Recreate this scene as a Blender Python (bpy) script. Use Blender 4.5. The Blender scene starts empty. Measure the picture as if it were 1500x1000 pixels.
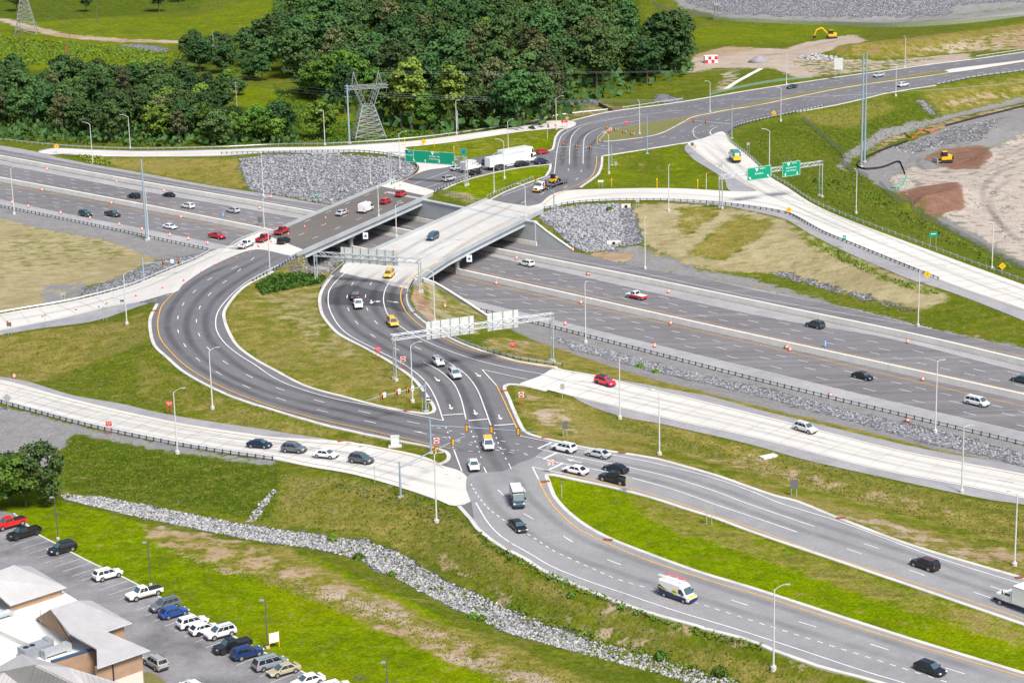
import bpy, bmesh, math, random
import numpy as np
from mathutils import Vector, Matrix
from mathutils.geometry import delaunay_2d_cdt
random.seed(7); RNG = np.random.default_rng(11)
SC = bpy.context.scene
COL = SC.collection
PI = math.pi
# ------------------------------------------------------------------ camera
FPX, PITCH, ROLL, CAMH = 3100.0, math.radians(15.4), math.radians(1.35), 126.0
def _basis():
    F = np.array([0, math.cos(PITCH), -math.sin(PITCH)]); R = np.array([1., 0, 0]); U = np.array([0, math.sin(PITCH), math.cos(PITCH)])
    c, s = math.cos(ROLL), math.sin(ROLL)
    return F, c*R - s*U, s*R + c*U
CF, CR, CU = _basis()
CPOS = np.array([0, 0, CAMH])
cam = bpy.data.cameras.new("camera"); camo = bpy.data.objects.new("camera", cam); COL.objects.link(camo)
cam.sensor_width = 36; cam.lens = 36*FPX/1500.0; cam.clip_start = 1; cam.clip_end = 12000
camo.matrix_world = Matrix(((CR[0], CU[0], -CF[0], 0), (CR[1], CU[1], -CF[1], 0), (CR[2], CU[2], -CF[2], CAMH), (0, 0, 0, 1)))
SC.camera = camo
def rays(px):
    px = np.atleast_2d(np.asarray(px, float))
    return CF[None] + CR[None]*((px[:, 0]-750)/FPX)[:, None] - CU[None]*((px[:, 1]-500)/FPX)[:, None]
def onz(px, z):
    d = rays(px); z = np.broadcast_to(np.asarray(z, float), (len(d),))
    t = (z-CAMH)/d[:, 2]
    return CPOS[None] + d*t[:, None]
def P(x, y, z): return Vector(onz([(x, y)], z)[0])
def project(p):
    d = np.atleast_2d(p) - CPOS; w = d@CF
    return np.stack([750+FPX*(d@CR)/w, 500-FPX*(d@CU)/w], 1)
# ------------------------------------------------------------------ height field
GX0, GY0, GS = -420.0, 225.0, 1.5
NXG, NYG = 561, 817
# control polylines: (px, py, z) in the photograph's grid -> real points at that height
CTRL = []
def ctl(z, *pts):
    pts = [tuple(p) for p in pts]
    if isinstance(z, (int, float)): CTRL.append([(p[0], p[1], z) for p in pts])
    else: CTRL.append([(p[0], p[1], q) for p, q in zip(pts, z)])
# freeway, level
BARN = [(-60,222),(0,233),(200,270),(400,305),(560,336),(740,373),(940,413),(1140,455),(1344,498),(1500,535),(1620,562)]
MED = [(-60,254),(0,265.5),(200,303.5),(383,340),(540,372),(685,404),(800,430),(1100,497.5),(1300,541.5),(1500,586),(1620,613)]
SRAIL = [(-60,290),(0,303),(165,337),(324,371),(520,414),(705,456),(775,472),(1107,557),(1295,603),(1493,650),(1620,681)]
NCOL = [(-60,206),(30,218),(120,238),(200,252),(253,262),(285,268),(333,276),(400,286),(470,299),(560,311)]
NWALL = [(560,311),(634,326.5),(740,349.5),(840,368)]
NCOLR = [(840,370),(900,383),(960,396),(1030,408),(1100,424),(1230,449),(1345,478),(1500,512),(1620,538)]
for l in (BARN, MED, SRAIL, NCOL, NCOLR): ctl(0, *l)
ctl(0, (-60,270),(0,284),(200,320),(330,352),(600,405),(700,428),(1100,522),(1300,566),(1500,610),(1620,640))
ctl(0, (-60,240),(0,250),(200,286),(400,322),(600,357),(740,388),(1100,474),(1300,517),(1500,560),(1620,586))
ctl(0, (560,311),(634,326.5),(740,349.5),(838,367.6))
ctl(0, (705,464),(775,482),(1107,568),(1295,614),(1493,661),(1620,695))
# upper roads
W_OUT = [(400,352),(345,370),(290,395),(255,420),(230,446),(221,464),(220,483),(227,507),(243,522.4),(270,545.4),(308,567),(348.4,584.5),(400,600.7),(435,611.5),(502,629),(572.6,644),(629,654.8),(653,662)]
W_IN = [(432,376),(400,398),(359,419.6),(335,445),(328,458.8),(329.5,472),(336,488.5),(348.4,507.6),(375.4,527.8),(400,541.3),(451,567),(505,581.8),(545.6,592.6),(591.5,602),(629,606),(636,602)]
M_L = [(504.7,388),(486.7,404),(474.7,420),(468.7,434.7),(468.7,448),(473,462.7),(482.7,476),(497,490),(537.5,511.6),(575,533),(607.7,557.5),(624,579),(636,600.7)]
M_R = [(605,414.7),(598.7,424),(597,437),(601,450.7),(613,464.7),(632,479),(666.7,499),(693,510),(733,522.7),(760,530),(815.6,538.6)]
ZD = 6.2
ctl(ZD, *W_OUT); ctl(ZD, *W_IN); ctl(ZD, *M_L); ctl(ZD, *M_R)
ctl(ZD, (398,372),(340,412),(300,450),(282,480),(300,520),(350,552),(450,590),(640,632),(760,655),(800,665))
ctl(ZD, (540,400),(520,440),(545,480),(600,520),(660,560),(690,610),(730,680),(770,720))
ctl(ZD, (398,348),(444,366)); ctl(ZD, (506,386),(560,398),(605,414))
SE_N = [(740,564.7),(746.7,587),(760,618),(768,632),(773,635.3),(794.7,642),(817,646.7),(853,655.3),(893,661.3),(960,672),(1000,682.7),(1046.7,696),(1086.7,710),(1140,728),(1159,732),(1229.6,759.7),(1343,801.6),(1500,847.5),(1640,893)]
SE_S = [(800,695),(853,705),(907,716.7),(960,731),(1000,744),(1046.7,758.7),(1100,778.6),(1235,824.5),(1370,870.4),(1500,915),(1640,963)]
SS_N = [(800,695),(802.7,703),(806.7,715),(813,728.7),(832,750),(859,770.5),(891,788),(956,813.7),(1023.6,838),(1100,861),(1208,896),(1343,939),(1500,986.6),(1640,1030)]
SS_S = [(640,731.7),(672.5,742),(688.7,759.7),(699.5,774.6),(721,792),(748,808),(770,819),(794,835),(875,870.4),(956,899),(1037,921.8),(1100,939),(1175.6,967.7),(1289,1000),(1400,1033),(1550,1080)]
zl = lambda n, a, b: [a+(b-a)*i/(n-1) for i in range(n)]
ctl([ZD]*8+zl(11,6.2,5.0), *SE_N); ctl(zl(11,6.2,5.0), *SE_S); ctl(zl(14,6.2,5.0), *SS_N); ctl(zl(16,6.1,5.0), *SS_S)
RW_U = [(-60,543),(0,551.6),(40.5,559),(108,579),(175.6,591),(243,606),(400,631),(491.5,645),(543,652),(624,669.6),(643,680.4)]
RW_L = [(-60,574),(0,590),(135,626),(243,649),(324,663),(400,673.7),(451,683),(518.5,695),(586,714),(640,731.7)]
ctl(zl(11,2.4,6.2), *RW_U); ctl(zl(10,2.4,6.1), *RW_L)
RL_U = [(-60,471),(0,460),(108,441),(189,419.6),(243,398),(297,375),(345.7,356),(385,339)]
RL_L = [(-60,502),(0,491),(54,481.7),(135,471),(175.6,458.8),(216,445)]
ctl([1,1.3,2.2,3.2,4.1,5.1,5.9,6.2], *RL_U); ctl([1,1.3,2,3,3.8,6.0], *RL_L)
RE_U = [(816,541),(862,549),(930,562),(1000,578),(1100,603),(1200,627),(1330,656),(1500,691),(1640,720)]
RE_L = [(760,564),(800,572.7),(850,584),(940,603),(1010,621),(1100,645),(1180,662),(1250,677),(1390,712),(1500,741),(1640,775)]
ctl([6.1,4.9,2.5,.4], (618,410),(635,416),(672,439),(712,466))
ctl([6.2,6.0,5.6,5.1,4.5,3.9,3.2,2.4,2], *RE_U); ctl([6.2,6.1,5.8,5.4,5.0,4.4,4.0,3.6,2.9,2.4,2], *RE_L)
ctl([4.8,4.3,3.6,3,2.4], (860,620),(960,645),(1100,680),(1300,735),(1500,785))
ctl(0.2, (-60,320),(0,322),(230,374)); ctl(0.9, (0,410),(120,405),(200,395))
ctl([1.5,2,3], (0,520),(60,540),(140,560))
# south-west ground
ctl(1.0, (89,725),(148.6,738),(216,748),(297,763),(370,781),(424,790),(478,798),(532,808),(575,824),(618.5,848),(653.6,868),(694,884),(740,907),(805,928),(888.5,952),(969.6,980),(1040,1000),(1150,1035))
ctl(1.2, (-60,690),(0,700),(60,710))
ctl([2.2]*9, (20,752),(58,784),(108,811),(181,846),(260,890),(340,930),(389,957),(440,982.5),(500,1010))
ctl(2.0, (230,830),(330,870),(450,930),(560,990)); ctl(1.9, (100,735),(220,775),(340,805),(440,830),(560,880),(660,930),(760,970),(860,1010))
ctl(2.2, (-60,830),(0,900),(200,980),(300,1010)); ctl(2.2, (-60,1060),(300,1080),(700,1090)); ctl(1.5,(800,1050),(1200,1090))
# north side
NW_U = [(-60,205),(0,208),(78.7,216),(133,219),(200,221),(320,219),(400,216),(478,214.7),(586,208),(667,199),(770,183.7),(800,177),(893,164),(1000,149),(1100,132)]
NW_L = [(57,224),(133,229),(200,230),(324,229),(400,224),(500,224)]
ctl([0.3,.4,.8,1.2,1.8,3.4,4.6,5.4,6.2,6.3,6.4,6.4,6.4,6.5,6.7], *NW_U); ctl([.8,1.2,1.8,3.3,4.5,5.7], *NW_L)
ctl(6.1, (500,224),(560,228),(590,233),(612,243),(605,256),(572,271)); 
ctl(ZD, (556,274),(622.5,287)); ctl(6.2, (648,278),(720,254),(806.7,240.7)); ctl(6.2, (640,232),(700,215),(797,190)); ctl(6.2, (580,267),(660,247),(800,222))
ctl(6.2, (629,290.5),(686.6,299.6),(715,292),(740,284),(800,262))
ctl(6.2, (715,303),(784,316)); ctl(6.2,(720,285),(830,300),(848,297),(902,294.5),(983,295),(1064,300),(1140,309))
ctl(6.2,(837,278),(875,277),(983,275.5),(1095,277)); ctl(6.2,(815,190),(808,220),(806,241),(870,262),(880,235),(884,229),(933,221),(1000,211))
ctl([4.2,4.0], (910,245),(960,262))
ctl(6.3,(890,192),(946,181),(1000,173),(1040,162)); 
NEL = [(1000,211),(1065,197),(1076,186.7),(1100,179),(1167,164),(1233,152),(1300,136.5),(1371,125),(1433,113),(1500,104),(1620,84)]
ctl([6.2,6.4,6.5,6.6,6.9,7.2,7.5,7.9,8.2,8.6,9.2], *NEL)
ctl([6.7,7,7.3,7.6,8,8.4,8.8,9.4], (1100,132),(1167,122),(1233,112.5),(1300,103.5),(1367,94),(1433,86),(1500,76.5),(1620,60))
ER_U = [(1065,198),(1071,209),(1081,217),(1100,232),(1127,256),(1154,272),(1194.5,298),(1248.5,321),(1343,356),(1424,386),(1500,413),(1620,455)]
ER_L = [(1004,216),(1017,222),(1046.7,246),(1073,260),(1107,281)]
ER_LL = [(1100,309),(1148.6,321),(1189,344),(1235,367),(1289,391),(1343,413),(1383.6,425),(1500,470),(1620,520)]
ctl([6.4,6.4,6.4,6.4,6.2,6.0,5.4,4.7,3.6,2.7,2,1.2], *ER_U); ctl(6.3, *ER_L); ctl([6.2,6.0,5.5,4.9,4.2,3.5,2.9,1.8,1], *ER_LL)
ctl(0.2, (900,392),(960,402),(1060,425),(1200,455),(1330,487),(1400,505),(1500,522))
ctl(0.3, (960,390),(1000,398),(1090,400),(1140,402),(1250,440),(1330,462),(1400,485),(1500,505))
# eastern ditch and pit
ctl([.6,.8,1,1.2,1.5], (1225,240),(1275,218),(1375,175),(1400,170),(1500,147)); ctl(.5,(1240,250),(1290,275),(1340,310),(1400,345),(1500,395))
ctl([3.5,4.6,4.2,3.2],(1325,296),(1350,286),(1380,281),(1408,274)); ctl(2.6,(1440,228),(1455,222)); ctl(3.6,(1440,190),(1480,178)); ctl(.2,(1390,240),(1420,240))
ctl(.6,(1300,250),(1400,220),(1500,210)); ctl(1.8,(1330,260),(1390,270)); ctl(.4,(1430,300),(1500,340)); ctl(2.4,(1400,200),(1500,180))
# far ground
ctl([-.8,-.6,-.3,.5,2,3,3.6,4], (-60,199),(50,206),(200,214),(350,214),(480,210),(586,203),(667,194),(790,178))
ctl(1,(0,150),(200,150),(400,170)); ctl(1.5,(0,90),(200,90),(330,110),(450,160)); ctl(2,(-60,20),(100,45),(270,60),(400,40))
ctl(4,(830,160),(900,145),(1000,135)); ctl([5.5,6,6.5],(840,130),(1000,105),(1130,85)); ctl(4.5,(700,120),(900,70)); ctl(4,(300,0),(600,0),(900,20))
ctl(7,(1100,110),(1200,95),(1300,90),(1420,75)); ctl(12,(1250,65),(1330,60),(1420,45),(1500,30)); ctl(7,(1000,85),(1150,65),(1220,50))
ctl(6.5,(1000,33),(1100,32),(1200,33),(1330,30)); ctl(5.5,(880,40),(970,25)); ctl(17,(960,-22),(1100,-26),(1250,-24),(1330,-12)); ctl(9,(1390,22),(1500,10)); ctl(14,(1420,-15),(1500,-20))
ctl(3,(-60,-40),(300,-45),(700,-45),(900,-30)); ctl(6,(-80,-110),(700,-110)); ctl(15,(900,-110),(1560,-110))

def inpoly(xy, poly):
    poly = np.asarray(poly)[:, :2]; res = np.zeros(len(xy), bool)
    lo = poly.min(0); hi = poly.max(0)
    c = np.nonzero((xy[:, 0] >= lo[0]) & (xy[:, 0] <= hi[0]) & (xy[:, 1] >= lo[1]) & (xy[:, 1] <= hi[1]))[0]
    x = xy[c, 0]; y = xy[c, 1]; r = np.zeros(len(c), bool)
    n = len(poly)
    for i in range(n):
        x1, y1 = poly[i]; x2, y2 = poly[(i+1) % n]
        if y1 == y2: continue
        m = ((y1 > y) != (y2 > y)) & (x < (x2-x1)*(y-y1)/(y2-y1)+x1)
        r ^= m
    res[c] = r
    return res

def build_height():
    segs = []
    for line in CTRL:
        w = onz([(p[0], p[1]) for p in line], [p[2] for p in line])
        for a, b in zip(w[:-1], w[1:]):
            n = max(2, int(np.linalg.norm(b-a)/0.7))
            segs.append(a[None] + (b-a)[None]*np.linspace(0, 1, n)[:, None])
    # wing-wall taper: ground falls from the deck to the freeway east of the abutment
    return np.concatenate(segs)
_pts = build_height()
def solve():
    prev = None
    for lev in (16, 8, 4, 2, 1):
        s = GS*lev; nx = (NXG-1)//lev+1; ny = (NYG-1)//lev+1
        ix = np.rint((_pts[:, 0]-GX0)/s).astype(int); iy = np.rint((_pts[:, 1]-GY0)/s).astype(int)
        ok = (ix >= 0) & (ix < nx) & (iy >= 0) & (iy < ny)
        num = np.zeros((ny, nx)); den = np.zeros((ny, nx))
        np.add.at(num, (iy[ok], ix[ok]), _pts[ok, 2]); np.add.at(den, (iy[ok], ix[ok]), 1)
        fix = den > 0; val = np.where(fix, num/np.maximum(den, 1), 0)
        if prev is None: z = np.where(fix, val, 3.0)
        else:
            yy = np.clip(np.arange(ny)/2.0, 0, prev.shape[0]-1); xx = np.clip(np.arange(nx)/2.0, 0, prev.shape[1]-1)
            y0 = np.floor(yy).astype(int); x0 = np.floor(xx).astype(int); y1 = np.minimum(y0+1, prev.shape[0]-1); x1 = np.minimum(x0+1, prev.shape[1]-1)
            fy = (yy-y0)[:, None]; fx = (xx-x0)[None]
            z = (prev[np.ix_(y0, x0)]*(1-fy)*(1-fx)+prev[np.ix_(y0, x1)]*(1-fy)*fx+prev[np.ix_(y1, x0)]*fy*(1-fx)+prev[np.ix_(y1, x1)]*fy*fx)
            z = np.where(fix, val, z)
        for it in range({16: 400, 8: 250, 4: 150, 2: 80, 1: 40}[lev]):
            q = np.pad(z, 1, mode='edge')
            z = np.where(fix, val, .25*(q[:-2, 1:-1]+q[2:, 1:-1]+q[1:-1, :-2]+q[1:-1, 2:]))
        prev = z
    q = np.pad(z, 1, mode='edge')
    sm = .25*(q[:-2, 1:-1]+q[2:, 1:-1]+q[1:-1, :-2]+q[1:-1, 2:])
    return np.where(fix, .5*z+.5*sm, .3*z+.7*sm)
HF = solve()
# keep the carriageway under the bridges level up to the abutment wall, and flat fill behind it
_wl = onz(NWALL, 0)
def _side(xy, line):
    """signed distance to a polyline running left to right (positive = beyond it)"""
    best = np.full(len(xy), 1e9); sg = np.zeros(len(xy))
    for a, b in zip(line[:-1], line[1:]):
        d = b[:2]-a[:2]; L = np.linalg.norm(d); d = d/L
        r = xy-a[:2]; t = np.clip(r@d, 0, L); q = r-t[:, None]*d
        dist = np.linalg.norm(q, axis=1); s = d[0]*r[:, 1]-d[1]*r[:, 0]
        m = dist < best; best[m] = dist[m]; sg[m] = np.sign(s[m])
    return best*sg
_gx, _gy = np.meshgrid(GX0+GS*np.arange(NXG), GY0+GS*np.arange(NYG))
_xy = np.stack([_gx.ravel(), _gy.ravel()], 1)
_sd_s = _side(_xy, onz(SRAIL, 0)); _sd_w = _side(_xy, onz(NCOL[:-1]+NWALL+NCOLR, 0))
_m = (_sd_s > 0) & (_sd_w < .2)
_h = HF.ravel().copy(); _h[_m] = 0
xw0, xw1 = _wl[0][0], P(783, 356, 0)[0]
_m2 = (_sd_w >= .6) & (_sd_w < 9) & (_xy[:, 0] > xw0+6) & (_xy[:, 0] < xw1)
_h[_m2] = ZD-.05
_dk = onz([(345,361),(397,338),(452,369),(440,390),(384,388)], ZD); _h[inpoly(_xy, _dk)] = ZD
_dk = onz([(490,384),(512,377),(614,411),(612,430),(560,426),(490,408)], ZD); _h[inpoly(_xy, _dk)] = ZD
HF = _h.reshape(HF.shape)
def hz(x, y):
    x = np.asarray(x, float); y = np.asarray(y, float)
    u = np.clip((x-GX0)/GS, 0, NXG-1.001); v = np.clip((y-GY0)/GS, 0, NYG-1.001)
    i = u.astype(int); j = v.astype(int); a = u-i; b = v-j
    return HF[j, i]*(1-a)*(1-b)+HF[j, i+1]*a*(1-b)+HF[j+1, i]*(1-a)*b+HF[j+1, i+1]*a*b
def at(pts):
    """first point where the view ray of each pixel meets the ground"""
    d = rays(pts); out = np.zeros((len(d), 3))
    for k in range(len(d)):
        dd = d[k]; t0 = (28-CAMH)/dd[2]; t1 = (-3-CAMH)/dd[2]
        t = np.linspace(t0, t1, max(60, int((t1-t0)/.5)))
        q = CPOS[None]+dd[None]*t[:, None]
        f = q[:, 2]-hz(q[:, 0], q[:, 1])
        neg = np.nonzero(f <= 0)[0]
        if len(neg) == 0 or neg[0] == 0: out[k] = q[-1 if len(neg) == 0 else 0]; continue
        i = neg[0]; w = f[i-1]/(f[i-1]-f[i]); out[k] = q[i-1]+(q[i]-q[i-1])*w
    return out
def G(x, y): return Vector(at([(x, y)])[0])
# ------------------------------------------------------------------ polylines
def crom(p, step=1.5, closed=False):
    p = np.asarray(p, float)
    n = len(p); out = []
    rng = range(n if closed else n-1)
    for i in rng:
        p1 = p[i]; p2 = p[(i+1) % n]
        p0 = p[i-1] if (i > 0 or closed) else 2*p1-p2
        p3 = p[(i+2) % n] if (i+2 < n or closed) else 2*p2-p1
        d = lambda a, b: max(np.linalg.norm(a-b)**.5, 1e-3)
        t0 = 0; t1 = t0+d(p0, p1); t2 = t1+d(p1, p2); t3 = t2+d(p2, p3)
        m = max(1, int(np.linalg.norm(p2-p1)/step))
        for t in np.linspace(t1, t2, m, endpoint=False):
            a1 = (t1-t)/(t1-t0)*p0+(t-t0)/(t1-t0)*p1; a2 = (t2-t)/(t2-t1)*p1+(t-t1)/(t2-t1)*p2; a3 = (t3-t)/(t3-t2)*p2+(t-t2)/(t3-t2)*p3
            b1 = (t2-t)/(t2-t0)*a1+(t-t0)/(t2-t0)*a2; b2 = (t3-t)/(t3-t1)*a2+(t-t1)/(t3-t1)*a3
            out.append((t2-t)/(t2-t1)*b1+(t-t1)/(t2-t1)*b2)
    if not closed: out.append(p[-1])
    return np.array(out)
def resample(p, step):
    p = np.asarray(p, float); s = np.concatenate([[0], np.cumsum(np.linalg.norm(np.diff(p, axis=0), axis=1))])
    n = max(2, int(round(s[-1]/step))+1); q = np.linspace(0, s[-1], n)
    return np.stack([np.interp(q, s, p[:, k]) for k in range(p.shape[1])], 1)
def cut(p, a, b):
    """piece of a polyline between arc lengths a and b"""
    s = np.concatenate([[0], np.cumsum(np.linalg.norm(np.diff(p, axis=0), axis=1))])
    if a >= s[-1]: return None
    b = min(b, s[-1]); q = np.concatenate([[a], s[(s > a) & (s < b)], [b]])
    return np.stack([np.interp(q, s, p[:, k]) for k in range(p.shape[1])], 1)
# ------------------------------------------------------------------ mesh builder
class MB:
    def __init__(s): s.v = []; s.f = []
    def add(s, vs, fs):
        b = len(s.v); s.v += [tuple(v) for v in vs]; s.f += [tuple(i+b for i in f) for f in fs]; return s
    def box(s, c, d, rz=0, taper=1.0, tilt=None):
        x, y, z = d[0]/2, d[1]/2, d[2]/2
        vs = [Vector((sx*x*(taper if sz > 0 else 1), sy*y*(taper if sz > 0 else 1), sz*z)) for sz in (-1, 1) for sx, sy in ((-1,-1),(1,-1),(1,1),(-1,1))]
        M = Matrix.Rotation(rz, 3, 'Z')
        if tilt: M = M@Matrix.Rotation(tilt, 3, 'Y')
        c = Vector(c)
        return s.add([M@v+c for v in vs], [(3,2,1,0),(4,5,6,7),(0,1,5,4),(1,2,6,5),(2,3,7,6),(3,0,4,7)])
    def tube(s, pts, r, n=6, cap=True):
        pts = [Vector(p) for p in pts]; rs = r if isinstance(r, (list, tuple)) else [r]*len(pts)
        vs = []; fs = []
        for i, p in enumerate(pts):
            t = (pts[min(i+1, len(pts)-1)]-pts[max(i-1, 0)]).normalized()
            a = Vector((0, 0, 1)) if abs(t.z) < .95 else Vector((1, 0, 0))
            u = t.cross(a).normalized(); w = t.cross(u)
            for k in range(n):
                g = 2*PI*k/n; vs.append(p+(u*math.cos(g)+w*math.sin(g))*rs[i])
        for i in range(len(pts)-1):
            for k in range(n):
                k2 = (k+1) % n; fs.append((i*n+k, i*n+k2, (i+1)*n+k2, (i+1)*n+k))
        if cap: fs += [tuple(range(n-1, -1, -1)), tuple(range((len(pts)-1)*n, len(pts)*n))]
        return s.add(vs, fs)
    def loft(s, rings, cap=True, closed=True):
        n = len(rings[0]); vs = [v for r in rings for v in r]; fs = []
        for i in range(len(rings)-1):
            for k in range(n if closed else n-1):
                k2 = (k+1) % n; fs.append((i*n+k, i*n+k2, (i+1)*n+k2, (i+1)*n+k))
        if cap: fs += [tuple(range(n-1, -1, -1)), tuple(range((len(rings)-1)*n, len(rings)*n))]
        return s.add(vs, fs)
    def prism(s, poly, z0, z1):
        n = len(poly); vs = [(p[0], p[1], z0) for p in poly]+[(p[0], p[1], z1) for p in poly]
        return s.add(vs, [tuple(range(n-1, -1, -1)), tuple(range(n, 2*n))]+[(k, (k+1) % n, n+(k+1) % n, n+k) for k in range(n)])
    def quad(s, *p): return s.add(p, [tuple(range(len(p)))])
    def slab(s, pts, n, t):
        """polygon given thickness t against its normal n"""
        n = Vector(n).normalized()*t; k = len(pts); a = [Vector(p) for p in pts]
        return s.add(a+[p-n for p in a], [tuple(range(k)), tuple(range(2*k-1, k-1, -1))]+[(i, k+i, k+(i+1) % k, (i+1) % k) for i in range(k)])
    def disc(s, c, r, axis, n=12, t=.04):
        axis = Vector(axis).normalized(); return s.tube([Vector(c)-axis*t/2, Vector(c)+axis*t/2], r, n)
    def mesh(s, name, smooth=False):
        me = bpy.data.meshes.new(name); me.from_pydata([tuple(v) for v in s.v], [], s.f)
        bm = bmesh.new(); bm.from_mesh(me); bmesh.ops.recalc_face_normals(bm, faces=bm.faces); bm.to_mesh(me); bm.free()
        if smooth: me.polygons.foreach_set('use_smooth', [True]*len(me.polygons))
        me.update(); return me
def link(o, parent=None):
    COL.objects.link(o)
    if parent is not None: o.parent = parent
    return o
def obj(name, mb, m, parent=None, smooth=False, loc=None, label=None):
    me = mb.mesh(name, smooth) if isinstance(mb, MB) else mb
    if m is not None and len(me.materials) == 0: me.materials.append(m)
    o = bpy.data.objects.new(name, me); link(o, parent)
    if loc is not None: o.location = loc
    if label: o['label'] = label
    return o
def tag(o, label, cat, group=None, kind=None):
    o['label'] = label; o['category'] = cat
    if group: o['group'] = group
    if kind: o['kind'] = kind
    return o
def thing(name, label, cat, loc=(0,0,0), rz=0, group=None):
    o = bpy.data.objects.new(name, None); link(o); o.empty_display_size = .2; o.location = loc; o.rotation_euler = (0, 0, rz)
    return tag(o, label, cat, group)
def struct(o, kind='structure'):
    o['kind'] = kind; return o
def dup(root, loc, rz, label=None, group=None, scale=None, cat=None):
    r = root.copy(); COL.objects.link(r); r.location = loc; r.rotation_euler = (0, 0, rz)
    if label: r['label'] = label
    if cat: r['category'] = cat
    if group: r['group'] = group
    if scale: r.scale = (scale,)*3 if isinstance(scale, (int, float)) else scale
    for ch in list(root.children):
        c = ch.copy(); COL.objects.link(c); c.parent = r
        for g in ch.children:
            d = g.copy(); COL.objects.link(d); d.parent = c
    return r
def remove(root):
    for ch in list(root.children):
        for g in list(ch.children): bpy.data.objects.remove(g)
        bpy.data.objects.remove(ch)
    bpy.data.objects.remove(root)
# ------------------------------------------------------------------ materials
def s2l(c): return tuple((x/12.92 if x <= .04045 else ((x+.055)/1.055)**2.4) for x in c)
def new_mat(name):
    m = bpy.data.materials.new(name); m.use_nodes = True
    nt = m.node_tree; b = nt.nodes['Principled BSDF']; return m, nt, b
def N(nt, t, **kw):
    n = nt.nodes.new(t)
    for k, v in kw.items():
        if k in n.inputs: n.inputs[k].default_value = v
        else: setattr(n, k, v)
    return n
def mixc(nt, fac, a, b):
    n = nt.nodes.new('ShaderNodeMix'); n.data_type = 'RGBA'
    for sock, v in ((n.inputs[0], fac), (n.inputs[6], a), (n.inputs[7], b)):
        if isinstance(v, bpy.types.NodeSocket): nt.links.new(v, sock)
        elif isinstance(v, (int, float)): sock.default_value = v
        else: sock.default_value = (*v[:3], 1)
    return n.outputs[2]
def math_(nt, op, a, b=None, c=None, clamp=False):
    n = nt.nodes.new('ShaderNodeMath'); n.operation = op; n.use_clamp = clamp
    for i, v in enumerate((a, b, c)):
        if v is None: continue
        if isinstance(v, bpy.types.NodeSocket): nt.links.new(v, n.inputs[i])
        else: n.inputs[i].default_value = v
    return n.outputs[0]
def noise(nt, vec, scale, detail=4, rough=.6):
    n = N(nt, 'ShaderNodeTexNoise'); n.inputs['Scale'].default_value = scale; n.inputs['Detail'].default_value = detail; n.inputs['Roughness'].default_value = rough
    if vec is not None: nt.links.new(vec, n.inputs['Vector'])
    return n.outputs['Fac']
def remap(nt, v, a, b, lo=0., hi=1.):
    n = nt.nodes.new('ShaderNodeMapRange'); n.inputs[1].default_value = a; n.inputs[2].default_value = b; n.inputs[3].default_value = lo; n.inputs[4].default_value = hi
    nt.links.new(v, n.inputs[0]); return n.outputs[0]
def wpos(nt, scale=None, rot=0):
    g = nt.nodes.new('ShaderNodeNewGeometry')
    if scale is None and rot == 0: return g.outputs['Position']
    m = nt.nodes.new('ShaderNodeMapping'); m.inputs['Rotation'].default_value = (0, 0, rot); m.inputs['Scale'].default_value = scale or (1, 1, 1)
    nt.links.new(g.outputs['Position'], m.inputs[0]); return m.outputs[0]
def bump(nt, b, h, strength, dist):
    n = nt.nodes.new('ShaderNodeBump'); n.inputs['Strength'].default_value = strength; n.inputs['Distance'].default_value = dist
    nt.links.new(h, n.inputs['Height']); nt.links.new(n.outputs[0], b.inputs['Normal'])
def plain(name, c, rough=.5, metal=0., spec=None, var=0.0, vscale=3.0):
    m, nt, b = new_mat(name)
    b.inputs['Roughness'].default_value = rough; b.inputs['Metallic'].default_value = metal
    if spec is not None: b.inputs['Specular IOR Level'].default_value = spec
    if var:
        f = noise(nt, wpos(nt), vscale, 5, .65)
        d = tuple(x*(1-var) for x in c); u = tuple(min(1, x*(1+var)) for x in c)
        nt.links.new(mixc(nt, remap(nt, f, .3, .7), d, u), b.inputs['Base Color'])
    else: b.inputs['Base Color'].default_value = (*c, 1)
    return m
def surface(name, c, dark, big=.03, fine=2.5, rough=.85, streak=None, amp=1.0, bmp=.15):
    """paving: broad patches, fine grain, and streaks along the traffic"""
    m, nt, b = new_mat(name)
    f1 = noise(nt, wpos(nt), big, 5, .6); f2 = noise(nt, wpos(nt), fine, 3, .7); f3 = noise(nt, wpos(nt), .35, 4, .65)
    col = mixc(nt, remap(nt, f1, .35, .65), dark, c)
    col = mixc(nt, math_(nt, 'MULTIPLY', remap(nt, f3, .35, .75), .35*amp), col, tuple(x*1.35 for x in c))
    col = mixc(nt, math_(nt, 'MULTIPLY', remap(nt, f2, .3, .7), .3*amp), col, tuple(x*.62 for x in dark))
    if streak is not None:
        f4 = noise(nt, wpos(nt, (.012, .85, 1), streak), 1.0, 4, .6)
        col = mixc(nt, math_(nt, 'MULTIPLY', remap(nt, f4, .48, .68), .55), col, tuple(x*.6 for x in dark))
        f5 = noise(nt, wpos(nt, (.01, .45, 1), streak), 1.0, 2, .6)
        col = mixc(nt, math_(nt, 'MULTIPLY', remap(nt, f5, .55, .7), .4), col, tuple(x*1.45 for x in c))
    nt.links.new(col, b.inputs['Base Color']); b.inputs['Roughness'].default_value = rough; b.inputs['Specular IOR Level'].default_value = .25
    if bmp: bump(nt, b, f2, bmp, .03)
    return m
M = {}
_fw = onz([(685, 404), (1100, 497.5)], 0); FWA = math.atan2(_fw[1][1]-_fw[0][1], _fw[1][0]-_fw[0][0])
M['asphalt_fwy'] = surface('freeway_asphalt', (.205,.198,.204), (.145,.14,.146), .02, 2.5, streak=-FWA)
M['asphalt'] = surface('road_asphalt', (.168,.164,.172), (.130,.127,.134), .03, 2.5)
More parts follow.
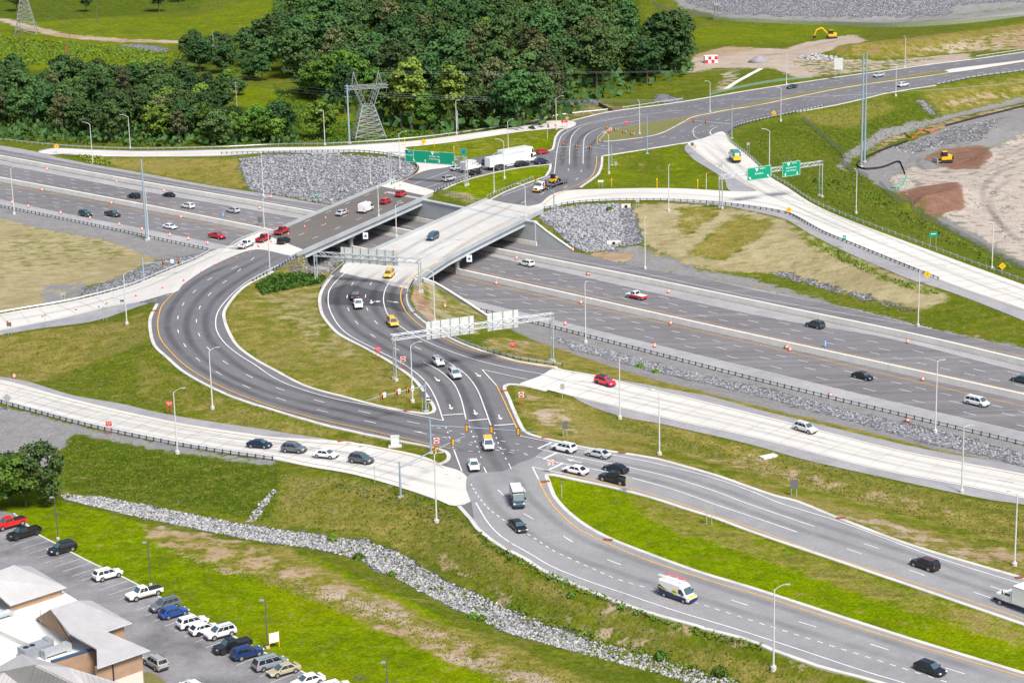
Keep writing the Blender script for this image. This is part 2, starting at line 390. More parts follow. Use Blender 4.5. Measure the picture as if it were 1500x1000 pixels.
M['asphalt_grey'] = surface('grey_asphalt', (.285,.282,.288), (.22,.218,.224), .04, 2.0)
M['asphalt_pale'] = surface('pale_asphalt', (.38,.37,.37), (.27,.263,.265), .05, 2.0)
M['asphalt_lot'] = surface('car_park_asphalt', (.27,.265,.27), (.12,.117,.123), .11, 1.8)
M['shoulder'] = surface('shoulder_gravel', (.33,.325,.335), (.25,.245,.255), .08, 3.5, amp=1.4)
M['concrete'] = surface('road_concrete', (.60,.58,.54), (.52,.50,.465), .06, 1.4, amp=.45)
M['deck_conc'] = surface('deck_concrete', (.54,.525,.495), (.44,.43,.405), .06, 1.2, amp=.6)
M['deck_brown'] = surface('grooved_deck', (.155,.14,.125), (.125,.115,.105), .05, 2.2, amp=.5)
M['conc_wall'] = surface('wall_concrete', (.70,.68,.63), (.60,.58,.54), .3, 1.6, amp=.7)
M['girder'] = surface('painted_concrete', (.42,.45,.47), (.35,.375,.395), .12, 1.0, rough=.7, amp=.3)
M['abut'] = surface('abutment_concrete', (.46,.475,.48), (.39,.405,.41), .1, .8, amp=.4)
M['kerb'] = surface('kerb_concrete', (.62,.6,.55), (.46,.44,.40), .25, 2.0, amp=.7)
M['white'] = surface('white_marking', (.78,.78,.77), (.6,.6,.6), .4, 4, rough=.6, amp=.5, bmp=0)
M['white_old'] = surface('worn_white_marking', (.72,.71,.70), (.5,.49,.49), .6, 5, rough=.7, amp=.8, bmp=0)
M['white_faint'] = surface('faint_white_marking', (.72,.71,.69), (.64,.63,.6), .4, 4, rough=.7, bmp=0)
M['yellow'] = surface('yellow_marking', (.72,.40,.06), (.58,.33,.08), .4, 4, rough=.6, amp=.5, bmp=0)
M['yellow_old'] = surface('worn_yellow_marking', (.42,.28,.13), (.3,.21,.13), .6, 4, rough=.7, bmp=0)
M['yellow_faint'] = surface('faint_yellow_marking', (.68,.56,.36), (.62,.54,.4), .4, 4, rough=.7, bmp=0)
M['galv'] = plain('galvanised_steel', (.50,.53,.55), .45, .35, var=.12)
M['rail_dark'] = plain('weathered_rail', (.30,.33,.36), .5, .3, var=.15)
M['post_dark'] = plain('guardrail_post', (.035,.05,.075), .6, var=.2)
M['pole_white'] = plain('pale_pole', (.66,.66,.66), .45, .15, var=.06)
M['pole_blue'] = plain('blue_grey_pole', (.30,.40,.47), .45, .2, var=.08)
M['pole_dark'] = plain('dark_grey_pole', (.10,.115,.135), .5, .2)
M['wood'] = plain('weathered_wood', (.16,.11,.09), .9, var=.25)
M['lattice'] = plain('lattice_steel', (.33,.34,.34), .55, .3, var=.12)
M['black'] = plain('matt_black', (.018,.018,.02), .6)
M['tyre'] = plain('tyre_rubber', (.016,.016,.018), .8)
M['rim'] = plain('alloy_rim', (.42,.43,.44), .35, .6)
M['rim_dark'] = plain('dark_rim', (.05,.05,.055), .4, .4)
M['glass'] = plain('tinted_glass', (.012,.018,.022), .06, 0, .8)
M['wind'] = plain('windscreen_glass', (.055,.10,.115), .05, 0, .9)
M['lamp'] = plain('lamp_lens', (.75,.76,.78), .15)
M['tail'] = plain('tail_lamp', (.55,.015,.02), .25)
M['trim'] = plain('black_trim', (.022,.022,.025), .55)
M['chrome'] = plain('chrome', (.6,.6,.62), .2, .8)
M['orange'] = plain('safety_orange', (.85,.12,.02), .5, var=.1)
M['refl'] = plain('white_sheeting', (.82,.82,.8), .45)
M['red'] = plain('sign_red', (.62,.025,.04), .45)
M['redpost'] = plain('red_post', (.52,.06,.05), .5)
M['green'] = plain('sign_green', (.0,.275,.155), .4)
M['sigyel'] = plain('signal_yellow', (.85,.38,.01), .4)
M['diam'] = plain('diamond_yellow', (.88,.46,.01), .4)
M['signback'] = plain('sign_back', (.42,.43,.43), .5, .3, var=.1)
M['signback_l'] = plain('panel_back', (.60,.62,.60), .5, .1, var=.12, vscale=1.2)
M['signgrey'] = plain('dark_sign_back', (.13,.13,.14), .5)
M['blue'] = plain('bright_blue', (.02,.22,.62), .4)
M['sigred'] = plain('signal_red', (.8,.02,.02), .3)
M['text'] = plain('sign_white', (.85,.85,.85), .4)
M['shblue'] = plain('shield_blue', (.02,.08,.45), .4)
M['silt'] = plain('silt_fabric', (.02,.02,.024), .8, var=.3)
M['fence'] = None
M['rock'] = None
def leafmat(name, c1, c2, c3):
    m, nt, b = new_mat(name)
    oi = nt.nodes.new('ShaderNodeObjectInfo')
    f = noise(nt, wpos(nt), .28, 3, .6); f2 = noise(nt, wpos(nt), 1.6, 3, .7)
    col = mixc(nt, remap(nt, f, .35, .65), c1, c2)
    col = mixc(nt, remap(nt, f2, .45, .75, 0, .75), col, c3)
    hsv = nt.nodes.new('ShaderNodeHueSaturation')
    nt.links.new(col, hsv.inputs['Color'])
    nt.links.new(remap(nt, oi.outputs['Random'], 0, 1, .475, .52), hsv.inputs['Hue'])
    r2 = math_(nt, 'FRACT', math_(nt, 'MULTIPLY', oi.outputs['Random'], 7.31)); nt.links.new(remap(nt, r2, 0, 1, .62, 1.35), hsv.inputs['Value'])
    nt.links.new(hsv.outputs[0], b.inputs['Base Color']); b.inputs['Roughness'].default_value = .75; b.inputs['Specular IOR Level'].default_value = .2
    return m
M['leaf'] = leafmat('dark_green_leaves', (.030,.074,.024), (.054,.112,.030), (.10,.175,.038))
M['leaf_y'] = leafmat('yellow_green_leaves', (.105,.160,.020), (.175,.225,.03), (.27,.28,.055))
M['leaf_m'] = leafmat('mid_green_leaves', (.055,.125,.014), (.095,.18,.022), (.15,.235,.036))
M['leaf_o'] = leafmat('olive_leaves', (.08,.10,.035), (.12,.13,.05), (.17,.17,.08))
M['bark'] = plain('bark', (.12,.095,.08), .9, var=.3)
M['bark_pale'] = plain('pale_bark', (.34,.30,.26), .9, var=.25)
# ground: masks say where grass, straw, soil, gravel and stone lie
def ground_mat():
    m, nt, b = new_mat('ground_cover')
    a1 = nt.nodes.new('ShaderNodeAttribute'); a1.attribute_name = 'm1'; a2 = nt.nodes.new('ShaderNodeAttribute'); a2.attribute_name = 'm2'; a3 = nt.nodes.new('ShaderNodeAttribute'); a3.attribute_name = 'm3'; s3 = nt.nodes.new('ShaderNodeSeparateColor'); nt.links.new(a3.outputs['Color'], s3.inputs[0])
    s1 = nt.nodes.new('ShaderNodeSeparateColor'); s2 = nt.nodes.new('ShaderNodeSeparateColor')
    nt.links.new(a1.outputs['Color'], s1.inputs[0]); nt.links.new(a2.outputs['Color'], s2.inputs[0])
    dirt, stone, grav, dry = s1.outputs[0], s1.outputs[1], s1.outputs[2], a1.outputs['Alpha']
    lush, dark, red, brown = s2.outputs[0], s2.outputs[1], s2.outputs[2], a2.outputs['Alpha']
    p = wpos(nt)
    nb = noise(nt, p, .045, 5, .6); nm = noise(nt, p, .28, 6, .72); nf = noise(nt, p, 1.9, 4, .75); nd = noise(nt, wpos(nt, (.25,.9,1), .5), .5, 5, .7)
    brk = math_(nt, 'ADD', math_(nt, 'MULTIPLY', nm, .62), math_(nt, 'MULTIPLY', nd, .38))
    brk = remap(nt, brk, .35, .65)
    inv = math_(nt, 'SUBTRACT', 1.0, brk)
    def edge(mask, soft=.16, gain=1.0, brk=brk):
        # mask value against the noise: ragged rims, islands and gaps
        t = math_(nt, 'SUBTRACT', math_(nt, 'MULTIPLY', mask, gain), math_(nt, 'SUBTRACT', 1.0, brk))
        return remap(nt, t, -soft*.45, soft*.55)
    blade = remap(nt, nf, .34, .62); n2 = noise(nt, p, .75, 5, .7)
    g = mixc(nt, remap(nt, nb, .35, .65), (.120,.150,.022), (.185,.205,.030))
    g = mixc(nt, remap(nt, nm, .42, .62, 0, .85), g, (.080,.130,.017))
    g = mixc(nt, remap(nt, nd, .5, .66, 0, .75), g, (.215,.18,.06))
    lg = mixc(nt, remap(nt, nm, .36, .62), (.115,.195,.012), (.205,.295,.010)); lg = mixc(nt, remap(nt, nb, .45, .65, 0, .7), lg, (.25,.31,.010))
    lg = mixc(nt, remap(nt, nd, .5, .68, 0, .75), lg, (.21,.225,.03))
    g = mixc(nt, edge(lush, .5), g, lg)
    bg = mixc(nt, remap(nt, nm, .36, .64), (.235,.20,.050), (.37,.305,.115)); bg = mixc(nt, remap(nt, nd, .53, .66, 0, .75), bg, (.130,.155,.026)); bg = mixc(nt, remap(nt, nb, .5, .62, 0, .6), bg, (.34,.27,.125))
    g = mixc(nt, edge(brown, .5), g, bg)
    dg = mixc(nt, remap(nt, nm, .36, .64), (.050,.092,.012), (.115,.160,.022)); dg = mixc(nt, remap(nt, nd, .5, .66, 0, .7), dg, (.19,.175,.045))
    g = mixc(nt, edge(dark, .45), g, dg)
    wv = nt.nodes.new('ShaderNodeTexWave'); wv.inputs['Scale'].default_value = .45; wv.inputs['Distortion'].default_value = 2.5; wv.inputs['Detail'].default_value = 3; nt.links.new(wpos(nt, None, .62), wv.inputs['Vector'])
    g = mixc(nt, math_(nt, 'MULTIPLY', remap(nt, wv.outputs['Fac'], .4, .9), .22), g, mixc(nt, .5, g, (.03,.035,.006)))
    g = mixc(nt, math_(nt, 'MULTIPLY', blade, .75), g, mixc(nt, .68, g, (.022,.03,.005))); g = mixc(nt, math_(nt, 'MULTIPLY', remap(nt, n2, .52, .7), .6), g, mixc(nt, .5, g, (.03,.04,.006))); g = mixc(nt, math_(nt, 'MULTIPLY', remap(nt, n2, .3, .46, 1, 0), .35), g, (.33,.29,.12))
    hs = nt.nodes.new('ShaderNodeHueSaturation'); hs.inputs['Saturation'].default_value = 1.10; nt.links.new(g, hs.inputs['Color']); g = hs.outputs[0]
    st = mixc(nt, remap(nt, nm, .36, .64), (.30,.255,.14), (.43,.37,.22)); st = mixc(nt, remap(nt, nd, .52, .66, 0, .75), st, (.205,.175,.065)); st = mixc(nt, remap(nt, nb, .5, .64, 0, .6), st, (.26,.215,.12))
    st = mixc(nt, math_(nt, 'MULTIPLY', blade, .4), st, (.17,.145,.06)); g = mixc(nt, edge(dry, .45), g, st)
    so = mixc(nt, remap(nt, nm, .36, .64), (.285,.195,.11), (.39,.285,.18)); so = mixc(nt, remap(nt, nb, .5, .62, 0, .55), so, (.50,.45,.39)); so = mixc(nt, remap(nt, nd, .5, .64, 0, .6), so, (.30,.215,.145)); so = mixc(nt, s3.outputs[0], so, mixc(nt, remap(nt, nd, .4, .62), (.50,.43,.37), (.37,.32,.285))); so = mixc(nt, remap(nt, nf, .4, .7, 0, .4), so, (.22,.17,.125))
    g = mixc(nt, edge(dirt, .22), g, so)
    rs = mixc(nt, remap(nt, nm, .36, .64), (.13,.062,.042), (.22,.125,.09)); rs = mixc(nt, remap(nt, nf, .4, .7, 0, .5), rs, (.33,.2,.14))
    g = mixc(nt, edge(red, .25), g, rs)
    gr = mixc(nt, remap(nt, nm, .32, .68), (.21,.205,.205), (.32,.31,.30)); gr = mixc(nt, remap(nt, nf, .35, .65, 0, .7), gr, (.15,.148,.15))
    g = mixc(nt, edge(grav, .25, 1, inv), g, gr)
    vor = nt.nodes.new('ShaderNodeTexVoronoi'); vor.inputs['Scale'].default_value = 1.35; nt.links.new(p, vor.inputs['Vector'])
    sv = nt.nodes.new('ShaderNodeSeparateColor'); nt.links.new(vor.outputs['Color'], sv.inputs[0])
    sr = mixc(nt, sv.outputs[0], (.16,.163,.175), (.44,.445,.465)); sr = mixc(nt, remap(nt, vor.outputs['Distance'], .28, .62, 0, .85), sr, (.085,.085,.092))
    se = edge(stone, .2, 1, inv)
    g = mixc(nt, se, g, sr)
    nt.links.new(g, b.inputs['Base Color']); b.inputs['Roughness'].default_value = .95; b.inputs['Specular IOR Level'].default_value = .03
    h = mixc(nt, se, math_(nt, 'ADD', math_(nt, 'MULTIPLY', nf, .5), nm), math_(nt, 'MULTIPLY', vor.outputs['Distance'], -1.4))
    bump(nt, b, h, .75, .4)
    return m
# ------------------------------------------------------------------ sheets of paving, draped on the ground
ROADS = []      # world outlines of all paving, to sink the soil below them
def drape(xy, off): return np.column_stack([xy, hz(xy[:, 0], xy[:, 1])+off])
def sheet(name, pts, off, m, flat=None, step=3.0, smooth=1.5, cutg=True, raw=False):
    """pts: outline in pixels (or world xy when raw); flat: height for paving that is dead level, else draped"""
    if raw: w = np.asarray(pts, float)
    else: w = (at(pts) if flat is None else onz(pts, flat))
    b = crom(w[:, :2], smooth, closed=True) if smooth else w[:, :2]
    keep = [0]
    for i in range(1, len(b)):
        if np.linalg.norm(b[i]-b[keep[-1]]) > .12: keep.append(i)
    b = b[keep]
    if cutg: ROADS.append(b)
    lo = b.min(0); hi = b.max(0)
    gx, gy = np.meshgrid(np.arange(lo[0], hi[0], step), np.arange(lo[1], hi[1], step))
    gp = np.stack([gx.ravel(), gy.ravel()], 1); gp = gp[inpoly(gp, b)]
    allp = np.concatenate([b, gp]); nb = len(b)
    o = delaunay_2d_cdt([Vector((float(p[0]), float(p[1]))) for p in allp], [], [list(range(nb))], 1, 1e-5)
    vx = np.array([(v.x, v.y) for v in o[0]])
    z = hz(vx[:, 0], vx[:, 1])+off if flat is None else np.full(len(vx), flat+off)
    me = bpy.data.meshes.new(name); fs = []
    for f in o[2]:
        a, c, d = (vx[i] for i in f[:3]); cr = (c[0]-a[0])*(d[1]-a[1])-(c[1]-a[1])*(d[0]-a[0])
        fs.append(tuple(f) if cr > 0 else tuple(reversed(f)))
    me.from_pydata([(float(p[0]), float(p[1]), float(q)) for p, q in zip(vx, z)], [], fs); me.materials.append(m)
    ob = bpy.data.objects.new(name, me); link(ob); struct(ob); return ob
DECKS = []
def ztop(xy):
    z = hz(xy[:, 0], xy[:, 1])
    for poly, zz in DECKS:
        m = inpoly(xy, poly); z[m] = zz
    return z
def wline(pts, flat=None, smooth=1.0):
    """a line on the paving: real points under each pixel (upper roads at their own height)"""
    if flat is not None: w = onz(pts, flat)
    else:
        w = at(pts); d = onz(pts, ZD+.0)
        for i in range(len(w)):
            for poly, zz in DECKS:
                if inpoly(d[i:i+1, :2], poly)[0]: w[i] = d[i]
    return crom(w, smooth) if smooth else w
def ribbon(mb, w, width, off, flat=None):
    w = np.asarray(w)
    t = np.gradient(w[:, :2], axis=0); t /= np.maximum(np.linalg.norm(t, axis=1), 1e-6)[:, None]
    n = np.stack([-t[:, 1], t[:, 0]], 1)
    L = w[:, :2]+n*width/2; R = w[:, :2]-n*width/2
    zc = (lambda q: np.full(len(q), flat)) if flat is not None else ztop
    zL = zc(L)+off; zR = zc(R)+off
    k = len(w)
    mb.add([(a[0], a[1], z) for a, z in zip(L, zL)]+[(a[0], a[1], z) for a, z in zip(R, zR)], [(i, k+i, k+i+1, i+1) for i in range(k-1)])
def strip(mb, w, width, h, flat=None, base=-.15):
    """a raised strip (kerb): width across, h above the paving"""
    w = np.asarray(w); t = np.gradient(w[:, :2], axis=0); t /= np.maximum(np.linalg.norm(t, axis=1), 1e-6)[:, None]
    n = np.stack([-t[:, 1], t[:, 0]], 1); rings = []
    zz = ztop(w[:, :2]) if flat is None else np.full(len(w), flat)
    for p, q, z in zip(w, n, zz):
        a = p[:2]+q*width/2; c = p[:2]-q*width/2; e = p[:2]+q*(width/2-.04); g = p[:2]-q*(width/2-.04)
        rings.append([(c[0], c[1], z+base), (c[0], c[1], z+h-.04), (g[0], g[1], z+h), (e[0], e[1], z+h), (a[0], a[1], z+h-.04), (a[0], a[1], z+base)])
    mb.loft(rings, closed=True)
def wall(mb, w, width, h, z=None, base=-.3, top=None):
    w = np.asarray(w); t = np.gradient(w[:, :2], axis=0); t /= np.maximum(np.linalg.norm(t, axis=1), 1e-6)[:, None]
    n = np.stack([-t[:, 1], t[:, 0]], 1); rings = []; tw = top if top else width
    for p, q in zip(w, n):
        zz = p[2] if z is None else z
        a = p[:2]+q*width/2; c = p[:2]-q*width/2; e = p[:2]+q*tw/2; g = p[:2]-q*tw/2
        rings.append([(c[0], c[1], zz+base), (c[0], c[1], zz+.08), (g[0], g[1], zz+h), (e[0], e[1], zz+h), (a[0], a[1], zz+.08), (a[0], a[1], zz+base)])
    mb.loft(rings)
# ------------------------------------------------------------------ bridge decks (level at ZD)
PT = .85
def para(pts): return onz(pts, ZD+PT)
LB_far = onz([(385,347.5),(398,342),(428,329),(492,301.5),(556,274),(578,264.5)], ZD); LB_near = para([(425,374.8),(444,366),(533,326.5),(622.5,287),(634,282)])
RB_far = para([(505,382.5),(512,379),(548,362.5),(570,352.7),(635,323.6),(699.7,294.8),(712,289.5)])
RB_near = para([(608,413),(625,396.5),(660,373.8),(696,355),(740,333),(775,316),(796,306)])
def ext(l, d): return l
def deckpoly(far, near): return np.concatenate([far[:, :2], near[::-1, :2]])
LBP, RBP = deckpoly(LB_far, LB_near), deckpoly(RB_far, RB_near)
DECKS += [(LBP, ZD), (RBP, ZD)]
# ------------------------------------------------------------------ paving
R = lambda l: list(reversed(l))
FW_N = NCOL+NWALL[1:]+NCOLR[1:]
freeway = sheet('freeway', FW_N+R(SRAIL), .02, M['asphalt_fwy'], flat=0, step=12, smooth=4)
sheet('freeway_shoulder', [(-60,280),(0,293),(100,314.5),(200,334),(333,361),(520,402),(681,438.5),(800,467),(1100,539.5),(1300,587.5),(1500,634),(1620,662)]+R(SRAIL), .035, M['asphalt_pale'], flat=0, step=12, smooth=4, cutg=False)
sheet('freeway_shoulder', [(-60,224),(0,235),(200,272),(400,307),(560,338),(740,375),(940,415),(1140,457),(1344,500),(1500,537),(1620,564),(1620,572),(1500,544.5),(1289,492),(1140,467),(940,424),(800,392.5),(699,370.5),(560,343),(400,312.5),(200,278),(53,250),(0,240.5),(-60,229)], .035, M['asphalt_pale'], flat=0, step=12, smooth=4, cutg=False)
sheet('freeway_shoulder', NCOL+NWALL[1:]+NCOLR[1:]+[(1620,530),(1500,505),(1300,463),(1140,430),(940,389),(840,368.5),(740,351),(634,328.5),(560,313),(400,291),(300,274),(200,256),(100,238)], .035, M['shoulder'], flat=0, step=12, smooth=4, cutg=False)
CUTW = [(375,365.6),(324,383),(294,399),(267,418),(256.6,428),(205,442)]
ROADSW = CUTW+W_OUT[4:]+[(657.6,668.3),(653.6,676.4),(645,681),(676,691),(691,734),(667,741)]+SS_S[1:]+R(SS_N)+SE_S[1:]+R(SE_N)+[(746.7,562.7),(760,564),(790,552),(815.6,538.6)]+R(M_R)[1:]+[(600,421),(575,415),(552,405),(530,402),(498,394)]+M_L[1:]+R(W_IN[1:-1])+[(432,376)]
sheet('crossover_road', ROADSW, .05, M['asphalt'], step=2.5)
sheet('divided_road', [(691,694),(735,691),(760,679),(777,673),(800,656),(806,644.5)]+SE_N[6:]+R(SE_S[1:])+SS_N+R(SS_S[4:])+[(699.5,774.6),(690,735),(683,712)], .13, M['asphalt_grey'], step=2.5, cutg=False)
sheet('ramp_shoulder', RW_U+[(600,700)]+R(RW_L), .04, M['shoulder'], step=2.5)
sheet('west_ramp', [(-60,547),(0,556),(81,577.8),(162,598),(256.6,618.3),(370,636),(400,640),(491.5,645.3),(543,652),(624,669.6),(645,681),(676,691),(691,734),(667,741),(640,731.7),(586,714),(518.5,695),(451,683),(402,672.5),(324,661),(243,646),(135,623),(0,588),(-60,572)], .07, M['concrete'], step=2.5)
sheet('ramp_shoulder', RL_U[:-1]+[(375,361),(300,398),(255,430),(216,445)]+R(RL_L), .04, M['shoulder'], step=2.5)
sheet('freeway_ramp', RL_U+[(398,343.5),(398,348),(420,357),(441,366.5),(432,375)]+CUTW+[(162,449),(94.5,465.5),(0,484.4),(-60,496)], .065, M['concrete'], step=2.5)
sheet('ramp_shoulder', [(830,543),(899,555),(970,568),(1037,580),(1100,597),(1208,623.5),(1343,655),(1500,684),(1640,712),(1640,775),(1500,739),(1451,732),(1370,715.5),(1289,698),(1181,673.7),(1100,651),(1023,633),(970,621),(907,609),(842,583)], .04, M['shoulder'], step=2.5)
sheet('east_ramp', [(815.6,538.6),(823.7,541),(872,549.4),(929,564),(1010,583),(1100,605),(1200,630),(1316,659),(1500,694),(1640,722),(1640,762),(1500,730),(1424,714),(1316,694),(1208,668),(1100,640),(1010,621),(929,602),(842.6,582),(794,569.7),(760,564),(790,551.5)], .08, M['concrete'], step=2.5)
sheet('ramp_shoulder', [(57,221),(78,217)]+NW_U[3:9]+R(NW_L), .04, M['shoulder'], step=2.5)
sheet('north_ramp', [(56.7,222.7),(78.7,218),(133,220),(200,222),(243,222),(320,220),(400,216.5),(478,215),(586,208.5),(667,199),(770,184),(800,178),(838,177.5),(838,186.5),(797,190),(760,194),(667,208),(610,214.5),(594,216),(620,226),(655,238),(668,240),(656,245),(624,250),(583,268.5),(572,271),(606,257),(613,243),(590,232),(560,226),(500,223),(400,222.8),(324,228),(189,229.6),(133,228)], .07, M['concrete'], step=2.5)
NROAD = [(583,268.5),(624,249.5),(656,244.7),(668,238),(700,230),(740,224),(780,223),(800,222),(808,220),(811,214.7),(814.7,200),(824,190.7),(836,187),(838,177),(893,165),(1000,150),(1100,133),(1167,122.7),(1233,113),(1300,104),(1367,94.7),(1433,86.7),(1500,77),(1620,60)]+R(NEL)[0:9]+[(1076,187),(1065,197),(1057,193),(1030.7,202.7),(1009,208.7),(1000,211),(933,221),(882.7,229),(880.7,245),(874.7,257),(858.7,269),(848,276),(825,280),(806,287),(790,300),(771,303),(740,299),(713,296.5),(740,281),(780,265.5),(797,259.5),(803,252),(806.7,241),(760,246),(720,254),(680,264.7),(648,278),(636,281)]
sheet('north_road', NROAD, .05, M['asphalt'], step=2.5)
sheet('ramp_shoulder', [(975,294),(1064,302)]+ER_LL+[(1620,480),(1500,445),(1343,395),(1208,338),(1100,297)], .04, M['shoulder'], step=2.5)
sheet('ramp_shoulder', [(1003,216),(1012,209),(1110,279),(1108,282),(1074,281),(1060,262),(1040,248.5),(1013,231)], .04, M['shoulder'], step=2.5)
sheet('airport_ramp', [(1009,208.7),(1030.7,202.7),(1057,193),(1064,197.5)]+ER_U[1:4]+[(1127,258.5),(1154,275),(1194.5,301),(1248.5,324.5),(1343,360),(1424,390),(1500,417.5),(1620,459),(1620,496),(1500,453),(1378,410),(1316,383.5),(1262,362),(1208,340.5),(1154,312),(1100,302.5),(1064,299),(983,294),(902,294),(848,296.7),(797,306),(771,303.5),(790,299),(806,286.5),(825,280),(842,278.5),(875,277.3),(983,276),(1075,280.5),(1107,280.5),(1095,273),(1073,258.7),(1046.7,242.7),(1017,220)], .08, M['concrete'], step=2.5)
LOT = [(-60,742),(20,752),(58,784),(81,796),(108,811),(143,828.6),(181,846),(202.6,857),(240,878),(290,905),(340,931),(389,957),(440,982.5),(472.6,1000),(560,1048),(540,1110),(-60,1110)]
sheet('car_park', LOT, .05, M['asphalt_lot'], step=3)
# slabs where decks meet the road
sheet('approach_slab', [(392,351),(398,348),(444,366),(430,376),(385,366)], .10, M['concrete'], flat=ZD, cutg=True, smooth=0, step=2)
sheet('approach_slab', [(556,273),(578,264),(590,267),(640,280.5),(622,287)], .10, M['concrete'], flat=ZD, cutg=True, smooth=0, step=2)
sheet('approach_slab', [(504,387),(512,382),(608,412),(600,424),(575,419),(552,411),(530,407),(497,399)], .10, M['deck_conc'], flat=ZD, cutg=True, smooth=0, step=2)
sheet('approach_slab', [(700,296.5),(714,292),(740,297.5),(771,302),(798,305),(784,316)], .10, M['deck_conc'], flat=ZD, cutg=True, smooth=0, step=2)
# darker wheel-worn lanes and old patches on the loop
sheet('road_patch', [(486,424),(510,417),(540,424),(575,430),(592,432),(590,440),(596,458),(560,449),(500,447),(480,446)], .085, surface('fresh_asphalt', (.085,.082,.088), (.066,.064,.07), .05, 2.5), cutg=False, step=3)
sheet('road_patch', [(497,404),(513,395),(545,401),(556,412),(530,418),(512,416),(494,420)], .07, surface('dusty_asphalt', (.20,.195,.195), (.14,.135,.138), .12, 2), cutg=False, step=3)
# ------------------------------------------------------------------ road markings (worn paint, a few mm proud)
mk = {k: MB() for k in ('white', 'white_old', 'white_faint', 'yellow', 'yellow_old', 'yellow_faint')}
mf = {k: MB() for k in ('white_old', 'yellow', 'yellow_old')}
OFFU, OFFF = .165, .05
def line(kind, pts, w=.22, flat=None, dash=None, s0=0., off=None):
    wl_ = wline(pts, flat)
    tgt = mf[kind] if flat is not None else mk[kind]
    o = (OFFF if flat is not None else OFFU) if off is None else off
    if dash is None: ribbon(tgt, resample(wl_, 1.5 if flat is None else 6), w, o, flat); return
    on_, per = dash; s = s0
    while True:
        c = cut(wl_, max(s, 0), s+on_)
        if c is None: break
        if s+on_ > 0.3 and len(c) > 1 and np.linalg.norm(c[-1]-c[0]) > .3: ribbon(tgt, c, w, o, flat)
        s += per
D = (3.05, 12.19); DS = (.9, 3.0)
# freeway
line('yellow', [(-60,257.5),(0,269.5),(200,308),(376,343),(520,374),(646,400.5),(800,435),(1100,502.5),(1300,549),(1500,595),(1620,623)], .2, 0)
line('yellow_old', [(-60,259.5),(0,271.5),(200,310),(376,345),(520,376),(646,402),(800,436.7),(1100,504.5),(1300,551),(1500,597),(1620,625)], .15, 0)
FL = [([(-60,264),(4.7,276.7),(193,313.3),(356,346),(500,376),(641,406.7),(780,438),(1105,512.4),(1300,557.5),(1620,632)], (2.6,6.1)),
      ([(-60,268.5),(10,282.7),(142,309),(284.7,338),(500,383),(648,416),(788,448),(1117,524),(1245,553.3),(1620,640)], D),
      ([(-60,274.7),(29,292.7),(197,326.7),(307,349.6),(500,392),(679,431),(774,453),(1105,530.7),(1295,576),(1620,653)], D),
      ([(-60,232.5),(21,248),(187,278.4),(363,311.3),(560,351),(727,382.7),(818,402.6),(1129,469.6),(1254,495),(1451,538.6),(1620,577)], D),
      ([(-60,237.5),(9,250.7),(173,281.3),(350,314.3),(560,357),(713,386.7),(758,396.7),(1117,473.7),(1300,512.9),(1620,583)], D),
      ([(-60,243),(2.7,255),(165,285.7),(379,326),(560,362),(706,392),(774,406.7),(1054.6,468.2),(1112.7,480.4),(1294.7,520.4),(1620,593)], (2.6,6.1))]
for pts, d in FL: line('white_old', pts, .2, 0, d, 1.0)
line('white_old', [(-60,280),(0,292.6),(100,314.2),(200,333.7),(333,360.5),(520,401.5),(681,438),(800,466.5),(1100,539),(1300,587),(1500,633.5),(1620,662)], .2, 0)
line('white_old', [(-60,229.6),(0,241),(53,250.4),(200,278.2),(400,312.7),(560,343.5),(699,371),(800,393),(940,424.4),(1140,467.5),(1289,492.6),(1500,544.8),(1620,572.5)], .2, 0)
line('white_old', [(-60,213),(0,224),(200,260.5),(400,296),(560,325),(740,361),(800,373.5),(940,400),(1100,434.5),(1300,470),(1500,502.5),(1620,527)], .2, 0)
line('yellow', [(560,333),(740,368),(940,408),(1100,441.5),(1344,490.5),(1500,522),(1620,548)], .2, 0)
line('yellow', [(-60,251),(0,260),(200,296.5),(386,331),(560,366),(685,394),(800,418),(1100,486.7),(1300,530.7),(1500,575),(1620,602)], .2, 0)
# south crossover: loop road W
WY = [(270,418),(255.2,429),(237.7,448),(232.3,464),(231,477.7),(235,496.6),(248.5,514.3),(272.8,537.3),(305,557.5),(348.4,577.8),(400,596.7),(424,603.4),(478,617.5),(532,629),(572.6,638.5),(621,649.4),(663,658.8)]
line('yellow', WY[1:], .25)
line('white', [(432,378),(400,392.6),(359,415.6),(332,440),(318.7,458.8),(316,477.7),(320,490.5),(332,506),(351,521),(372.7,534.6),(410.5,558.9),(478,581.8),(559,598),(649.5,617)], .25)
line('white', [(348.4,391),(310.6,407.5),(287.6,425),(270,444),(261.4,462.8),(260,481),(268,502.5),(286,523.8),(314.6,544),(354.6,564.3),(403.8,583),(461,600),(528,615.6),(599.6,631),(625,636.6)], .2, None, D)
line('white', [(374,376.4),(335,409.3),(312.8,426.4),(296.5,444.5),(288.5,462.8),(289,481.7),(297,501),(315.5,521),(342.5,539.4),(379.5,558.3),(426.7,576.4),(484,592.6),(550,608),(621,623),(640,627)], .2, None, D, 1)
line('white', [(330,383),(300,402),(345,378),(372,368)][2:], .2, None, DS)
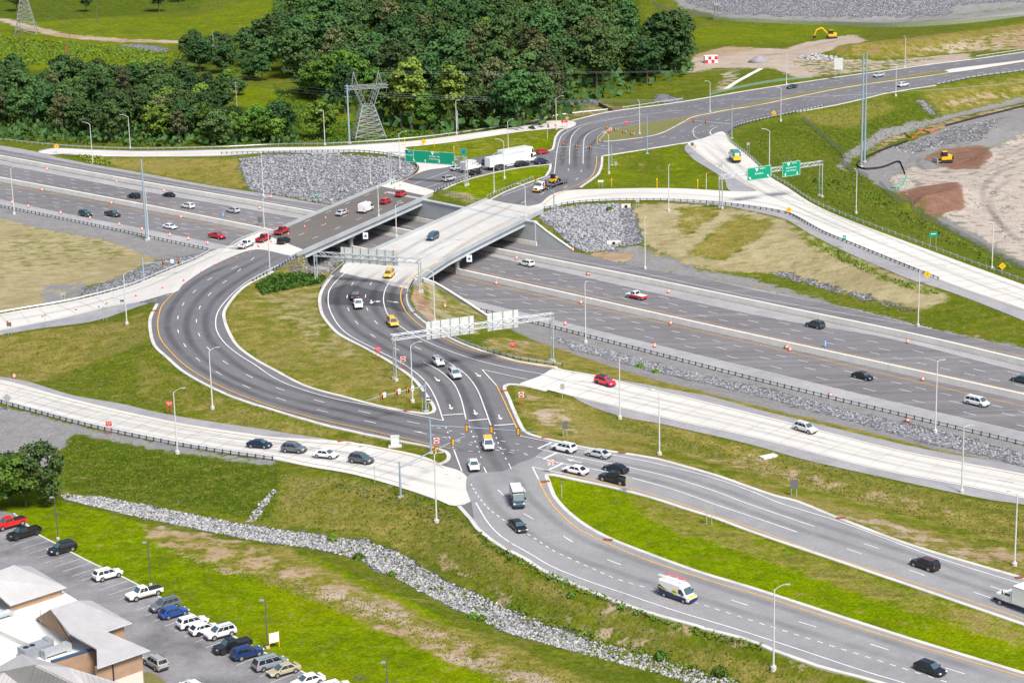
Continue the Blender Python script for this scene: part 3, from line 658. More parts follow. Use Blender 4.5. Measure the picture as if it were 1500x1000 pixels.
# main road M
line('white', [(540,381),(532,383.3),(513,395),(493,412),(483,425),(480.7,437),(482,450.7),(488,465),(497,478.7),(511,491.5),(553.7,514.3),(594,536),(621,557.5),(637,582),(649.5,617)], .25)
line('white', [(567,384),(552,390),(527,404.7),(513,422.7),(508,441),(513,460),(529,480),(560,501),(592,517.7)], .2, None, D, 10)
line('white', [(620,531),(642.7,543),(653,551),(665,563),(674.7,583),(682.7,615)], .22)
line('white', [(600,381),(575,392),(552,406),(539.6,423),(534.7,441),(540.7,459),(556,478),(590,500),(620.7,514.7),(634,521)], .2, None, D, 12)
line('white', [(649,527),(673,542),(684,551),(698,569.5),(710.7,600.7),(719,624)], .22)
line('white', [(681,348),(650,363),(617,378.7),(596,392),(580,404),(566.7,420),(562,434.7),(562.7,446.7),(569,462.7),(586.7,478.7),(600,487.8),(626.7,502),(666.7,518),(706.7,530.7),(760,542.7),(791,548)], .22)
line('white', [(706,542),(727,565)], .25); line('yellow', [(727,565),(736,583),(762,639)], .25)
line('white', [(706,542),(760,554),(772,556.3)], .22)
line('yellow', [(640,386),(617,398.7),(598.7,412),(589,424),(587,437),(591,450.5),(600.5,464.3),(622.7,482.3),(656,499),(680,510),(720,522.7),(760,532),(813,541)], .25)
line('white_faint', [(700,338),(740,318),(770,304)], .2, None, D); line('white_faint', [(575,372),(640,341),(720,303)], .2, None, D); line('white_faint', [(610,381),(660,357)], .2, None, D)
line('yellow_faint', [(650,377),(700,350),(757,322),(797,304.5)], .25)
# stop bars, dotted guides
for a, b in (((648.5,609),(679,607)), ((686,617),(715,614.5)), ((724,624),(753,622)), ((788,658),(808,649)), ((796,673),(816,664)), ((804,689),(825,679)), ((540,667),(555,661.5))): line('white', [a, b], .5)
for pts in ([(653,626),(658,640),(664,657)], [(687,625),(693,640),(699,655),(705,672)], [(724,634),(730,650),(738,668),(744,677)]): line('white', pts, .22, None, DS)
for pts in ([(640,627),(680,637),(720,644),(762,652),(788,658)], [(612,633),(650,641),(690,649),(735,657),(796,672)], [(668,647),(700,655),(745,663),(800,672)], [(663,659),(700,662),(730,659),(760,660)]): line('white', pts, .2, None, DS)
line('white', [(664.6,658.8),(676.5,691)], .25)
# divided road, inbound side
line('white', [(762,639.3),(808,648.7),(840,656),(896,666.7),(940,675),(986.7,685.3),(1033,697.3),(1073,710),(1113,725.3),(1140,736.7),(1227,763.8),(1370,816.4),(1500,857),(1640,900)], .22)
line('white', [(788,658),(826.7,666.7),(889,678.7),(940,689.3),(988,701.3),(1046.7,720),(1086.7,735.3),(1140,754),(1193,772)], .22)
line('white', [(1264.8,796.7),(1355,827),(1446.5,858),(1640,923)], .2, None, D); line('white', [(1240.5,804.8),(1329,834.8),(1423,867),(1640,940)], .2, None, D)
line('white', [(796,673),(825,680),(885,691),(940,704.7),(993,720),(1046.7,739.3),(1100,757),(1167.5,780)], .22)
line('white', [(780,684.7),(804,690),(822.7,694)], .22)
line('yellow', [(822.7,694),(873,704.7),(940,720.7),(993,737.3),(1046.7,756),(1100,774),(1208,813.7),(1343,855.6),(1451,891),(1500,908),(1640,955)], .25)
# divided road, outbound side
line('white', [(780,684.7),(788.7,702.7)], .25)
line('yellow', [(788.7,702.7),(802,729.5),(821,753),(848,776),(888.5,796),(942.6,819),(1010,842),(1077.6,863),(1100,869),(1181,894.8),(1289,930),(1424,970.4),(1500,993),(1640,1036)], .25)
line('white', [(705,676),(712,692),(724,712),(740,729),(754,745),(776,758),(810.8,777.3),(869,811.6),(950,842),(1042.5,870.4),(1139,901.5),(1240,933),(1340,965),(1500,1015)], .2, None, D, 3.5)
line('white', [(744,677),(752,694),(763,712),(775,728)], .2, None, D, 1)
line('white', [(690,710),(700,727),(716,746),(745,767),(776.5,785),(811,807.5),(833,817.8),(866,832.7),(903,848.7),(957,864.5),(1043,891),(1101,909.6),(1224,948.5),(1288,968.8),(1370,994.7),(1450,1020)], .2, None, (.9, 2.0))
line('white', [(697,737),(718,770.5),(740,790.8),(775,811),(807.5,830),(853.4,849),(915.6,870.4),(983,893.4),(1064,917.7),(1100,929),(1181,955.5),(1262,982.5),(1324,1001),(1450,1040)], .22)
# ramps
line('yellow_faint', [(-20,557),(81,582),(162,602),(256.6,622),(370,640),(450,648),(540,655),(624,674),(650,686)], .2)
line('white_faint', [(35,579),(90.5,594),(152.6,608.8),(217.4,623.7)], .2, None, D); line('white_faint', [(278,636),(400,648),(470,657),(540,667)], .2)
line('white_faint', [(0,585),(135,619),(243,641),(324,656),(402,667),(451,678),(520,690),(600,711)], .2)
line('white_faint', [(565,673),(620,686),(680,702)], .2, None, DS)
line('yellow_faint', [(0,463),(108,444),(189,423),(250,398),(300,376),(345.7,359)], .2); line('white_faint', [(0,483),(94.5,464),(162,447),(205,440)], .2); line('white', [(164,435.5),(180,440)], .3)
line('yellow_faint', [(813,541),(872,551),(929,566),(1010,585),(1100,607.5),(1200,632),(1316,661),(1500,697),(1600,717)], .2); line('white_faint', [(791,548),(842,562),(900,577),(946,585)], .2); line('white_faint', [(946,585),(1030,607),(1130,631),(1250,658),(1400,690),(1560,722)], .2, None, D)
line('white_faint', [(800,571),(842.6,581),(929,600.5),(1010,619),(1100,638),(1208,666),(1316,692),(1424,712),(1500,728)], .2)
line('yellow_faint', [(1012,212),(1030,228),(1073,256),(1110,279),(1180,302),(1262,338)], .2); line('white_faint', [(1016,196),(1018,201),(1040,213),(1070,232),(1110,258),(1180,295)], .2); line('white_faint', [(1040,194),(1048,206),(1064,219),(1090,236)], .2)
line('white_faint', [(1100,270),(1180,305),(1270,345),(1340,372),(1420,404),(1500,433)], .2, None, D); line('yellow_faint', [(1110,305),(1208,342.5),(1316,386),(1378,412),(1500,455)], .2)
line('white', [(1016,195),(1015.5,190.5),(1021,186)], .2); line('white', [(1040,198),(1041,192),(1050,186)], .2)
line('white_faint', [(100,224),(250,226),(400,220),(520,219),(590,213),(700,202),(790,187)], .2)
# north crossover
line('white', [(1000,162),(940,169),(872,178.7),(840,189),(824,198.7),(818.7,209),(814.7,230.7),(813,246.7),(810.7,256),(800,262),(770,275),(735,288)], .22)
line('white', [(912,172),(875,180.5),(853,186.5),(838.7,198.7),(835,214.7),(834,241)], .22); line('white', [(936,177.5),(890,185),(866,194),(857,202),(855,212),(854,241)], .22)
line('yellow', [(912,187.5),(893,190.5),(878.7,198.7),(874.7,205.3),(875.3,212.7)], .22); line('yellow', [(874,229),(873,244),(866.7,258.7),(856,266.7),(844,272.5),(820,283),(797,300)], .25)
line('white', [(833,248),(828,262),(815,274),(786,288),(760,300)], .2, None, D); line('white', [(852,250),(846,262),(828,275),(808,285)], .2, None, D)
line('white', [(817.5,216),(835,216)], .4)
line('yellow', [(583,268),(600,259),(624,251)], .22); 
for pts in ([(596,274),(640,258),(668,247)], [(612,280),(636,272),(680,258),(700,252)], [(640,279),(690,262)]): line('white', pts, .2)
for pts in ([(800,226),(840,219),(880,215.5),(910,211)], [(800,230.5),(840,224),(880,220),(905,216)], [(800,235.5),(830,231),(880,224.5)], [(806,239),(830,236)]): line('white', pts, .2, None, DS)
for pts in ([(880,215),(940,208.7),(1001,192),(1065,172),(1170,148.5),(1242,133.5),(1352.7,116.4),(1428,105),(1620,77)], [(905,219.5),(950,212),(1030,190),(1082,172),(1180,149),(1252,137.3),(1360,118),(1434,107.5),(1620,81)]): line('white', pts, .2, None, D)
line('white', [(1000,202),(1065,183),(1100,173.5),(1167,158),(1233,146.5),(1300,132),(1371,120.5),(1433,110),(1500,100.5)], .2, None, DS)
line('yellow', [(1000,182),(1013,177),(1040,169),(1073,162),(1167,144.5),(1233,131.5),(1300,121.5),(1385,108.5),(1500,92),(1620,75)], .22)
line('yellow_old', [(893,190),(946.7,179),(1000,172),(1033,165),(1073,156.5),(1167,138),(1233,126),(1300,116),(1385,103),(1500,88.5),(1620,71)], .2)
for pts in ([(940,172),(1000,165),(1060,152.5),(1130,141),(1172,135),(1252,118),(1320,108),(1400,95),(1500,81)], [(930,168),(1000,160),(1060,149),(1120,136.5),(1200,123),(1246,116),(1310,105),(1390,93)]): line('white', pts, .2, None, D)
line('white', [(880,175),(940,164),(1000,158),(1067,145),(1100,139),(1167,128),(1233,118),(1280,110)], .2, None, DS)
# deck dashes, west bridge
for pts in ([(432,348),(500,319),(560,293),(580,284)], [(409,342),(470,316),(530,289.5),(556,279)], [(452,353),(520,324),(600,289)], [(398,356),(375,366)]): line('white', pts, .2, None, (3.05, 12.19), 2)
# arrows painted in the lanes
def arrow(x, y, dx, dy, L=3.4, kind='white', turn=0):
    p = wline([(x, y), (x+dx, y+dy)], smooth=0); a = p[0]; d = p[1]-p[0]; d = d[:2]/np.linalg.norm(d[:2]); n = np.array([-d[1], d[0]])
    z = float(ztop(a[None, :2])[0])+OFFU
    q = lambda u, v: (a[0]+d[0]*u+n[0]*v, a[1]+d[1]*u+n[1]*v, z)
    mk[kind].quad(q(-L/2,-.13), q(L*.12,-.13), q(L*.12,.13), q(-L/2,.13)); mk[kind].quad(q(L*.12,-.55), q(L/2,0), q(L*.12,.55))
    if turn:
        mk[kind].quad(q(-.3,.13*turn), q(.05,.13*turn), q(.05,1.2*turn), q(-.3,1.2*turn)); mk[kind].quad(q(-.85,1.2*turn), q(.6,1.2*turn), q(-.12,2.3*turn))
for x, y, dx, dy in ((660,597,4,9),(696,605,4,9),(732,612,4,9),(640,556.5,8,7),(700,550,9,7),(841,676,-12,-3)): arrow(x, y, dx, dy)
arrow(544,443,1,6,3.6,turn=1); arrow(576,443,8,1,3.2)
arrow(650,354,-12,6,3,'white_faint'); arrow(672,350,-12,6,3,'white_faint')
marks_parent = bpy.data.objects['crossover_road']
for k, b in mk.items():
    if b.v: struct(obj('road_marking', b, M[k], marks_parent))
for k, b in mf.items():
    if b.v: struct(obj('road_marking', b, M[k], freeway))
# darkened wheel paths, soft-edged
def track_mat(amt=.36):
    m, nt, b = new_mat('wheel_path'); uv = nt.nodes.new('ShaderNodeUVMap'); sx = nt.nodes.new('ShaderNodeSeparateXYZ'); nt.links.new(uv.outputs[0], sx.inputs[0])
    e = math_(nt, 'MULTIPLY', math_(nt, 'MULTIPLY', sx.outputs[1], math_(nt, 'SUBTRACT', 1.0, sx.outputs[1])), 4.0)
    f = noise(nt, wpos(nt), .12, 4, .6); a = math_(nt, 'MULTIPLY', math_(nt, 'MULTIPLY', e, remap(nt, f, .3, .7, .35, 1)), amt)
    ends = remap(nt, math_(nt, 'MULTIPLY', math_(nt, 'MULTIPLY', sx.outputs[0], math_(nt, 'SUBTRACT', 1.0, sx.outputs[0])), 4.0), 0, .35)
    nt.links.new(math_(nt, 'MULTIPLY', a, ends), b.inputs['Alpha']); b.inputs['Base Color'].default_value = (.035,.034,.037,1); b.inputs['Roughness'].default_value = .8
    return m
M['track'] = track_mat(); M['track_pale'] = track_mat(.20)
def tracks(lines, w=2.1, off=.148, mt='track'):
    vs = []; fs = []; uvs = []
    for pts in lines:
        p = resample(wline(pts), 2.0); t = np.gradient(p[:, :2], axis=0); t /= np.linalg.norm(t, axis=1)[:, None]; n = np.stack([-t[:, 1], t[:, 0]], 1)
        b = len(vs); k = len(p)
        for i in range(k):
            for sgn, v in ((-1, 0), (0, .5), (1, 1)):
                q = p[i, :2]+n[i]*sgn*w/2; vs.append((q[0], q[1], float(ztop(q[None])[0])+off)); uvs.append((i/(k-1), v))
        for i in range(k-1):
            for j in (0, 1): fs.append((b+3*i+j, b+3*i+j+1, b+3*i+j+4, b+3*i+j+3))
    me = bpy.data.meshes.new('wheel_path'); me.from_pydata(vs, [], fs); ul = me.uv_layers.new(name='UVMap')
    for l in me.loops: ul.data[l.index].uv = uvs[l.vertex_index]
    me.materials.append(M[mt]); o = bpy.data.objects.new('wheel_path', me); link(o, marks_parent); struct(o)
def between(a, b, f=.5): 
    n = 14; ra = resample(np.array(a, float), 1e9) if 0 else None
    def rs(l):
        l = np.array(l, float); s = np.concatenate([[0], np.cumsum(np.linalg.norm(np.diff(l, axis=0), axis=1))]); q = np.linspace(0, s[-1], n); return np.stack([np.interp(q, s, l[:, 0]), np.interp(q, s, l[:, 1])], 1)
    A, B = rs(a), rs(b); return [tuple(p) for p in A*(1-f)+B*f]
w0 = [(405,368),(320,412),(285,445),(273,475),(280,502),(305,530),(345,555),(410,580),(500,602),(600,626),(680,642)]
w1 = [(415,372),(330,425),(306,452),(301,475),(308,498),(330,520),(360,543),(420,568),(500,589),(600,612),(680,630)]
w2 = [(380,372),(300,405),(262,436),(246,465),(247,488),(262,512),(290,537),(330,560),(400,588),(500,615),(600,638),(670,653)]
m0 = [(560,394),(520,425),(519,455),(545,482),(600,512),(640,533),(670,560),(685,590),(697,620),(720,670),(745,705)]
m1 = [(580,398),(550,425),(548,450),(570,478),(620,505),(665,528),(695,555),(712,590),(730,640),(760,690)]
m2 = [(535,392),(498,425),(495,450),(515,478),(560,508),(610,536),(645,562),(660,590),(668,615)]
m3 = [(604,398),(576,426),(577,448),(600,475),(650,504),(700,522),(770,540)]
s0 = [(745,680),(770,722),(800,752),(850,788),(950,827),(1050,860),(1200,908),(1400,972),(1500,1003)]
s1 = [(700,690),(722,738),(760,772),(830,812),(950,854),(1050,885),(1200,932),(1340,975)]
e0 = [(800,656),(900,678),(980,694),(1060,718),(1140,748),(1300,800),(1500,868)]; e1 = [(790,667),(880,686),(980,710),(1060,736),(1140,765),(1300,817),(1500,884)]
n0 = [(823,245),(827,215),(845,190),(880,179)]; n1 = [(843,250),(845,215),(860,195),(900,181)]; n2 = [(862,250),(865,215),(880,200)]; n3 = [(800,270),(830,262),(845,240)]
n4 = [(1000,196),(1100,168),(1240,138),(1400,112)]; n5 = [(1000,156),(1100,138),(1240,115)]
tracks([w0, w1, w2, m0, m1, m2, m3, n0, n1, n2])
tracks([s0, s1, e0, e1], 2.2, .148, 'track_pale')
c0 = [(0,567),(135,602),(243,624),(324,639),(402,650),(480,661),(560,673),(640,690)]; c1 = [(0,578),(135,612),(243,634),(324,649),(402,661),(480,674),(560,690),(640,710),(690,720)]
c2 = [(800,555),(872,562),(930,577),(1010,595),(1100,616),(1200,641),(1316,670),(1500,707),(1600,728)]; c3 = [(800,563),(872,575),(930,590),(1010,608),(1100,629),(1200,654),(1316,682),(1500,719),(1600,740)]
c4 = [(1040,205),(1075,236),(1110,263),(1180,298),(1262,332),(1340,364),(1420,396),(1500,425),(1600,465)]; c5 = [(1025,210),(1060,240),(1100,272),(1180,309),(1262,345),(1340,378),(1420,411),(1500,441),(1600,480)]; c6 = [(800,300),(850,290),(920,284),(1000,285),(1070,291),(1130,300),(1180,316),(1262,350)]
c7 = [(0,472),(94,455),(162,438),(220,418),(270,395),(330,367)]; c8 = [(600,380),(650,353),(720,317),(780,287)]; c9 = [(560,386),(620,352),(680,322),(740,295)]; c10 = [(640,385),(690,352),(760,317)]
tracks([c0, c1, c2, c3, c4, c5, c6, c7, c8, c9, c10], 1.9, .148, 'track_pale')
tracks([[(1330,250),(1370,258),(1430,255),(1480,240),(1520,225)], [(1325,262),(1380,268),(1450,275),(1500,295)], [(1480,345),(1450,310),(1440,280),(1470,250),(1520,238)], [(1350,225),(1345,240),(1365,252),(1410,252),(1460,238),(1510,212)], [(1500,360),(1462,322),(1452,290),(1480,262)], [(830,137),(900,124),(1000,98),(1060,82),(1150,80),(1240,92)], [(1100,84),(1170,74),(1240,56)], [(1420,190),(1380,205),(1345,222),(1330,240)]], 2.6, .12, 'track_pale')
jt = MB()
def joints(a, b, sp=4.6):
    A, B = resample(wline(a), sp), None; Bq = resample(wline(b), .5)
    for p in A:
        q = Bq[np.argmin(np.sum((Bq[:, :2]-p[:2])**2, 1))]; l = resample(np.stack([p, q]), 2.0); ribbon(jt, l, .1, .14)
    ribbon(jt, resample((A+np.array([Bq[np.argmin(np.sum((Bq[:, :2]-p[:2])**2, 1))] for p in A]))/2, 1.5), .1, .14)
joints([(0,558),(81,580),(162,600),(256.6,620.3),(370,638),(400,642),(491.5,647),(543,654),(624,672)], [(0,586),(135,621),(243,644),(324,659),(402,670),(451,681),(518.5,693),(586,712),(640,729)])
joints([(815,542),(872,551),(929,566),(1010,585),(1100,607),(1200,632),(1316,661),(1500,696),(1600,716)], [(794,568),(842.6,580),(929,600),(1010,619),(1100,638),(1208,666),(1316,692),(1424,712),(1500,728),(1600,750)])
joints([(1081,219),(1100,234),(1127,260),(1154,277),(1194,303),(1248,326),(1343,362),(1424,392),(1500,419),(1600,452)], [(1046,242),(1073,258),(1095,272),(1150,309),(1208,338),(1262,360),(1316,382),(1378,408),(1500,451),(1600,488)])
joints([(0,462),(108,443),(189,421.6),(243,400),(297,377),(345,358)], [(0,482),(94,464),(162,447),(256,427),(294,398),(324,382),(375,364)])
struct(obj('slab_joint', jt, plain('joint_grey', (.48,.465,.43), .9), marks_parent))
# ------------------------------------------------------------------ kerbs
kb = MB()
def kerb(pts, w=.75, h=.13): strip(kb, resample(wline(pts), 1.5), w, h+.06)
kerb(W_OUT[4:]+[(657.6,668.3),(653.6,676.4),(643,680.4)]); kerb(W_IN[1:-1]+[(636,601.5)]+R(M_L[1:-1])); kerb(M_R[1:]); kerb([(800,572.7),(760,564),(746.7,562.7),(740,564.7)]+SE_N[1:]); kerb(R(SE_S)+SS_N[1:]); kerb(SS_S[1:])
kerb([(882,229.5),(880.7,245),(874.7,257),(858.7,269),(850,275)]); kerb([(836,187),(824,190.7),(814.7,200),(811,214.7),(808,220),(800,222)]); kerb([(800,258),(805,250),(806.7,241)]); kerb([(838,177),(893,164.5),(1000,149.5),(1100,132.5),(1167,122.3),(1233,112.6),(1300,103.6),(1367,94.3),(1433,86.3),(1500,76.6),(1620,59.6)])
kerb([(1009,209),(933,221.3),(882.7,229)]); kerb([(1167,164.5),(1233,152.5),(1300,137),(1371,125.5)],.5); kerb([(648,278.5),(680,265.2),(720,254.5),(760,246.5),(806,241.2)],.4); kerb([(713,296),(740,281.5),(780,266),(800,258.5)],.5)
kerb(LOT[1:-2], .35, .1)
struct(obj('kerb', kb, M['kerb']))
# grassed islands inside the north road
def ground_like(): return M['ground']
M['ground'] = ground_mat()
ISL = [(881,207.5),(885,198.7),(893,191),(920,186.3),(946.7,180.3),(1000,173.3),(1033,166.3),(1073,157.5),(1100,153),(1167,139),(1233,127),(1300,117),(1383,104.3),(1388,107),(1300,119.5),(1233,129.5),(1167,142.5),(1100,156.5),(1073,160.2),(1040,166.5),(1013,172.5),(1000,179.5),(960,198),(920,204.5)]
def grassmat():
    m, nt, b = new_mat('mown_grass'); p = wpos(nt); a = noise(nt, p, .3, 5, .7); f = noise(nt, p, 2.0, 4, .75); c_ = mixc(nt, remap(nt, a, .35, .65), (.15,.15,.04), (.21,.175,.06)); c_ = mixc(nt, remap(nt, f, .35, .7, 0, .6), c_, (.08,.10,.02)); nt.links.new(c_, b.inputs['Base Color']); b.inputs['Roughness'].default_value = .95; return m
M['grass'] = grassmat()
GRISL = sheet('median', ISL, .22, M['grass'], step=2.0, cutg=False)
kb2 = MB(); strip(kb2, resample(crom(at(ISL), 1.0, closed=True), 1.2), .5, .2); struct(obj('kerb', kb2, M['kerb']))
sheet('median', [(1383,104.3),(1500,88.5),(1620,70.5),(1620,75),(1500,91.5),(1388,107.5)], .2, M['concrete'], step=3, cutg=False)
# ------------------------------------------------------------------ bridges
def bridge(name, label, far, near, poly, top_mat, ng, sign_px, sgn):
    br = thing(name, label, 'bridge', (float(poly[:, 0].mean()), float(poly[:, 1].mean()), 0), group=None)
    base = Vector(br.location)
    loc = lambda a: [(p[0]-base.x, p[1]-base.y, p[2]-base.z) for p in a]
    n = 14
    Fq = resample(far[:, :2], 1e9) if 0 else None
    def rs(l, k=n):
        s = np.concatenate([[0], np.cumsum(np.linalg.norm(np.diff(l, axis=0), axis=1))]); q = np.linspace(0, s[-1], k); return np.stack([np.interp(q, s, l[:, 0]), np.interp(q, s, l[:, 1])], 1)
    A, B = rs(far), rs(near)
    mb = MB(); rings = []
    for a, b in zip(A, B): rings.append(loc([(a[0], a[1], ZD-.25), (a[0], a[1], ZD+.03), (b[0], b[1], ZD+.03), (b[0], b[1], ZD-.25)]))
    mb.loft(rings); dk = obj('deck', mb, top_mat, br)
    for l in (A, B):
        mb = MB(); inner = B if l is A else A
        w = np.array([p+(q-p)/np.linalg.norm(q-p)*.17 for p, q in zip(l, inner)])
        wall(mb, np.column_stack([resample(w, 3), np.zeros(len(resample(w, 3)))])-np.array([base.x, base.y, 0]), .36, PT+.28, z=ZD-.28, base=0, top=.26)
        pr = obj('parapet', mb, M['girder'], br)
        # fix: wall() measures heights from z=0
    for g in range(ng):
        f = (.55+(np.linalg.norm(A[5]-B[5])-1.1)*g/(ng-1))/np.linalg.norm(A[5]-B[5])
        mb = MB(); rings = []
        for a, b in zip(A[1:-1], B[1:-1]):
            p = b+(a-b)*f; u = (a-b)/np.linalg.norm(a-b)
            prof = [(-.42,0),(-.42,-.16),(-.11,-.3),(-.11,-1.0),(-.34,-1.15),(-.34,-1.35),(.34,-1.35),(.34,-1.15),(.11,-1.0),(.11,-.3),(.42,-.16),(.42,0)]
            rings.append(loc([(p[0]+u[0]*x, p[1]+u[1]*x, ZD-.27+z) for x, z in prof]))
        mb.loft(rings); obj('girder', mb, M['girder'], br)
    for e in (0, n-1):          # abutment blocks carrying the deck ends
        a, b = A[e], B[e]; q = A[1 if e == 0 else n-2]-A[e]; q = q/np.linalg.norm(q)
        mb = MB(); mb.prism(loc([(a[0]+q[0]*.3, a[1]+q[1]*.3, 0), (b[0]+q[0]*.3, b[1]+q[1]*.3, 0), (b[0]+q[0]*1.5, b[1]+q[1]*1.5, 0), (a[0]+q[0]*1.5, a[1]+q[1]*1.5, 0)]), -.3, ZD-.29); obj('abutment', mb, M['abut'], br)
    # pier on the median: cap and round columns
    md = crom(onz(MED, 0), 1.0); ins = md[inpoly(md[:, :2], poly)]
    c0, c1 = ins[0], ins[-1]; d = (c1-c0)/np.linalg.norm(c1-c0); L = np.linalg.norm(c1-c0)
    pier = MB(); q0 = c0+d*.5; q1 = c1-d*1.0
    a_ = math.atan2(d[1], d[0]); mid = (q0+q1)/2
    pier.box((mid[0]-base.x, mid[1]-base.y, ZD-.27-1.36-.6), (L-1.5, 1.3, 1.2), a_)
    pr = obj('pier_cap', pier, M['girder'], br)
    nc = max(3, int(L/7)+1)
    for i in range(nc):
        p = q1-d*(1.0+(L-3.6)*i/(nc-1)); m_ = MB(); m_.tube([(p[0]-base.x, p[1]-base.y, -.2), (p[0]-base.x, p[1]-base.y, ZD-2.8)], .62, 20); obj('column', m_, M['abut'], br, smooth=False)
    # route sign hung on the fascia over the median
    s = P(sign_px[0], sign_px[1], ZD-1.55); m_ = MB(); sg = bpy.data.objects
    nn = (B[8]-A[8]); nn = nn/np.linalg.norm(nn); yaw = a_
    X = Vector((math.cos(yaw), math.sin(yaw), 0)); Yv = Vector((-X.y, X.x, 0))
    pt = thing('bridge_sign', 'small white square sign with a blue emblem hung under the edge of the '+sgn, 'sign', s)
    m_ = MB().box((0, 0, 0), (1.35, .08, 1.75), 0); pn = obj('panel', m_, M['refl'], pt); pt.rotation_euler = (0, 0, -.05)
    e = MB()
    for cx, cz, r in ((-.2,-.16,.21), (.2,-.16,.21), (0,.18,.2), (0,-.1,.16)): e.disc((cx, -.05, cz), r, (0, 1, 0), 14, .02)
    obj('emblem', e, M['shblue'], pt)
    hb = MB(); hb.box((0, .25, .6), (.8, .5, .12)); obj('bracket', hb, M['galv'], pt)
    return br
bridge('road_bridge', 'grey concrete bridge with a brown deck and a single line of traffic cones', LB_far, LB_near, LBP, M['deck_brown'], 6, (535.4, 345.3), 'brown-decked bridge')
bridge('road_bridge', 'pale concrete bridge whose white deck carries one dark blue vehicle and a yellow line', RB_far, RB_near, RBP, M['deck_conc'], 7, (687.4, 378.5), 'white-decked bridge')
# abutment wall, its base barrier, the sloping wing walls
def wallthing(name, label, cat, pts, width, h, mat, zs=None, parts=()):
    t = thing(name, label, cat, tuple(pts[0][:2])+(0,)); b = np.array([pts[0][0], pts[0][1], 0])
    mb = MB(); wall(mb, np.asarray(pts)-b, width, h); obj('wall', mb, mat, t); return t, b
aw = onz([(568,312.6),(600,319.4),(634,326.5),(690,338.5),(740,349.5),(786,358.4)], 0)
t, b = wallthing('abutment_wall', 'tall pale concrete abutment wall at the far side of the underpass', 'wall', crom(aw, 3), .9, ZD-.1, M['abut'])
mb = MB(); wall(mb, crom(aw+np.array([0, -1.6, 0]), 3)-b, .5, 1.15, top=.3); obj('base_barrier', mb, M['conc_wall'], t)
mb = MB(); wall(mb, crom(aw, 3)-b+np.array([0, .1, ZD-.2]), 1.5, .3, base=0); obj('coping', mb, M['girder'], t)
def wing(label, pts, zt, zb=-.3):
    t = thing('wing_wall', label, 'wall', pts[0]); o = np.array([*pts[0]])
    for nm, dz0, dz1, wd, mt in (('wall', None, 0, .45, M['abut']), ('coping', 0.0, .22, .62, M['conc_wall'])):
        mb = MB(); rings = []
        pp = np.array(pts); d = np.gradient(pp[:, :2], axis=0); d /= np.linalg.norm(d, axis=1)[:, None]
        for p, q, z in zip(pp, d, zt):
            nn = np.array([-q[1], q[0]])*wd/2
            lo = zb if dz0 is None else z+dz0
            rings.append([np.array([p[0]+nn[0], p[1]+nn[1], lo])-[o[0], o[1], o[2]], np.array([p[0]+nn[0], p[1]+nn[1], z+dz1])-o, np.array([p[0]-nn[0], p[1]-nn[1], z+dz1])-o, np.array([p[0]-nn[0], p[1]-nn[1], lo])-o])
        mb.loft(rings); obj(nm, mb, mt, t)
wp = onz([(784,358),(800,361),(820,364.5),(838,367.8)], 0); wing('sloping concrete wing wall beside the large grey stone slope', [tuple(p) for p in wp], [ZD, 4.3, 2.2, .5])
cp = [P(610,405,ZD+.2), P(621,408.5,ZD), P(637,414,5.1), P(655,424.5,3.9), P(675,437,2.6), P(700,453.5,1.2), P(722,468,.15)]
wing('sloping white wall coping between the dirt bank and the freeway', [(p.x, p.y, 0) for p in cp], [p.z for p in cp])
# concrete barriers of the freeway
def barrier(label, line_, h):
    p = crom(onz(line_, 0), 4); o = p[0].copy(); t = thing('concrete_barrier', label, 'barrier', tuple(o))
    per = 60.0; s = 0; tot = np.linalg.norm(np.diff(p, axis=0), axis=1).sum()
    while s < tot:
        c = cut(p, s+.06, min(s+per, tot)-.06)
        if c is not None and len(c) > 1: mb = MB(); wall(mb, c-o, .95, h, top=.75); obj('barrier_section', mb, M['conc_wall'], t)
        s += per
    return t
barrier('long white concrete barrier between the freeway and the outer collector road', BARN, 1.3)
barrier('tall white concrete median barrier down the middle of the freeway', MED, 1.35)
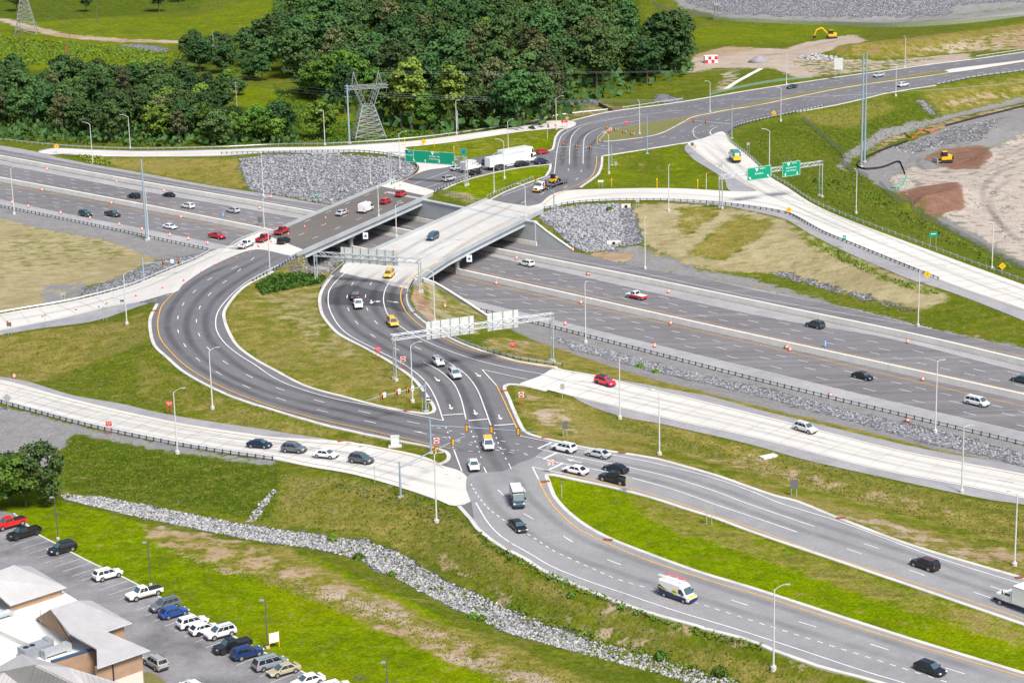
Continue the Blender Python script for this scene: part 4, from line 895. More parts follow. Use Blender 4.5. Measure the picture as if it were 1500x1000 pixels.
# ------------------------------------------------------------------ guardrails
PM = {}
def guardrail(label, pts, flat=None, sp=1.905, dark=True, side=1, off=0., railmat='galv', cat='guardrail'):
    w = wline(pts, flat, 1.0); w = resample(w, 1.0)
    t_ = np.gradient(w[:, :2], axis=0); t_ /= np.linalg.norm(t_, axis=1)[:, None]; n = np.stack([-t_[:, 1], t_[:, 0]], 1)
    if off: w[:, :2] += n*off
    z = ztop(w[:, :2]) if flat is None else np.full(len(w), flat)
    o = np.array([w[0, 0], w[0, 1], z[0]]); th = thing('guardrail', label, cat, tuple(o))
    mb = MB(); rings = []
    for p, q, zz in zip(w, n, z):
        prof = [(.0,.44),(.05,.50),(.0,.60),(.05,.70),(.0,.76),(-.035,.74),(-.035,.46)]
        rings.append([np.array([p[0]+q[0]*x*side, p[1]+q[1]*x*side, zz+h])-o for x, h in prof])
    mb.loft(rings); obj('rail', mb, M[railmat], th)
    k = 'post_dark' if dark else 'galv'
    if k not in PM:
        a = MB(); a.box((0, -.17, .36), (.15, .2, .92)); a.box((0, -.04, .60), (.13, .12, .36)); PM[k] = a.mesh('post'); PM[k].materials.append(M[k])
    pp = resample(w, sp); zz = ztop(pp[:, :2]) if flat is None else np.full(len(pp), flat)
    tt = np.gradient(pp[:, :2], axis=0); rest = MB()
    for i in range(len(pp)):
        rz = math.atan2(tt[i, 1], tt[i, 0])+(0 if side > 0 else PI)
        l = np.array([pp[i, 0], pp[i, 1], zz[i]])-o
        if len(pp) <= 100 or i % max(1, math.ceil(len(pp)/100)) == 0:
            q = bpy.data.objects.new('post', PM[k]); link(q, th); q.location = l; q.rotation_euler = (0, 0, rz)
        else:
            rest.box((l[0], l[1], l[2]+.36), (.17, .2, .92), rz)
    if rest.v: struct(obj('post_row', rest, M[k], th), 'stuff')
    return th
guardrail('steel guardrail along the near edge of the freeway beside the tan mound', SRAIL[:4], 0, side=1)
guardrail('steel guardrail with dark posts between the freeway and the strip of grey stones', SRAIL[5:], 0, side=1)
guardrail('long dark-posted guardrail on the outer edge of the western concrete ramp', RW_L[:6], side=1)
guardrail('steel guardrail along the concrete ramp that climbs to the brown-decked bridge', RL_U[:-1]+[(378,342)], side=-1, dark=False)
guardrail('short guardrail with dark posts above the grassy loop by the brown-decked bridge', [(433,376.5),(400,397),(370,413)], side=-1)
guardrail('short curved guardrail beside the gravel bank at the end of the white-decked bridge', [(504,387.5),(486,403.5),(471,424)], side=1)
guardrail('curved guardrail around the bare brown bank inside the main curve', [(605.5,413),(599.5,424),(598,437),(602,450.5),(614,464),(633,478.5),(667.5,498),(694,509),(733,520.5),(760,527),(823,537)], side=-1)
guardrail('long guardrail on the wooded side of the northern concrete ramp', [(-60,202),(0,206),(78.7,214),(133,217.5),(200,219.5),(320,217.5),(400,214),(478,212.5),(586,206),(667,197),(770,181.5),(800,175),(893,162),(1000,146.5)], sp=2.85, dark=False, side=-1)
guardrail('short guardrail with dark posts at the grass by the far end of the brown-decked bridge', [(636,281.5),(660,272),(690,261)], side=1)
guardrail('thick blue-grey guardrail on the grass bank before the white-decked bridge', [(713,289.5),(740,278),(780,262)], side=1, dark=False, railmat='rail_dark')
guardrail('curved guardrail along the loop above the large stone slope', [(797,306.5),(848,297.5),(902,294.8),(983,295),(1064,300.2),(1140,311)], side=1)
guardrail('dark-posted guardrail beside the seeded straw-coloured slope', [(1142,311.5),(1154,314),(1208,342.5),(1262,364.5),(1316,386.5),(1375,410)], side=1)
guardrail('guardrail on the grass-slope side of the airport ramp', [(1065,198.5)]+ER_U[1:], side=-1, sp=2.85, dark=False)
guardrail('guardrail with dark posts along the near edge of the north road curve', [(1066,196),(1077,187),(1100,179.8),(1140,171),(1206,156.5)], side=1)
guardrail('distant guardrail along the north road above the gravel ditch', [(1371,125.5),(1433,113.5),(1500,104.5),(1620,84.5)], side=1, sp=2.85)
guardrail('distant guardrail on the far side of the north road below the bare hill', [(1430,84.5),(1500,74.5),(1620,57)], side=-1, sp=2.85, dark=False)
guardrail('curved dark-posted guardrail at the top of the stone slope by the green gantry', [(325,226),(400,224.5),(500,223),(560,226),(590,233),(611,244),(604,257),(574,271)], side=1)
# ------------------------------------------------------------------ vehicles
PAINT_ = {}
def paintm(c, name='car_paint', rough=.28):
    k = tuple(round(x, 3) for x in c)
    if k not in PAINT_:
        m = plain(name, c, rough); b = m.node_tree.nodes['Principled BSDF']; b.inputs['Coat Weight'].default_value = .5; b.inputs['Coat Roughness'].default_value = .08; PAINT_[k] = m
    return PAINT_[k]
WHITE=(.78,.78,.78); SILVER=(.50,.52,.54); GREY=(.13,.14,.155); DGREY=(.05,.055,.06); BLACK=(.012,.012,.014); NAVY=(.012,.02,.055); BLUE=(.015,.065,.30); RED=(.52,.01,.022); BRED=(.72,.015,.012); YEL=(.88,.47,.01); TAN=(.42,.36,.24); TEAL=(.02,.055,.06); SLATE=(.045,.085,.14); PALE=(.62,.63,.64)
KIND = { # L, W, H, wheel r, wheelbase, belt, hood z, (cabin base rear, roof rear, roof front, cabin base front) as fractions of half length, ground clearance, deck z (rear)
 'sedan': (4.85,1.86,1.45,.34,2.80,.92,.82,(-.80,-.42,.12,.50),.22,.98),
 'hatch': (4.55,1.84,1.50,.34,2.70,.95,.86,(-.93,-.62,.12,.50),.22,1.0),
 'suv':   (4.80,1.93,1.74,.38,2.80,1.08,1.02,(-.97,-.78,.14,.50),.26,1.08),
 'minivan':(5.10,1.99,1.78,.36,3.02,1.02,.98,(-.97,-.80,.34,.70),.22,1.02),
 'boxy':  (4.10,1.80,1.66,.34,2.55,1.00,.98,(-.96,-.88,.30,.52),.24,1.0),
 'pickup':(5.80,2.00,1.88,.42,3.60,1.15,1.12,(-.16,-.10,.26,.48),.34,.86),
}
WHEEL = {}
def wheelmesh(r, wd, rim):
    k = (round(r, 2), wd, rim)
    if k not in WHEEL:
        t = MB(); n = 18
        for s in range(1):
            rings = []
            for y, rr in ((-wd/2, r*.62), (-wd/2, r*.93), (-wd*.36, r), (wd*.36, r), (wd/2, r*.93), (wd/2, r*.62)):
                rings.append([(rr*math.cos(2*PI*i/n), y, rr*math.sin(2*PI*i/n)) for i in range(n)])
            t.loft(rings)
        a = MB(); a.disc((0, wd/2-.02, 0), r*.64, (0, 1, 0), 14, .05)
        for i in range(5):
            g = 2*PI*i/5; a.box((math.cos(g)*r*.33, wd/2+.012, math.sin(g)*r*.33), (r*.5, .02, .07), 0, 1, -g)
        tm = t.mesh('tyre'); tm.materials.append(M['tyre']); rm = a.mesh('rim'); rm.materials.append(M[rim]); WHEEL[k] = (tm, rm)
    return WHEEL[k]
def add_wheels(root, r, xs, yw, wd=.24, rim='rim'):
    tm, rm = wheelmesh(r, wd, rim)
    for x in xs:
        for s in (1, -1):
            w = bpy.data.objects.new('wheel', tm); link(w, root); w.location = (x, s*(yw-wd/2+.03), r); w.rotation_euler = (0, 0, 0 if s > 0 else PI)
            q = bpy.data.objects.new('rim', rm); link(q, w)
def ring(x, hw, zb, zt, r=.07):
    return [(x,-hw*.84,zb),(x,-hw*.99,zb+.12),(x,-hw,zb+.55*(zt-zb)),(x,-hw*.965,zt-r),(x,-hw*.86,zt),(x,hw*.86,zt),(x,hw*.965,zt-r),(x,hw,zb+.55*(zt-zb)),(x,hw*.99,zb+.12),(x,hw*.84,zb)]
PROTO = {}
def car(kind, color, rim='rim', roof=None, trim=None, bed=None):
    key = (kind, color, rim, roof, trim, bed)
    if key in PROTO: return PROTO[key]
    L, W, H, wr, wb, belt, hood, cab, gc, dz = KIND[kind]; h = L/2; hw = W/2
    pm = paintm(color); name = {'sedan':'sedan','hatch':'hatchback','suv':'suv','minivan':'minivan','boxy':'boxy_wagon','pickup':'pickup_truck'}[kind]
    root = thing(name, 'vehicle', 'car'); b = MB()
    if kind == 'pickup':
        st = [(-1.0,.90,gc+.14,dz),(-.985,.96,gc+.06,dz),(-.5,1,gc,dz),(-.17,1,gc,dz),(-.165,1,gc,belt),(.1,1,gc,belt),(.47,.99,gc,belt),(.52,.98,gc,hood),(.86,.96,gc,hood-.05),(.955,.92,gc+.04,hood-.12),(1.0,.84,gc+.16,hood-.26)]
    else:
        tail = .96 if kind in ('suv','minivan','boxy') else .92
        st = [(-1.0,.80,gc+.2,dz-.22),(-.985,.90,gc+.06,dz-.08),(-.93,tail,gc+.02,dz-.01),(-.6,1,gc,belt+.02),(0,1,gc,belt),(cab[3]-.06,.99,gc,belt-.01),(cab[3]+.04,.98,gc,hood+.02),(.80,.95,gc+.01,hood-.06),(.94,.88,gc+.05,hood-.15),(.985,.78,gc+.1,hood-.26),(1.0,.66,gc+.16,hood-.34)]
    b.loft([ring(x*h, w*hw, zb, zt) for x, w, zb, zt in st])
    # cabin
    x0, x1, x2, x3 = (c*h for c in cab); zb = belt-.03; rw = hw*(.74 if kind != 'sedan' else .70); bw = hw*.93
    def cabring(f, inset=0):
        z = zb+(H-zb)*f; xa = x0+(x1-x0)*f**.9; xd = x3+(x2-x3)*f**.95; w = bw+(rw-bw)*f**1.1
        return xa, xd, w, z
    rings = []
    for f in (0, .35, .7, .93, 1.0):
        xa, xd, w, z = cabring(min(f, .96)); z = zb+(H-zb)*f
        if f == 1.0: xa += .16; xd -= .2; w -= .12
        rings.append([(xa, -w, z), (xd, -w*.97, z), (xd+(.10 if f < .9 else .05), 0, z), (xd, w*.97, z), (xa, w, z), (xa-.05, 0, z)])
    b.loft(rings)
    if kind == 'pickup':   # bed walls and tailgate
        xb0, xb1 = -1.0*h+.06, x0-.05
        for s in (1, -1): b.box(((xb0+xb1)/2, s*(hw-.09), (dz+belt)/2-.02), (xb1-xb0, .14, belt-dz+.02))
        b.box((xb0+.02, 0, (dz+belt)/2-.02), (.10, W-.1, belt-dz+.02))
    body = obj('body', b, pm, root)
    if roof is not None:
        xa, xd, w, z = cabring(.95); r_ = MB(); r_.loft([[(xa+.1, -w*.93, H-.02), (xd-.15, -w*.93, H-.02), (xd-.15, w*.93, H-.02), (xa+.1, w*.93, H-.02)], [(xa+.2, -w*.86, H+.015), (xd-.25, -w*.86, H+.015), (xd-.25, w*.86, H+.015), (xa+.2, w*.86, H+.015)]]); obj('roof', r_, paintm(roof), root)
    # glass
    def lerp(f): return cabring(f)
    fa, fb = .10, .90
    A0, A1 = lerp(fa), lerp(fb)
    g = MB(); e = .035
    g.add([(A0[1]+e+.05,-A0[2]*.86,A0[3]),(A0[1]+e+.11,0,A0[3]),(A0[1]+e+.05,A0[2]*.86,A0[3]),(A1[1]+e+.02,A1[2]*.85,A1[3]),(A1[1]+e+.07,0,A1[3]),(A1[1]+e+.02,-A1[2]*.85,A1[3])], [(0,1,4,5),(1,2,3,4)]); obj('windscreen', g, M['wind'], root)
    g = MB(); f0 = .12 if kind != 'suv' else .25
    B0, B1 = lerp(f0), lerp(.88)
    g.add([(B0[0]-e-.02,-B0[2]*.82,B0[3]),(B0[0]-e-.07,0,B0[3]),(B0[0]-e-.02,B0[2]*.82,B0[3]),(B1[0]-e,B1[2]*.82,B1[3]),(B1[0]-e-.05,0,B1[3]),(B1[0]-e,-B1[2]*.82,B1[3])], [(0,1,4,5),(1,2,3,4)]); obj('rear_window', g, M['glass'], root)
    cuts = {'sedan':[(.05,.47),(.50,.86)], 'hatch':[(.06,.40),(.43,.70),(.73,.90)], 'suv':[(.04,.30),(.33,.62),(.65,.92)], 'minivan':[(.04,.34),(.37,.66),(.69,.95)], 'boxy':[(.05,.42),(.45,.72),(.76,.94)], 'pickup':[(.06,.46),(.50,.92)]}[kind]
    for s in (1, -1):
        g = MB()
        for u0, u1 in cuts:
            C0, C1 = lerp(.12), lerp(.86); q = []
            for (xa, xd, w, z) in (C0, C1):
                q.append((xd+(xa-xd)*u1, s*(w+.012), z)); q.append((xd+(xa-xd)*u0, s*(w*.985+.012), z))
            g.add([q[0], q[1], q[3], q[2]], [(0,1,2,3)])
        obj('side_window', g, M['glass'], root)
    # arches, sills, lamps, bumpers, mirrors
    for x in (-wb/2+(-.12 if kind == 'pickup' else 0), wb/2+.05):
        for s in (1, -1): t = MB(); t.disc((x, s*(hw-.012), wr*1.02), wr*1.16, (0, 1, 0), 18, .05); obj('wheel_arch', t, M['trim'], root)
    for s in (1, -1): t = MB(); t.box((0, s*(hw-.05), gc+.08), (wb*.72, .12, .16)); obj('sill', t, M['trim'], root)
    t = MB(); t.box((h*.985, 0, gc+.2), (.10, W*.7, .22)); obj('front_bumper', t, M['trim'], root); t = MB(); t.box((-h*.985, 0, gc+.22), (.12, W*.78, .22)); obj('rear_bumper', t, M['trim'], root)
    t = MB(); t.box((h*.975, 0, hood-.36), (.10, W*.42, .18)); obj('grille', t, M['trim'], root)
    if kind in ('suv','minivan') and roof is None:
        for s in (1, -1): t = MB(); t.box(((x1+x2)/2, s*rw*.86, H+.03), ((x2-x1)*.8, .05, .05)); obj('roof_rail', t, M['trim'], root)
    for s in (1, -1):
        m_ = MB(); m_.box((h*.945, s*hw*.70, hood-.22), (.20, .34, .15)); obj('headlight', m_, M['lamp'], root)
        m_ = MB(); m_.box((-h*.975, s*hw*.74, belt-.16 if kind != 'pickup' else belt-.22), (.12, .28 if kind not in ('suv','pickup','minivan') else .2, .17 if kind not in ('pickup','minivan') else .38)); obj('tail_light', m_, M['tail'], root)
        m_ = MB(); m_.box((x3-.32, s*(hw+.07), belt+.06), (.14, .2, .14)); obj('mirror', m_, pm, root)
    if trim is not None:
        m_ = MB()
        for s in (1, -1): m_.box((0, s*(hw+.006), gc+.26), (wb*.74, .03, .2)); 
        obj('lower_panel', m_, paintm(trim), root)
    if bed is not None:
        m_ = MB(); m_.box(((-h+x0)/2, 0, belt+.0 if bed == 'cover' else dz+.03), (h+x0-.14, W-.3, .05)); obj('bed_cover' if bed == 'cover' else 'bed_liner', m_, M['black'], root)
    add_wheels(root, wr, (-wb/2+(-.12 if kind == 'pickup' else 0), wb/2+.05), hw, rim=rim)
    PROTO[key] = root; return root
def ground_at(px, py, H, flat=None):
    z = 0.0 if flat == 0 else ZD
    for _ in range(6):
        p = onz([(px, py)], z+H*.47)[0]
        if flat == 0: return Vector((p[0], p[1], .03))
        z = float(ztop(p[None, :2])[0])
    return Vector((p[0], p[1], z+.12))
def heading(px, py, dx, dy, z):
    a = onz([(px, py)], z)[0]; b = onz([(px+dx, py+dy)], z)[0]; return math.atan2(b[1]-a[1], b[0]-a[0])
used = set()
def put(proto, px, py, dx, dy, label, H, flat=None, cat=None, group=None):
    loc = ground_at(px, py, H, flat); rz = heading(px, py, dx, dy, loc.z)
    if proto.name not in used:
        used.add(proto.name); o = proto; o.location = loc; o.rotation_euler = (0, 0, rz)
    else: o = dup(proto, loc, rz)
    o['label'] = label
    if cat: o['category'] = cat
    if group: o['group'] = group
    if flat is None and abs(loc.z-ZD) < 9:
        f = Vector((math.cos(rz), math.sin(rz), 0)); q = float(ztop(np.array([[loc.x+f.x*2, loc.y+f.y*2]]))[0])-float(ztop(np.array([[loc.x-f.x*2, loc.y-f.y*2]]))[0])
        if abs(q) < 1: o.rotation_euler = (0, -math.atan2(q, 4), rz)
    return o
CATN = {'sedan':'car','hatch':'car','suv':'suv','minivan':'minivan','boxy':'car','pickup':'pickup truck'}
def c(kind, col, px, py, dx, dy, label, flat=None, **kw):
    return put(car(kind, col, **kw), px, py, dx, dy, label, KIND[kind][2], flat, CATN[kind])
L_, R_ = (-62,-14), (62,14.5)
LN, RN = (-33,-6.3), (33,6.6)
c('suv', BLACK, 196,286.5, *LN, 'black SUV behind another black car in the far freeway lanes', 0); c('sedan', BLACK, 247,285, *LN, 'black sedan with red tail lights nearest the far freeway barrier', 0)
c('suv', WHITE, 275,301, *LN, 'white SUV alone between black cars and a silver SUV on the freeway', 0); c('suv', SILVER, 341,307.5, *LN, 'silver SUV with dark windows nearing the brown-decked bridge on the freeway', 0)
c('suv', TEAL, 125,312.5, *RN, 'dark SUV following a dark pickup in the near freeway lanes', 0); c('pickup', DGREY, 165,312.5, *RN, 'dark grey pickup leading a dark SUV in the near freeway lanes', 0, bed='cover')
c('sedan', WHITE, 249,331.5, *RN, 'white sedan behind the red pickup on the near freeway lanes', 0); c('pickup', RED, 318,344.5, *RN, 'red pickup on the freeway about to pass under the brown-decked bridge', 0, bed='liner')
c('suv', WHITE, 771,385, *L_, 'white SUV just emerged from under the white-decked bridge', 0)
rp = c('pickup', WHITE, 932,432, *L_, 'white pickup with red lower half alone in the far freeway lanes', 0, trim=BRED)
m_ = MB(); 
for s in (1, -1): m_.box((-.9, s*1.012, .86), (4.2, .03, .42))
m_.box((-2.92, 0, .86), (.05, 1.9, .42)); obj('red_livery', m_, paintm(BRED), rp)
c('suv', DGREY, 1194,474.5, *L_, 'dark grey SUV alone in the far freeway lanes below the seeded slope', 0); c('sedan', BLACK, 1264,550, *R_, 'black sedan alone in the near freeway lanes', 0)
c('minivan', WHITE, 1431,587, *R_, 'white minivan in the near freeway lanes', 0); c('sedan', TEAL, 1497,555, *L_, 'dark teal sedan cut by the picture edge on the freeway', 0)
# west bridge
UR = (52,-22)
c('pickup', WHITE, 360,357.5, 40,-17, 'white pickup with open bed about to drive onto the brown-decked bridge', bed='liner'); c('pickup', RED, 386,348.5, 44,-20, 'red pickup following another red pickup at the bridge end', bed='cover'); c('pickup', RED, 413,337.5, *UR, 'red pickup ahead of another red pickup on the brown deck', bed='cover')
c('suv', BLACK, 416,352, *UR, 'black SUV beside two red pickups at the bridge start'); c('sedan', SILVER, 501,311.5, *UR, 'silver sedan behind the white van on the brown deck'); c('hatch', RED, 565,294.5, *UR, 'red hatchback behind the red SUV on the brown deck'); c('suv', RED, 588,283.5, *UR, 'red SUV leaving the far end of the brown deck', roof=BLACK)
c('suv', PALE, 657,261.5, 60,-14, 'pale silver SUV in the queue lane beside the green gantry leg'); c('sedan', SILVER, 669,246, 60,-15, 'silver sedan right behind the white box truck in the queue'); c('sedan', BLACK, 697,252.5, 60,-14, 'black sedan alongside the rear of the white box truck'); c('suv', SLATE, 715.5,237, 60,-13, 'blue-grey SUV in front of the white box truck in the queue')
c('suv', DGREY, 733,245, 60,-12, 'dark grey SUV beside the rear of the long white trailer'); c('suv', BLACK, 765,240, 60,-10, 'black SUV beside the middle of the long white trailer', rim='rim_dark'); c('suv', NAVY, 793,236.5, 60,-9, 'dark navy SUV first in the near queue lane by the semi cab'); c('hatch', RED, 795,222.5, 60,-8, 'red car ahead of the semi trucks at the crossover')
# east bridge and main curve
c('minivan', SLATE, 634,346, -52,30, 'dark blue people carrier alone on the white-decked bridge'); c('minivan', YEL, 570,400.5, -10,12, 'yellow taxi van leaving the white-decked bridge'); c('minivan', YEL, 575,471, 9,11, 'yellow taxi van in the curve before the sign gantry')
c('sedan', BLACK, 567,381.5, -20,13, 'black car partly hidden behind the sign panels on the white deck'); c('pickup', WHITE, 525,444.5, 1.5,10, 'white pickup in front of a dark maroon pickup in the curve', bed='liner'); c('pickup', (.05,.015,.025), 520,432, 1,10, 'dark maroon pickup close behind a white pickup in the curve', bed='cover')
c('boxy', WHITE, 642,529.5, 11,9, 'white boxy car just ahead of the gantry in the curve'); c('suv', SILVER, 666,547, 10,10, 'silver SUV behind the painted lane arrows in the curve')
c('minivan', WHITE, 715,649, 3,11, 'white van with a yellow roof crossing the intersection', roof=YEL); c('sedan', WHITE, 694,680.5, 3,11, 'white sedan just past the intersection behind a blue van'); c('sedan', BLACK, 758.5,769.5, 14,12, 'black sedan ahead of the blue-grey van on the outbound road')
c('hatch', BLACK, 1362.5,978, 36,13, 'black hatchback nearest the camera on the outbound road', rim='rim_dark')
LE = (-40,-8.5)
c('suv', WHITE, 826,655, *LE, 'white SUV first in the far lane at the stop line', rim='rim_dark'); c('sedan', SILVER, 876,664, *LE, 'silver sedan second in the far queue lane behind a white SUV'); c('sedan', WHITE, 843,688, *LE, 'white sedan with black wheels first in the nearest queue lane', rim='rim_dark'); c('sedan', BLACK, 901.5,685.5, -40,-9.5, 'black sedan beside the black pickup in the queue'); c('pickup', BLACK, 900,699.5, -40,-9.5, 'black pickup behind the white sedan in the nearest queue lane', bed='liner')
c('suv', BLACK, 1355,825, -37,-12.5, 'old black SUV with a faded roof driving toward the queue', roof=(.10,.04,.04))
c('suv', BRED[:1]+(.015,.05), 886.5,558, 30,8, 'bright red SUV with black roof on the east concrete ramp', roof=BLACK, rim='rim_dark'); c('suv', PALE, 1179.5,626, 30,8, 'pale silver SUV on the east concrete ramp')
RWd = (40,5)
c('sedan', NAVY, 380.5,650, 40,4.5, 'navy sedan last in the ramp queue'); c('suv', GREY, 431,656, *RWd, 'dark grey SUV between a navy and a white sedan on the ramp'); c('sedan', WHITE, 477.5,665, 40,6, 'white sedan between two grey SUVs on the ramp'); c('suv', (.10,.105,.13), 529.5,671.5, 40,7.5, 'slate grey SUV first in the ramp queue at the stop bar')
c('sedan', TEAL, 1160,127, -35,6, 'dark teal car in the far lanes of the north road'); c('suv', SILVER, 1287,110, -35,5.5, 'silver SUV in the far lanes of the north road'); c('suv', WHITE, 1323,124, 35,-6, 'white SUV in the near lanes of the north road')
# parked cars
UPR, DNL = (40,-11), (-40,11)
PK = [('pickup', BRED, 14,765, DNL, 'bright red pickup at the left end of the parking row', dict(bed='cover')), ('pickup', BLACK, 35,779, DNL, 'black pickup parked beside the bright red pickup', dict(bed='liner', rim='rim_dark')), ('suv', BLACK, 91,802, DNL, 'black SUV parked alone under a dark lamp post', {}), ('suv', WHITE, 157.5,840, UPR, 'white SUV parked alone between empty bays', {}),
 ('pickup', WHITE, 211,867, DNL, 'white pickup with tan lower trim and black bed cover', dict(bed='cover', trim=TAN)), ('suv', GREY, 241.5,885, DNL, 'grey SUV parked between a white pickup and a blue car', {}), ('hatch', BLUE, 254.5,896, UPR, 'bright blue hatchback in the parking row', {}), ('suv', WHITE, 282,910, UPR, 'white boxy SUV parked next to the bright blue hatchback', dict(rim='rim_dark')), ('hatch', WHITE, 299,920, UPR, 'white estate car parked between two pale SUVs', dict(rim='rim_dark')), ('suv', PALE, 322.5,925, DNL, 'silver SUV parked next to a matt black pickup', {}),
 ('pickup', BLACK, 340,944, DNL, 'matt black pickup parked beside a dark blue SUV', dict(bed='cover', rim='rim_dark')), ('suv', (.012,.035,.13), 362,954.5, UPR, 'dark blue SUV parked by the lamp post with a white board', {}), ('minivan', (.24,.27,.30), 395.5,969.5, UPR, 'grey minivan parked beside a tan sedan', {}), ('sedan', TAN, 415.5,980, DNL, 'tan sedan parked beside a grey minivan', {}), ('sedan', WHITE, 451,996, DNL, 'white sedan at the picture edge of the parking row', {}), ('suv', WHITE, 491,1006, UPR, 'white car roof barely showing at the bottom of the parking row', {}), ('suv', (.33,.33,.31), 228,969, (-26,-16), 'silver-brown SUV parked against the brown building wall', {}), ('suv', WHITE, 282,1006, (-26,-16), 'white car roof at the bottom edge beside the building', {})]
for k, col, x, y, d, lab, kw in PK: c(k, col, x, y, *d, lab, **kw)
# ---- vans and trucks
def van(color, lower=None, hgt=2.65, L=5.9, name='panel_van', label='', glassy=False):
    root = thing(name, label, 'van'); h = L/2; hw = 1.02; b = MB()
    st = [(-1.0,.94,.5,hgt-.1),(-.98,.98,.34,hgt-.02),(-.3,1,.3,hgt),(.35,1,.3,hgt-.03),(.52,.985,.3,hgt-.3),(.76,.97,.3,1.32),(.93,.93,.32,1.05),(1.0,.82,.42,.86)]
    b.loft([ring(x*h, w*hw, zb, zt, .16) for x, w, zb, zt in st]); obj('body', b, paintm(color), root)
    if lower is not None:
        m_ = MB()
        for s in (1, -1): m_.add([(-h*.97, s*(hw+.012), .42), (h*.80, s*(hw+.012), .42), (h*.80, s*(hw+.012), .95), (h*.2, s*(hw+.012), 1.0), (-h*.3, s*(hw+.012), 1.15), (-h*.97, s*(hw*.99+.015), 1.95)], [(0,1,2,3,4,5)])
        m_.box((h*.99, 0, .62), (.12, 1.7, .42)); obj('livery', m_, paintm(lower), root)
    w = MB(); w.add([(h*.745+.05,-.86,1.36),(h*.745+.05,.86,1.36),(h*.54+.06,.80,hgt-.42),(h*.54+.06,-.80,hgt-.42)], [(0,1,2,3)]); obj('windscreen', w, M['wind'], root)
    for s in (1, -1):
        g = MB(); g.add([(h*.30, s*(hw+.014), 1.35), (h*.68, s*(hw+.006), 1.35), (h*.48, s*(hw+.002), 2.05), (h*.30, s*(hw+.012), 2.05)], [(0,1,2,3)])
        if glassy: 
            for a in (-.9, -.5, -.1): g.add([(h*a, s*(hw+.016), 1.4), (h*(a+.32), s*(hw+.016), 1.4), (h*(a+.32), s*(hw+.016), 2.0), (h*a, s*(hw+.016), 2.0)], [(0,1,2,3)])
        obj('side_window', g, M['glass'], root)
        m_ = MB(); m_.box((h*.935, s*.78, .98), (.2, .3, .24)); obj('headlight', m_, M['lamp'], root)
        m_ = MB(); m_.box((-h*.99, s*.93, 1.3), (.1, .14, .7)); obj('tail_light', m_, M['tail'], root)
        m_ = MB(); m_.box((h*.60, s*(hw+.16), 1.5), (.16, .26, .34)); obj('mirror', m_, M['trim'], root)
    t = MB(); t.box((h*.985, 0, .5), (.14, 1.8, .3)); t.box((-h*.995, 0, .5), (.12, 1.85, .2)); t.box((h*.97, 0, .82), (.16, 1.1, .16))
    for x in (-h*.62, h*.62):
        for s in (1, -1): t.disc((x, s*(hw-.005), .36), .42, (0, 1, 0), 18, .05)
    obj('trim', t, M['trim'], root); add_wheels(root, .36, (-h*.62, h*.62), hw, .24)
    if glassy:
        g = MB(); g.box((-h*1.0, 0, 1.75), (.05, 1.5, .6)); obj('rear_window', g, M['glass'], root)
    return root
def textobj(s, size, m, parent, loc, rot, name='lettering', ext=.012, align='CENTER'):
    cu = bpy.data.curves.new(name, 'FONT'); cu.body = s; cu.size = size; cu.align_x = align; cu.align_y = 'CENTER'; cu.extrude = ext
    tmp = bpy.data.objects.new('tmp', cu); COL.objects.link(tmp); dg = bpy.context.evaluated_depsgraph_get()
    me = bpy.data.meshes.new_from_object(tmp.evaluated_get(dg)); bpy.data.objects.remove(tmp); me.name = name
    me.materials.clear(); me.materials.append(m); o = bpy.data.objects.new(name, me); link(o, parent); o.location = loc; o.rotation_euler = rot; return o
v = van(WHITE, None, name='panel_van', label='x'); put(v, 536,304, *UR, 'white van between a silver sedan and red cars on the brown deck', 2.6, None, 'van')
v = van((.03,.065,.095), None, glassy=False); m_ = MB(); m_.box((-.6, 0, 2.66), (4.4, 1.75, .04)); obj('roof', m_, paintm(WHITE), v); put(v, 757.5,728, 4,11, 'blue-grey delivery van with a white roof after the intersection', 2.6, None, 'van')
v = van(WHITE, (.012,.022,.075), L=6.0)
m_ = MB(); m_.box((2.62, 0, 1.14), (.62, 1.5, .05), 0, 1, .22); obj('bonnet_panel', m_, paintm((.80,.72,.02)), v)
for s in (1, -1):
    d = MB(); q = 1.02+.03; d.add([(.15, s*q, 1.95), (.72, s*q, 1.45), (.15, s*q, .9), (-.42, s*q, 1.45)], [(0,1,2,3)]); obj('diamond_emblem', d, paintm((.80,.68,.01)), v)
    d = MB(); d.add([(-2.85, s*q, 1.62), (-1.1, s*q, 1.22), (-1.1, s*q, 1.12), (-2.85, s*q, 1.45)], [(0,1,2,3)]); obj('stripe', d, paintm((.80,.68,.02)), v)
    d = MB(); d.box((.15, s*(q+.012), 1.45), (.62, .01, .13)); obj('emblem_band', d, paintm((.01,.02,.06)), v)
rk = MB()
for x in (-2.2, -.8, .6): rk.box((x, 0, 2.86), (.06, 1.7, .06)); rk.box((x, .8, 2.74), (.06, .06, .22)); rk.box((x, -.8, 2.74), (.06, .06, .22))
for y in (-.85, .85): rk.tube([(-2.5, y, 2.9), (1.0, y, 2.9)], .03, 6)
obj('roof_rack', rk, M['refl'], v)
def ladder(col, y, L, x0, z):
    m_ = MB()
    for s in (-1, 1): m_.box((x0, y+s*.2, z), (L, .06, .08))
    k = int(L/.32)
    for i in range(k): m_.box((x0-L/2+.16+i*.32, y, z), (.05, .4, .05))
    return m_
vo = put(v, 993,866, 32,10.5, 'white and navy work van with a yellow diamond emblem on its side', 2.6, None, 'van')
